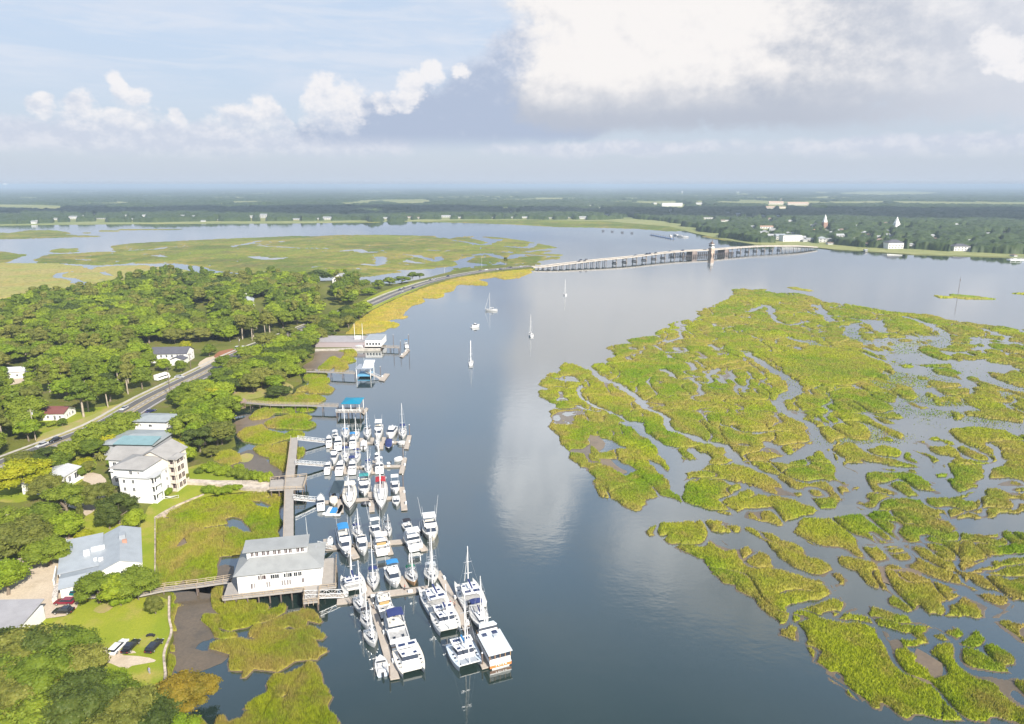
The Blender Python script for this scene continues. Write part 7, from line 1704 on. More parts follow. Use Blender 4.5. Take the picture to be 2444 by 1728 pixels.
def catamaran(o, L, B, mast=None, c='navy', sail=True, side=None, solar=True, hard='white', cover=None, tramp=True, power=False, rear=None, deckc=None):
    H = 1.35; hw = B*.27
    for s in (-1,1): hull(o, L, hw*1.02, H, CM[side] if side and s == -1 else M_gel, .72, 2.0, .12, s*(B/2-hw/2), 'hull' if s == 1 else 'hull', None, None, CM[deckc] if deckc else None)
    MB().box(-B/2+hw*.5,B/2-hw*.5,-.36*L,.20*L,.75,H+.06).build('bridge_deck', M_deck, o)
    if tramp: MB().box(-B/2+hw*.8,B/2-hw*.8,.20*L,.41*L,H-.02,H+.02).build('trampoline', M_net, o); MB().bar((-B/2+hw*.5,.42*L,H),(B/2-hw*.5,.42*L,H),.18).build('crossbeam', M_mast, o)
    else: MB().box(-B/2+hw*.5,B/2-hw*.5,.20*L,.36*L,.85,H+.05).build('foredeck', M_deck, o)
    z1 = H+1.45; cabin(o, -.16*L, .20*L, B*.36, B*.29, H+.05, z1, .1, 1.3, .9, None, (.45,.9), name='saloon', roof=M_gel)
    MB().box(-B*.30,B*.30,-.36*L,-.17*L,H+.07,H+.1).build('cockpit', M_teak if power else M_well, o)
    ht = MB().box(-B*.36,B*.36,-.38*L,-.15*L,z1+.35,z1+.45)
    ht.build('hardtop', CM[hard], o); r = MB(); [r.bar((x,y,H),(x,y,z1+.35),.08) for x in (-B*.33,B*.33) for y in (-.36*L,-.17*L)]; r.build('hardtop_frame', M_silver, o)
    if power:
        MB().box(-B*.30,B*.30,-.14*L,.05*L,z1+.1,z1+.8).build('flybridge', M_gel, o); MB().box(-B*.28,B*.28,.05*L,.055*L+.05,z1+.55,z1+.95).build('windscreen', M_tint, o); MB().box(-B*.32,B*.32,-.16*L,.06*L,z1+2.2,z1+2.32).build('flybridge_top', CM[hard], o)
        r = MB(); [r.bar((x,y,z1),(x,y,z1+2.2),.07) for x in (-B*.29,B*.29) for y in (-.14*L,.04*L)]; r.build('flybridge_frame', M_silver, o)
    if solar: clutter(o, [(-B*.17,-.27*L,z1+.46,B*.24,.09*L,.04),(B*.17,-.27*L,z1+.46,B*.24,.09*L,.04)] + ([(-B*.2,.02*L,z1+.1,.7,.7,.04),(B*.2,.0*L,z1+.1,.7,.7,.04)] if not power else []), M_solar, 'solar_panel')
    if sail:
        my = .07*L; top = (0,my,mast); k = MB().tube((0,my,z1),top,.15,.10,6).build('mast', M_mast, o); s = MB()
        for z in (.45,.68): w = B*.16; s.bar((-w,my,mast*z),(w,my,mast*z),.09)
        for x in (-1,1): s.tube((x*B*.45,my-.6,H),(0,my,mast*.92),.02,None,3)
        s.build('shroud', M_silver, k); MB().tube((0,.42*L,H+.2),(0,my+.2,mast*.88),.12,.06,5).build('furled_sail', M_gel, k)
        b = MB().tube((0,my-.1,z1+1.2),(0,my-.38*L,z1+1.1),.11,None,6).build('boom', M_mast, k); MB().tube((0,my-.15,z1+1.5),(0,my-.36*L,z1+1.35),.27,.2,6).build('sail_cover', CM[cover] if cover else M_navy, b)
    if rear: MB().box(-B*.26,B*.26,-.46*L,-.41*L,H+.3,H+1.0).build('tender', CM[rear], o)
    st = MB()
    for s in (-1,1):
        for k in range(3): st.box(s*(B/2-hw/2)-.4,s*(B/2-hw/2)+.4,-.5*L-.25*k,-.5*L-.25*k+.27,.2,1.0-.28*k)
    st.build('transom_steps', M_deck, o); clutter(o, [(s*(B/2-hw/2),y*L,H+.03,.5,.5,.06) for s in (-1,1) for y in (-.05,.1,.24)])
def tourboat(o, L, B):
    H = 1.25; hull(o, L, B, H, M_gel, .96, 3.6, .3); MB().box(-B*.46,B*.46,-.47*L,.33*L,H,H+.95).build('side_wall', mat('tour_white',(0.62,0.62,0.62),.5), o)
    p = MB()
    for s in (-1,1):
        for i in range(12): y = -.47*L+.80*L*i/11; p.bar((s*B*.45,y,H+.95),(s*B*.45,y,H+2.2),.14)
    for i in range(5): p.bar((-B*.45+B*.9*i/4,-.468*L,H+.95),(-B*.45+B*.9*i/4,-.468*L,H+2.2),.14)
    p.build('window_frame', M_teak, o); MB().box(-B*.44,B*.44,-.462*L,.32*L,H+.96,H+2.15).build('window', M_tint, o)
    MB().box(-B*.52,B*.52,-.50*L,.20*L,H+2.22,H+2.36).build('roof', mat('pale_blue_roof',(0.55,0.60,0.64),.5), o)
    cabin(o, .22*L, .36*L, B*.42, B*.34, H+2.0, H+3.6, .1, .4, .92, name='wheelhouse', roof=mat('pale_blue_roof',(0.55,0.60,0.64),.5))
    clutter(o, [(-B*.25,.12*L,H+2.37,1.1,1.1,.05),(B*.22,.14*L,H+2.37,1.2,1.2,.05)], M_solar, 'solar_panel'); clutter(o, [(B*.15,.0,H+2.37,.8,.8,.35)], M_grey, 'roof_unit')
    MB().box(-B*.47,B*.47,-.5*L-.02,-.5*L+.06,.30,.98).build('stern_band', M_orange, o)
    tx = MB()
    for i, w in enumerate((.20,.26,.16,.26,.34)): x = -1.1+.52*i; tx.box(x,x+w,-.5*L-.05,-.5*L-.025,.62,.92)
    tx.build('stern_lettering', M_gel, o); MB().tube((0,.30*L,H+3.6),(0,.30*L,H+6.2),.06).tube((-1,.30*L,H+5),(1,.30*L,H+5),.05).build('signal_mast', M_mast, o)

def boat(name, label, bow, stern, builder, B, group=None, cat='boat', **kw):
    a, s = P(*bow, 0), P(*stern, 0); c = (a+s)/2; d = a-s; L = d.length
    o = thing(name, label, cat, (c.x, c.y, 0), math.atan2(-d.x, d.y), group); builder(o, L, B, **kw); return o
def za(F, *p): return F([p])[0]
S, M_, Rn, Cm, Dg = sailboat, motor, runabout, catamaran, dinghy
for row in [
 # first dock, far side
 (A_,'runabout','small white cuddy boat nearest the shore, far side of first dock',(810,545),(812,472),Rn,2.6,dict(top='white')),
 (A_,'sailboat','tall masted white sailboat with blue dodger, far side of first dock',(945,562),(948,415),S,3.6,dict(mast=13.5,c='navy',dodger='blue',bim=None,mizzen=False)),
 (A_,'sailboat','white sailboat with a short mast on the far side of the first dock',(1083,555),(1086,462),S,3.1,dict(mast=9,c='white',bim=None)),
 (A_,'sailboat','white sailboat with dark panels in its cockpit on the far side of the first dock',(1228,555),(1230,412),S,3.5,dict(mast=11.5,c='white',bim=None,dodger='black')),
 (A_,'motor_yacht','white flybridge cruiser on the far side of the first dock',(1362,560),(1385,400),M_,3.7,dict(fly=True,hard='white',topz=2)),
 (A_,'motor_cruiser','rounded white express cruiser with a dark windscreen on the first dock',(1505,545),(1570,420),M_,4.3,dict(fly=False,antenna=0,cab=(-.3,.2))),
 (A_,'sailboat','white sailboat with a blue bimini at the T head of the first dock',(1683,542),(1685,420),S,3.6,dict(mast=14.2,c='navy',bim='navy')),
 # first dock, near side
 (A_,'motor_boat','white boat nearest the gangway on the near side of the first dock',(737,535),(733,640),M_,2.6,dict(fly=False,antenna=0)),
 (A_,'motor_cruiser','white cruiser second from the gangway on the near side of the first dock',(858,548),(850,678),M_,3.3,dict(fly=False,antenna=1)),
 (A_,'motor_cruiser','white hardtop cruiser with a little blue canvas on the near side of the first dock',(1045,545),(1042,655),M_,3.0,dict(fly=False,top='blue',antenna=1)),
 (A_,'runabout','short all white boat in the middle of the near side of the first dock',(1182,565),(1178,660),Rn,2.7,dict(cover='white')),
 (A_,'sailboat','slim white boat left of the blue covered one on the first dock',(1355,675),(1358,572),S,2.2,dict(mast=8,c='white',bim=None)),
 (A_,'runabout','dark hulled boat under a navy blue cover on the first dock',(1500,678),(1508,560),Rn,3.0,dict(cover='navy',hullc='dark')),
 (A_,'dinghy','white tender lying across the T head of the first dock',(1612,600),(1712,597),Rn,2.2,dict(cover='white',ob=0)),
 # second dock
 (A_,'motor_cruiser','white cruiser lying aslant nearest the gangway of the second dock',(785,868),(818,752),M_,2.9,dict(fly=True,antenna=0)),
 (A_,'sailboat','white sailboat with two blue hatches on the far side of the second dock',(940,858),(948,715),S,3.5,dict(mast=10,c='navy',bim='navy')),
 (A_,'sailboat','white sailboat strewn with blue covers on the far side of the second dock',(1085,855),(1093,742),S,3.4,dict(mast=8.6,c='blue',dodger='navy',bim='navy')),
 (A_,'motor_boat','small white boat with a brown deck on the second dock',(1350,852),(1352,772),M_,2.1,dict(fly=False,antenna=0)),
 (A_,'dinghy','tiny white dinghy on the second dock near its T head',(1478,848),(1525,845),Dg,1.3,dict(c='white')),
 (A_,'rowing_boat','white launch lying across the T head of the second dock',(1572,822),(1668,796),Rn,2.4,dict(cover='white',ob=0)),
 (A_,'motor_boat','long grey white boat on the near side of the second dock beside the gangway',(745,880),(708,985),M_,2.3,dict(fly=False,antenna=0)),
 (A_,'motor_cruiser','white cruiser lying aslant on the near side of the second dock',(905,860),(862,998),M_,3.2,dict(fly=False,antenna=1)),
 (A_,'motor_cruiser','white cruiser with a blue cockpit on the near side of the second dock',(1040,852),(1035,985),M_,3.1,dict(fly=False,top='navy',antenna=1)),
 (A_,'sailboat','sailboat with a navy sail cover on the near side of the second dock',(1240,1025),(1240,880),S,2.9,dict(mast=12.5,c='navy',bim='navy')),
 (A_,'motor_cruiser','rounded white boat with a blue side panel at the end of the second dock',(1385,878),(1385,975),M_,3.4,dict(fly=False,top='white',antenna=0)),
 # third dock
 (A_,'motor_boat','white boat with a dark windscreen beside the third gangway',(630,1305),(630,1450),M_,2.7,dict(fly=False,antenna=0,cab=(-.32,.1))),
 (A_,'dinghy','oval cream tender in front of the dark boat house of the third dock',(795,1400),(790,1312),Rn,2.8,dict(hullc='cream',ob=0,cover='cream')),
 (A_,'motor_sailer','large cream motor sailer with a black stripe on its hull at the third dock',(998,1482),(1005,1165),S,5.0,dict(mast=11.5,c='white',stripe='dark',deckc='cream',bim='cream')),
 (A_,'motor_yacht','motor yacht with a teal canvas top on the third dock',(1185,1288),(1195,1110),M_,4.3,dict(fly=True,top='teal')),
 (A_,'sailboat','biggest sailboat of the marina, white with a red canvas, bow toward the viewer',(1408,1485),(1402,1100),S,4.9,dict(mast=20.5,c='red',bim='red',mizzen=True)),
 (A_,'motor_boat','white boat with a long white top at the end of the third dock',(1588,1262),(1585,1130),M_,3.3,dict(fly=False,hard='white',antenna=0)),
 (A_,'runabout','small open white boat, bow toward the viewer, end of the third dock',(1603,1415),(1598,1290),Rn,2.7,dict(top=None,ob=1)),
 (A_,'dinghy','dark inflatable dinghy tied under the third dock',(1145,1375),(1250,1368),Dg,2.0,dict(c='dark')),
 # fourth dock
 (B_,'skiff','tiny pale blue skiff beside the boathouse',(312,555),(308,635),Rn,1.9,dict(hullc='lblue',ob=0)),
 (B_,'motor_yacht','long white motor yacht with a bright blue canopy and black roof',(582,882),(478,460),M_,4.1,dict(fly=True,top='blue',roofc=None,antenna=2)),
 (B_,'sailboat','white sailboat with a navy canvas behind the small cruiser on the fourth dock',(770,600),(700,450),S,3.0,dict(mast=9.5,c='navy',bim='navy')),
 (B_,'motor_cruiser','white cruiser with its pointed bow toward the viewer on the fourth dock',(820,835),(775,590),M_,3.4,dict(fly=True,antenna=1)),
 (B_,'motor_boat','white hardtop fishing boat with tall outriggers on the fourth dock',(1030,558),(975,420),M_,3.5,dict(fly=False,hard='white',outrig=True,antenna=1)),
 (B_,'motor_cruiser','white cruiser stern to the viewer in the middle of the fourth dock',(1050,580),(1112,790),M_,4.4,dict(fly=False,hard='white',glass='warm')),
 (B_,'sailboat','small white day boat with a black top on the fourth dock',(1205,530),(1180,405),S,2.4,dict(mast=6.5,c='white',bim='black',boom=False)),
 (B_,'runabout','open boat with a black bimini behind the large express cruiser',(1520,460),(1450,330),Rn,3.0,dict(top='black',ob=2)),
 (B_,'motor_cruiser','large white express cruiser stern to the viewer on the fourth dock',(1490,480),(1610,725),M_,4.8,dict(fly=False,hard='white',antenna=1,cab=(-.25,.25))),
 (B_,'trawler_yacht','high cream trawler yacht with tall antennas at the end of the fourth dock',(1868,618),(1795,330),M_,4.9,dict(fly=True,hard='white',hullc='cream',outrig=True,top=None)),
 (B_,'dinghy','black rubber dinghy hanging between two large boats of the fourth dock',(1625,450),(1680,465),Dg,1.6,dict(c='dark')),
 # fifth dock, far side
 (B_,'catamaran','white sailing catamaran at the left end of the fifth dock',(615,1150),(690,1400),Cm,6.2,dict(mast=12.5,cover='navy',tramp=False)),
 (B_,'sailboat','white sailboat with a square navy bimini on the fifth dock',(968,1362),(965,1110),S,3.4,dict(mast=14.5,c='white',bim='navy')),
 (B_,'trawler_yacht','trawler with a blue canvas and radar post on the fifth dock',(1320,1325),(1225,1050),M_,4.2,dict(fly=False,top='blue',antenna=1)),
 (B_,'sailboat','wooden hulled sailboat with a green canvas on the fifth dock',(1590,1280),(1515,1085),S,3.4,dict(mast=9.5,c='white',bim='green',hullc='teak',mizzen=True)),
 (B_,'ketch','white ketch with three tall poles beside the right floating pier',(1885,1250),(1825,1040),S,4.0,dict(mast=16,c='white',bim='grey',mizzen=True)),
 # left long pier
 (C_,'sailboat','white sailboat at the crossing of the two long floating piers',(345,632),(285,430),S,3.2,dict(mast=13.5,c='grey',bim=None,dodger='grey')),
 (C_,'sailboat','middle one of three small sailboats left of the left long pier',(415,815),(375,650),S,2.9,dict(mast=9.5,c='white',bim='black')),
 (C_,'sailboat','lowest of three small sailboats left of the left long pier',(495,1040),(410,840),S,3.1,dict(mast=10,c='white',bim=None,dodger='grey')),
 (C_,'skiff','pale blue open skiff with outboard near the end of the left long pier',(560,1155),(598,1385),Rn,2.9,dict(hullc='lblue',ob=1)),
 (C_,'motor_cruiser','white cruiser with amber blinds right of the left long pier',(560,410),(645,625),M_,4.0,dict(fly=True,glass='warm',antenna=1)),
 (C_,'motor_yacht','large motor yacht with a navy blue bimini right of the left long pier',(680,590),(810,1010),M_,5.0,dict(fly=True,top='navy',antenna=1)),
 (C_,'power_catamaran','white power catamaran with two square bows at the end of the left long pier',(985,1400),(870,1060),Cm,6.3,dict(sail=False,tramp=False,hard='white',power=False,deckc='cream')),
 (C_,'catamaran','catamaran with a pale blue left hull at the head of the right long pier',(1150,300),(1310,590),Cm,6.4,dict(mast=16.5,side='lblue',tramp=False,solar=True)),
 (C_,'catamaran','white catamaran with a red kayak beside the middle of the right long pier',(1440,880),(1325,590),Cm,6.5,dict(mast=11,cover='navy',tramp=False,power=False)),
 (C_,'catamaran','catamaran with blue trampolines and sail cover at the end of the right long pier',(1690,1310),(1540,1010),Cm,6.6,dict(mast=17.5,cover='blue',deckc='lblue',hard='white')),
 (C_,'catamaran','large white catamaran with a raised stern platform right of the right long pier',(1600,235),(1740,530),Cm,6.6,dict(mast=13.5,tramp=False,solar=True,rear=None)),
 (C_,'motor_sailer','motor sailer with a blue covered boat on deck behind the tour boat',(1870,850),(1735,530),S,4.4,dict(mast=12.5,c='navy',bim='navy',mizzen=False,hullc='white')),
]:
    F, nm, lb, b_, s_, bd, B_w, kw = row
    cat = {'sailboat':'sailboat','ketch':'sailboat','catamaran':'catamaran','power_catamaran':'catamaran','dinghy':'dinghy','motor_yacht':'yacht','trawler_yacht':'yacht'}.get(nm, 'boat')
    boat(nm, lb, za(F,*b_), za(F,*s_), bd, B_w, None, cat, **kw)
boat('tour_boat', 'long tour boat with a flat pale roof and orange stern band', za(C_,1850,880), za(C_,2062,1270), tourboat, 5.2)
# covered slip, float, kayak
a = P(*za(A_,735,1310), 0); b_ = P(*za(A_,880,1310), 0); c_ = P(*za(A_,735,1185), 0); w = b_.x-a.x; d = c_.y-a.y
o = thing('covered_slip', 'dark grey covered boat slip at the start of the third dock', 'boat shelter', (a.x,a.y,0)); MB().hexa([(0,0,2.2),(w,0,2.2),(w,d,3.2),(0,d,3.2),(0,0,2.35),(w,0,2.35),(w,d,3.35),(0,d,3.35)]).build('roof', mat('charcoal_sheet',(0.035,0.055,0.07),.6), o)
r = MB(); [r.bar((x,y,-1),(x,y,2.2+(1 if y > 1 else 0)),.2) for x in (.1,w-.1) for y in (.1,d-.1)]; r.build('framework', M_black, o); MB().box(.2,.5,.2,d,.2,.6).box(w-.5,w-.2,.2,d,.2,.6).build('decking', M_dock, o)
q = P(*za(A_,785,1500), 0); o = thing('boat_float', 'white drive on float with a blue centre below the covered slip', 'float', (q.x,q.y,0)); MB().box(-2.3,-1.2,-1.2,4.2,.05,.5).box(1.2,2.3,-1.2,4.2,.05,.5).box(-1.2,1.2,-1.2,-.3,.05,.45).box(-3.2,-2.3,-.6,.4,.05,.4).build('pontoon', M_gel, o); MB().box(-1.2,1.2,-.3,4.0,.05,.35).build('cradle', M_blue, o)
q = P(*za(A_,870,1440), .5); o = thing('dock_finger', 'narrow finger float between the white float and the cream motor sailer', 'dock', (q.x,q.y,0)); MB().box(-.6,.6,-3,3.5,.2,.5).build('decking', M_dock, o); MB().box(-1.0,1.0,-3.9,-3.02,.2,.6).build('float', M_gel, o)
q = P(*za(C_,1448,560), 0); o = thing('kayak', 'bright red kayak leaning on the catamaran by the right long pier', 'kayak', (q.x,q.y,1.5), R(15)); MB().tube((0,-1.7,0),(0,0,0),.1,.36,8).tube((0,0,0),(0,1.7,0),.36,.1,8).build('hull', mat('kayak_red',(0.65,0.03,0.05),.4), o)
# boats at anchor in the river
for x, y, L, B_w, mast, rz, lb in [(1348.8,704,9,3.2,14.5,4,'anchored white sailboat seen end on, nearest the bridge'),(1172,742,10.5,3.2,15,82,'anchored white sailboat lying broadside left of the channel'),(1267,801,9.5,3.2,14.5,8,'anchored white sailboat seen end on in mid channel'),(1124,868,9.5,3.1,13.5,3,'anchored white sailboat nearest the marina')]:
    q = P(x, y, 0); o = thing('sailboat', lb, 'sailboat', q, R(rz)); sailboat(o, L, B_w, mast, 'white', 'white', None, 'black')
q = P(1135,781,0); o = thing('motor_boat', 'small white motor boat anchored alone in the river', 'boat', q, R(-60)); motor(o, 6.5, 2.5, fly=False, antenna=0)
q = P(*R5([(1795,300)])[0],0); o = thing('motor_boat', 'small boat with a blue top moored beyond the restaurant', 'boat', (q.x,q.y,0), R(20)); motor(o, 7, 2.6, fly=False, top='blue', antenna=0)
q = P(*R5([(1355,300)])[0],1.5); o = thing('runabout', 'boat under a blue white cover beside the restaurant', 'boat', (q.x,q.y,1.6), R(80)); runabout(o, 7, 2.5, cover='lblue', ob=1)
for i, (x, y) in enumerate([(440,360),(465,356),(490,362),(515,366)]):
    q = P(*T3(x, y), 0); o = thing('motor_boat', ['first','second','third','last'][i]+' of four small boats moored right of the far town dock', 'boat', (q.x,q.y,0), R(30*i), 'boats at the far town dock'); motor(o, 14, 5, fly=False, antenna=0)

# ------------------------------------------------------------------ cars
M_tyre = mat('tyre', (0.02,0.02,0.02), .8)
CPAINT = {k: mat('car_'+k, v, .22, coat=.6) for k, v in dict(black=(0.012,0.012,0.016), white=(0.75,0.75,0.76), silver=(0.45,0.46,0.48), red=(0.20,0.012,0.03), teal=(0.0,0.13,0.14), navy=(0.02,0.025,0.09), blue=(0.02,0.07,0.30), grey=(0.12,0.12,0.13)).items()}
def car(px, py, col, ang, label, L=4.7, Wd=1.85, Hh=1.5, z=None, suv=False, group=None, pos=None, name='parked_car'):
    q = pos or P(px, py, LZ+.1); o = thing(name, label, 'car', q, ang, group); m = CPAINT[col]; w = Wd/2; t = .62 if not suv else .72
    MB().hexa([(-L/2,-w*.94,.30),(L/2,-w*.90,.30),(L/2,w*.90,.30),(-L/2,w*.94,.30),(-L/2+.05,-w,.78),(L/2-.1,-w*.93,.72),(L/2-.1,w*.93,.72),(-L/2+.05,w,.78)]).build('body', m, o, bevel=.06)
    MB().hexa([(-L/2+.05,-w*.96,.76),(L/2-.12,-w*.90,.70),(L/2-.12,w*.90,.70),(-L/2+.05,w*.96,.76),(-L/2+.12,-w*.90,.98),(L*.22,-w*.88,.96),(L*.22,w*.88,.96),(-L/2+.12,w*.90,.98)]).build('bonnet', m, o)
    r0 = -L*.46 if suv else -L*.36; g = MB().hexa([(r0,-w*.90,.95),(L*.22,-w*.88,.93),(L*.22,w*.88,.93),(r0,w*.90,.95),(r0+.25,-w*.74,Hh-.05),(L*.03,-w*.74,Hh-.05),(L*.03,w*.74,Hh-.05),(r0+.25,w*.74,Hh-.05)]).build('window', M_glass, o)
    MB().hexa([(r0+.15,-w*.78,Hh-.06),(L*.05,-w*.78,Hh-.06),(L*.05,w*.78,Hh-.06),(r0+.15,w*.78,Hh-.06),(r0+.25,-w*.72,Hh+.02),(L*.01,-w*.72,Hh+.02),(L*.01,w*.72,Hh+.02),(r0+.25,w*.72,Hh+.02)]).build('roof', m, o)
    for x in (-L*.31,L*.31):
        for s in (-1,1): wh = MB().tube((x,s*w*.97,.33),(x,s*w*.80,.33),.33,.33,12).build('wheel', M_tyre, o); MB().tube((x,s*w*.985,.33),(x,s*w*.972,.33),.2,.2,8).build('rim', M_silver, wh)
    for s in (-1,1): MB().box(L/2-.10,L/2-.02,s*w*.7-.16,s*w*.7+.16,.55,.68).build('headlight', M_trim, o); MB().box(-L/2-.005,-L/2+.04,s*w*.75-.13,s*w*.75+.13,.62,.76).build('tail_light', mat('tail_red',(0.4,0.02,0.02),.3), o)
    return o
Z7 = lambda x, y: zt(0,1350,4.294,[(x,y)])[0]
Z4 = lambda x, y: zt(0,700,3.827,[(x,y)])[0]
car(*Z7(745,300),'teal',R(178),'teal estate car at the edge of the sandy lot, topmost of three',suv=True); car(*Z7(665,388),'red',R(180),'dark red car between the teal and black cars on the sandy lot',suv=True); car(*Z7(652,480),'black',R(180),'black car lowest of three on the edge of the sandy lot')
car(*Z7(1215,852),'white',R(84),'white pickup like car parked on the grass lot',L=5.2,suv=True); car(*Z7(1345,845),'black',R(84),'black car right beside the white car on the grass lot'); car(*Z7(1585,842),'black',R(84),'black car parked alone near the sea wall',suv=True)
rd = lambda x, y: Vector((*P(x,y,LZ+.2)[:2],LZ+.18))
def roadang(q):
    i = int(np.argmin(((ROAD-np.array([q.x,q.y]))**2).sum(1))); i = min(max(i,1),len(ROAD)-2); d = ROAD[i+1]-ROAD[i-1]; return math.atan2(d[1], d[0])
def roadcar(x, y, col, label, side, flip=False, group=None, **k):
    q = P(x, y, LZ+.2); i = int(np.argmin(((ROAD-np.array([q.x,q.y]))**2).sum(1))); i = min(max(i,1),len(ROAD)-2); d = ROAD[i+1]-ROAD[i-1]; d /= np.linalg.norm(d); n = np.array([-d[1],d[0]])
    p = ROAD[i]+n*side+d*float(np.dot(np.array([q.x,q.y])-ROAD[i], d)); car(0,0,col,math.atan2(d[1],d[0])+(math.pi if flip else 0),label,pos=Vector((p[0],p[1],LZ+.18)),group=group,name='car',**k)
roadcar(*Z4(470,1345),'black','black car on the lower bend of the river road, the front one of two',4.2,True); roadcar(*Z4(415,1400),'silver','silver car close behind the black one on the lower bend',4.2,True)
roadcar(*Z4(1140,1060),'silver','silver car driving on the river road above the white walled house',4.0,True); car(*Z4(1378,1085),'navy',R(60),'navy car parked on the driveway above the blue grey roof')
car(*Z4(1640,772),'silver',R(5),'small silver car before the roadside motor home'); car(*Z4(1895,535),'white',R(75),'white pickup in the roadside car park'); car(*Z4(1925,520),'blue',R(75),'blue truck beside the white pickup in the car park',L=5.8,Hh=2.2,suv=True)
car(*Z4(2172,510),'white',R(85),'left one of two white vans on the red mulch bank',Hh=2.1,suv=True); car(*Z4(2225,508),'white',R(85),'right one of two white vans on the red mulch bank',Hh=2.1,suv=True); car(*Z4(2030,845),'silver',R(40),'silver car half hidden by trees beside the river road'); car(*Z4(525,585),'white',R(60),'white car in the dark gap of the wood at left')
g2 = lambda x, y: zt(700,400,2.87,[(x,y)])[0]
for i, (x, y, s, c) in enumerate([(680,838,3.6,'navy'),(698,828,3.6,'grey'),(727,853,-3.6,'silver'),(832,826,-3.6,'navy'),(892,772,3.6,'grey'),(912,764,3.6,'silver'),(992,741,3.8,'navy'),(1255,706,3.6,'grey'),(1283,698,3.6,'white'),(1366,695,-3.2,'silver'),(1410,697,-3.4,'navy'),(1466,687,3.4,'grey'),(1500,688,3.2,'black'),(1546,678,3.0,'silver')]):
    roadcar(*g2(x,y), c, '%s car on the causeway, %s counted from the land end' % (c, ['first','second','third','fourth','fifth','sixth','seventh','eighth','ninth','tenth','eleventh','twelfth','thirteenth','fourteenth'][i]), s, s > 0, 'cars crossing the causeway', suv=bool(i % 2))
for i, (px, c, s) in enumerate([(1387,'navy',2.2),(1400,'grey',2.2),(1520,'silver',2.2),(1545,'black',2.2),(1553,'navy',2.2),(1567,'grey',2.2),(1602,'silver',2.2),(1631,'navy',2.2)]):
    p, z, a = bridge_point(px); n = np.array([-math.sin(a), math.cos(a)])
    car(0,0,c,a+math.pi,'%s vehicle on the long bridge, %s counted from the causeway' % (c, ['first','second','third','fourth','fifth','sixth','seventh','eighth'][i]),pos=Vector((p[0]+n[0]*s,p[1]+n[1]*s,z+.08)),suv=True,Hh=1.9,L=5.2,name='car',group='vehicles crossing the bridge')
# golf carts on the sandy lot
def golfcart(x, y, rz, label):
    q = P(*zt(0,1050,4.592,[(x,y)])[0],LZ+.1); o = thing('golf_cart', label, 'golf cart', q, rz); MB().box(-1.2,1.2,-.55,.55,.3,.75).build('body', M_trim, o); MB().box(-.9,.7,-.6,.6,1.8,1.88).build('roof', M_trim, o)
    r = MB(); [r.bar((a,b,.7),(a,b,1.8),.05) for a in (-.85,.65) for b in (-.5,.5)]; r.build('roof_frame', M_black, o); MB().box(-.4,.0,-.5,.5,.75,.95).box(-.5,-.4,-.5,.5,.95,1.35).build('seat', M_teak, o)
    for a in (-.8,.8):
        for s in (-1,1): MB().tube((a,s*.58,.25),(a,s*.44,.25),.25,.25,8).build('wheel', M_tyre, o)
golfcart(800,1170,R(60),'golf cart with a white roof nearest the yellow shrub'); golfcart(715,1165,R(50),'golf cart parked in the middle of three'); golfcart(690,1215,R(20),'golf cart nearest the big oak on the sandy lot')
# poles
def pole(px, py, h, label, arm=True, m=M_pile):
    q = P(px, py, LZ); o = thing('utility_pole', label, 'pole', q); MB().tube((0,0,-.5),(0,0,h),.19,.13,7).build('pole', m, o)
    if arm: MB().box(-1.2,1.2,-.07,.07,h-.9,h-.75).build('crossarm', m, o); MB().tube((.35,.25,h-2.4),(.35,.25,h-1.5),.22,.22,8).build('transformer', M_alum, o)
pole(*Z4(326,1340),13,'tall pale utility pole beside the maroon roofed house',True,M_palebark); pole(*Z4(1560,950),12,'dark utility pole at the river side of the road'); pole(*Z4(2195,580),12,'utility pole by the red mulch bank'); pole(*Z4(1745,690),9,'utility pole before the big white house')
pole(*Z4(1545,830),9,'short utility pole beside the motor home',False)
for x, y, lb in ((1289,693,'tall thin lamp post in the middle of the causeway'),(1032,732,'short lamp post near the land end of the causeway')):
    q = P(*g2(x,y),LZ); o = thing('street_lamp', lb, 'lamp post', (q.x,q.y+9,LZ)); MB().tube((0,0,0),(0,0,13 if x > 1100 else 7),.14,.09).build('pole', M_alum, o); MB().box(-.2,1.4,-.12,.12,12.9 if x > 1100 else 6.9,13.1 if x > 1100 else 7.1).build('lamp_head', M_alum, o)
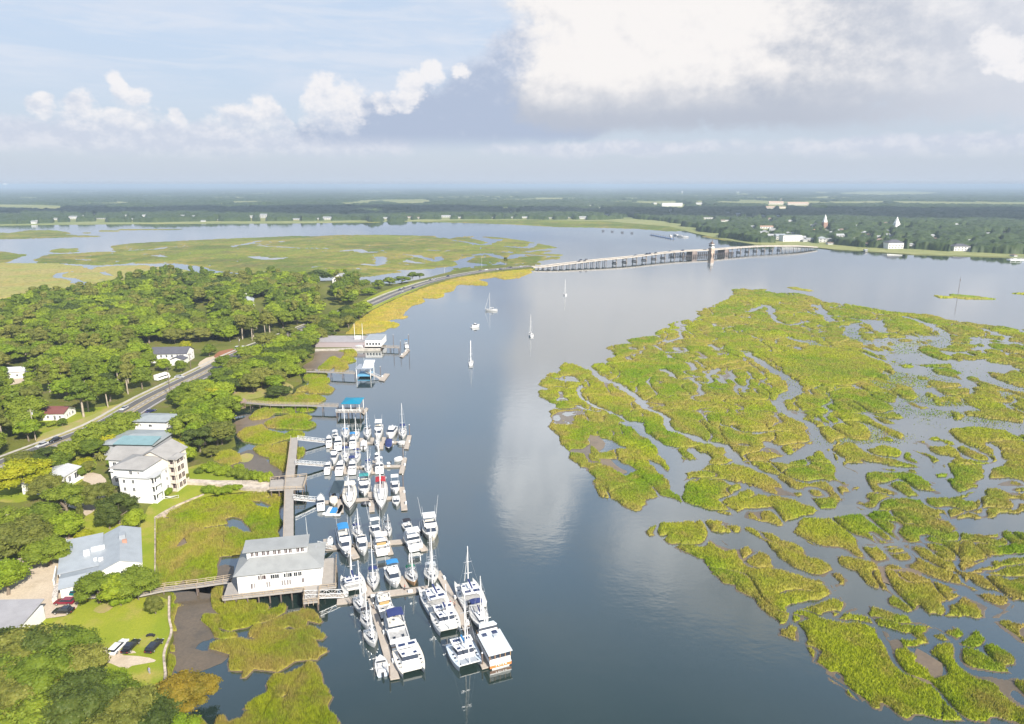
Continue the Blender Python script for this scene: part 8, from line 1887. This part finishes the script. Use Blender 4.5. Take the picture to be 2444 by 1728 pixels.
# small things on the lawns
q = P(*Z7(890,378),LZ); o = thing('parasol', 'closed red parasol standing beside the footpath', 'parasol', q); MB().tube((0,0,0),(0,0,2.6),.04).build('pole', M_teak, o); MB().tube((0,0,.9),(0,0,2.7),.30,.08,8).build('canopy', mat('parasol_red',(0.72,0.13,0.08),.8), o)
q = P(*Z7(1545,725),LZ); o = thing('garden_cart', 'small black garden cart on the grass above the lone black car', 'cart', q); MB().box(-.5,.5,-.3,.3,.25,.6).build('tray', M_black, o)
for x in (-.75,.75): MB().tube((x,-.25,.25),(x,.25,.25),.25,.25,8).build('wheel', M_tyre, o)
q = P(*Z7(1535,1110),LZ); o = thing('person', 'person in a blue shirt standing on the lower lawn', 'person', q, R(160))
def person(o, shirt, trouser, s=1.0):
    def skin(name, vs, es, rs, m, par):
        me = bpy.data.meshes.new(name); me.from_pydata([tuple(c*s for c in v) for v in vs], es, []); ob = bpy.data.objects.new(name, me); put(ob, par); md = ob.modifiers.new('skin','SKIN')
        for i, r in enumerate(rs): me.skin_vertices[0].data[i].radius = (r*s, r*s)
        me.skin_vertices[0].data[0].use_root = True; sb = ob.modifiers.new('sub','SUBSURF'); sb.levels = 1; sb.render_levels = 1; me.materials.append(m); return ob
    b = skin('body', [(0,0,.95),(0,0,1.2),(0,0,1.42),(0,.02,1.52),(0,.03,1.66),(.17,0,1.40),(.24,.03,1.12),(.22,.12,.88),(-.17,0,1.40),(-.24,.03,1.12),(-.22,.12,.88),(.10,0,.88),(.11,.02,.48),(.11,-.02,.08),(.12,.12,.03),(-.10,0,.88),(-.11,.02,.48),(-.12,-.02,.08),(-.13,.12,.03)],
       [(0,1),(1,2),(2,3),(3,4),(2,5),(5,6),(6,7),(2,8),(8,9),(9,10),(0,11),(11,12),(12,13),(13,14),(0,15),(15,16),(16,17),(17,18)], [.15,.14,.13,.06,.11,.07,.05,.035,.07,.05,.035,.09,.065,.05,.04,.09,.065,.05,.04], mat('skin',(0.50,0.32,0.23),.6), o)
    skin('shirt', [(0,0,1.0),(0,0,1.2),(0,0,1.40),(.18,0,1.39),(.23,.02,1.2),(-.18,0,1.39),(-.23,.02,1.2)], [(0,1),(1,2),(2,3),(3,4),(2,5),(5,6)], [.17,.17,.155,.09,.075,.09,.075], shirt, o)
    skin('trousers', [(0,0,.93),(.10,0,.86),(.11,.02,.48),(.11,-.01,.16),(-.10,0,.86),(-.11,.02,.48),(-.12,-.01,.16)], [(0,1),(1,2),(2,3),(0,4),(4,5),(5,6)], [.165,.11,.085,.07,.11,.085,.07], trouser, o)
    MB().ball((0,.01*s,1.72*s),.10*s,.11*s,.10*s,8,6).build('hair', mat('hair_brown',(0.07,0.045,0.03),.7), o)
person(o, mat('shirt_blue',(0.10,0.25,0.60),.8), mat('trousers_grey',(0.3,0.32,0.36),.8))
q = P(*za(B_,1443,1330),.5); o = thing('person', 'person in a red shirt walking on the long floating dock', 'person', q, R(-80)); person(o, mat('shirt_red',(0.5,0.08,0.07),.8), mat('trousers_dark',(0.05,0.05,0.07),.8))
q = P(*za(C_,1488,520),.5); o = thing('person', 'person in dark clothes standing on the right long pier', 'person', q, R(200)); person(o, mat('shirt_dark',(0.05,0.06,0.09),.8), mat('trousers_dark',(0.05,0.05,0.07),.8))
# hammock, benches, picnic table
q = P(*zt(0,1050,4.592,[(1880,640)])[0],LZ); o = thing('hammock', 'pale hammock on its stand on the apartment lawn', 'hammock', q, R(10)); MB().hexa([(-2.2,-.1,.9),(-.3,-.7,.45),(-.3,.7,.45),(-2.2,.1,.9),(-2.2,-.1,.94),(-.3,-.7,.49),(-.3,.7,.49),(-2.2,.1,.94)]).hexa([(-.3,-.7,.45),(2.0,-.1,.9),(2.0,.1,.9),(-.3,.7,.45),(-.3,-.7,.49),(2.0,-.1,.94),(2.0,.1,.94),(-.3,.7,.49)]).build('cloth', mat('hammock_cloth',(0.55,0.55,0.50),.9), o); MB().bar((-2.4,0,0),(-2.4,0,1),.1).bar((2.2,0,0),(2.2,0,1),.1).bar((-2.4,0,.05),(2.2,0,.05),.1).build('stand', M_alum, o)
for i, (x, y) in enumerate([(1235,585),(1255,588),(1310,585)]):
    q = P(*zt(350,1000,4.058,[(x,y)])[0],3.03); o = thing('bench', ['dark bench at the left end of the pier deck','second dark bench of the pier deck','third dark bench of the pier deck nearest the pier'][i], 'bench', q); MB().box(-.7,.7,-.25,.25,.42,.48).build('seat', M_black, o); MB().box(-.7,.7,.25,.31,.42,.95).build('backrest', M_black, o)
    for x2 in (-.6,.6): MB().box(x2-.04,x2+.04,-.22,.22,0,.42).build('leg', M_black, o)
# ------------------------------------------------------------------ air: far things fade to pale blue
def build_haze():
    m = bpy.data.materials.new('haze'); m.use_nodes = True; nt = m.node_tree; nt.nodes.clear()
    o = nt.nodes.new('ShaderNodeOutputMaterial'); v = nt.nodes.new('ShaderNodeVolumePrincipled')
    v.inputs['Color'].default_value = (0.56, 0.70, 0.86, 1); v.inputs['Density'].default_value = 0.00013
    v.inputs['Anisotropy'].default_value = 0.0
    nt.links.new(v.outputs[0], o.inputs['Volume'])
    mb = MB(); mb.box(-68000, 68000, -2900, 68000, -6.0, 112.0)
    ob = mb.build('haze', m); tag(ob, 'pale blue summer haze over the river and woods', kind='stuff')
    ob.display_type = 'WIRE'
build_haze()
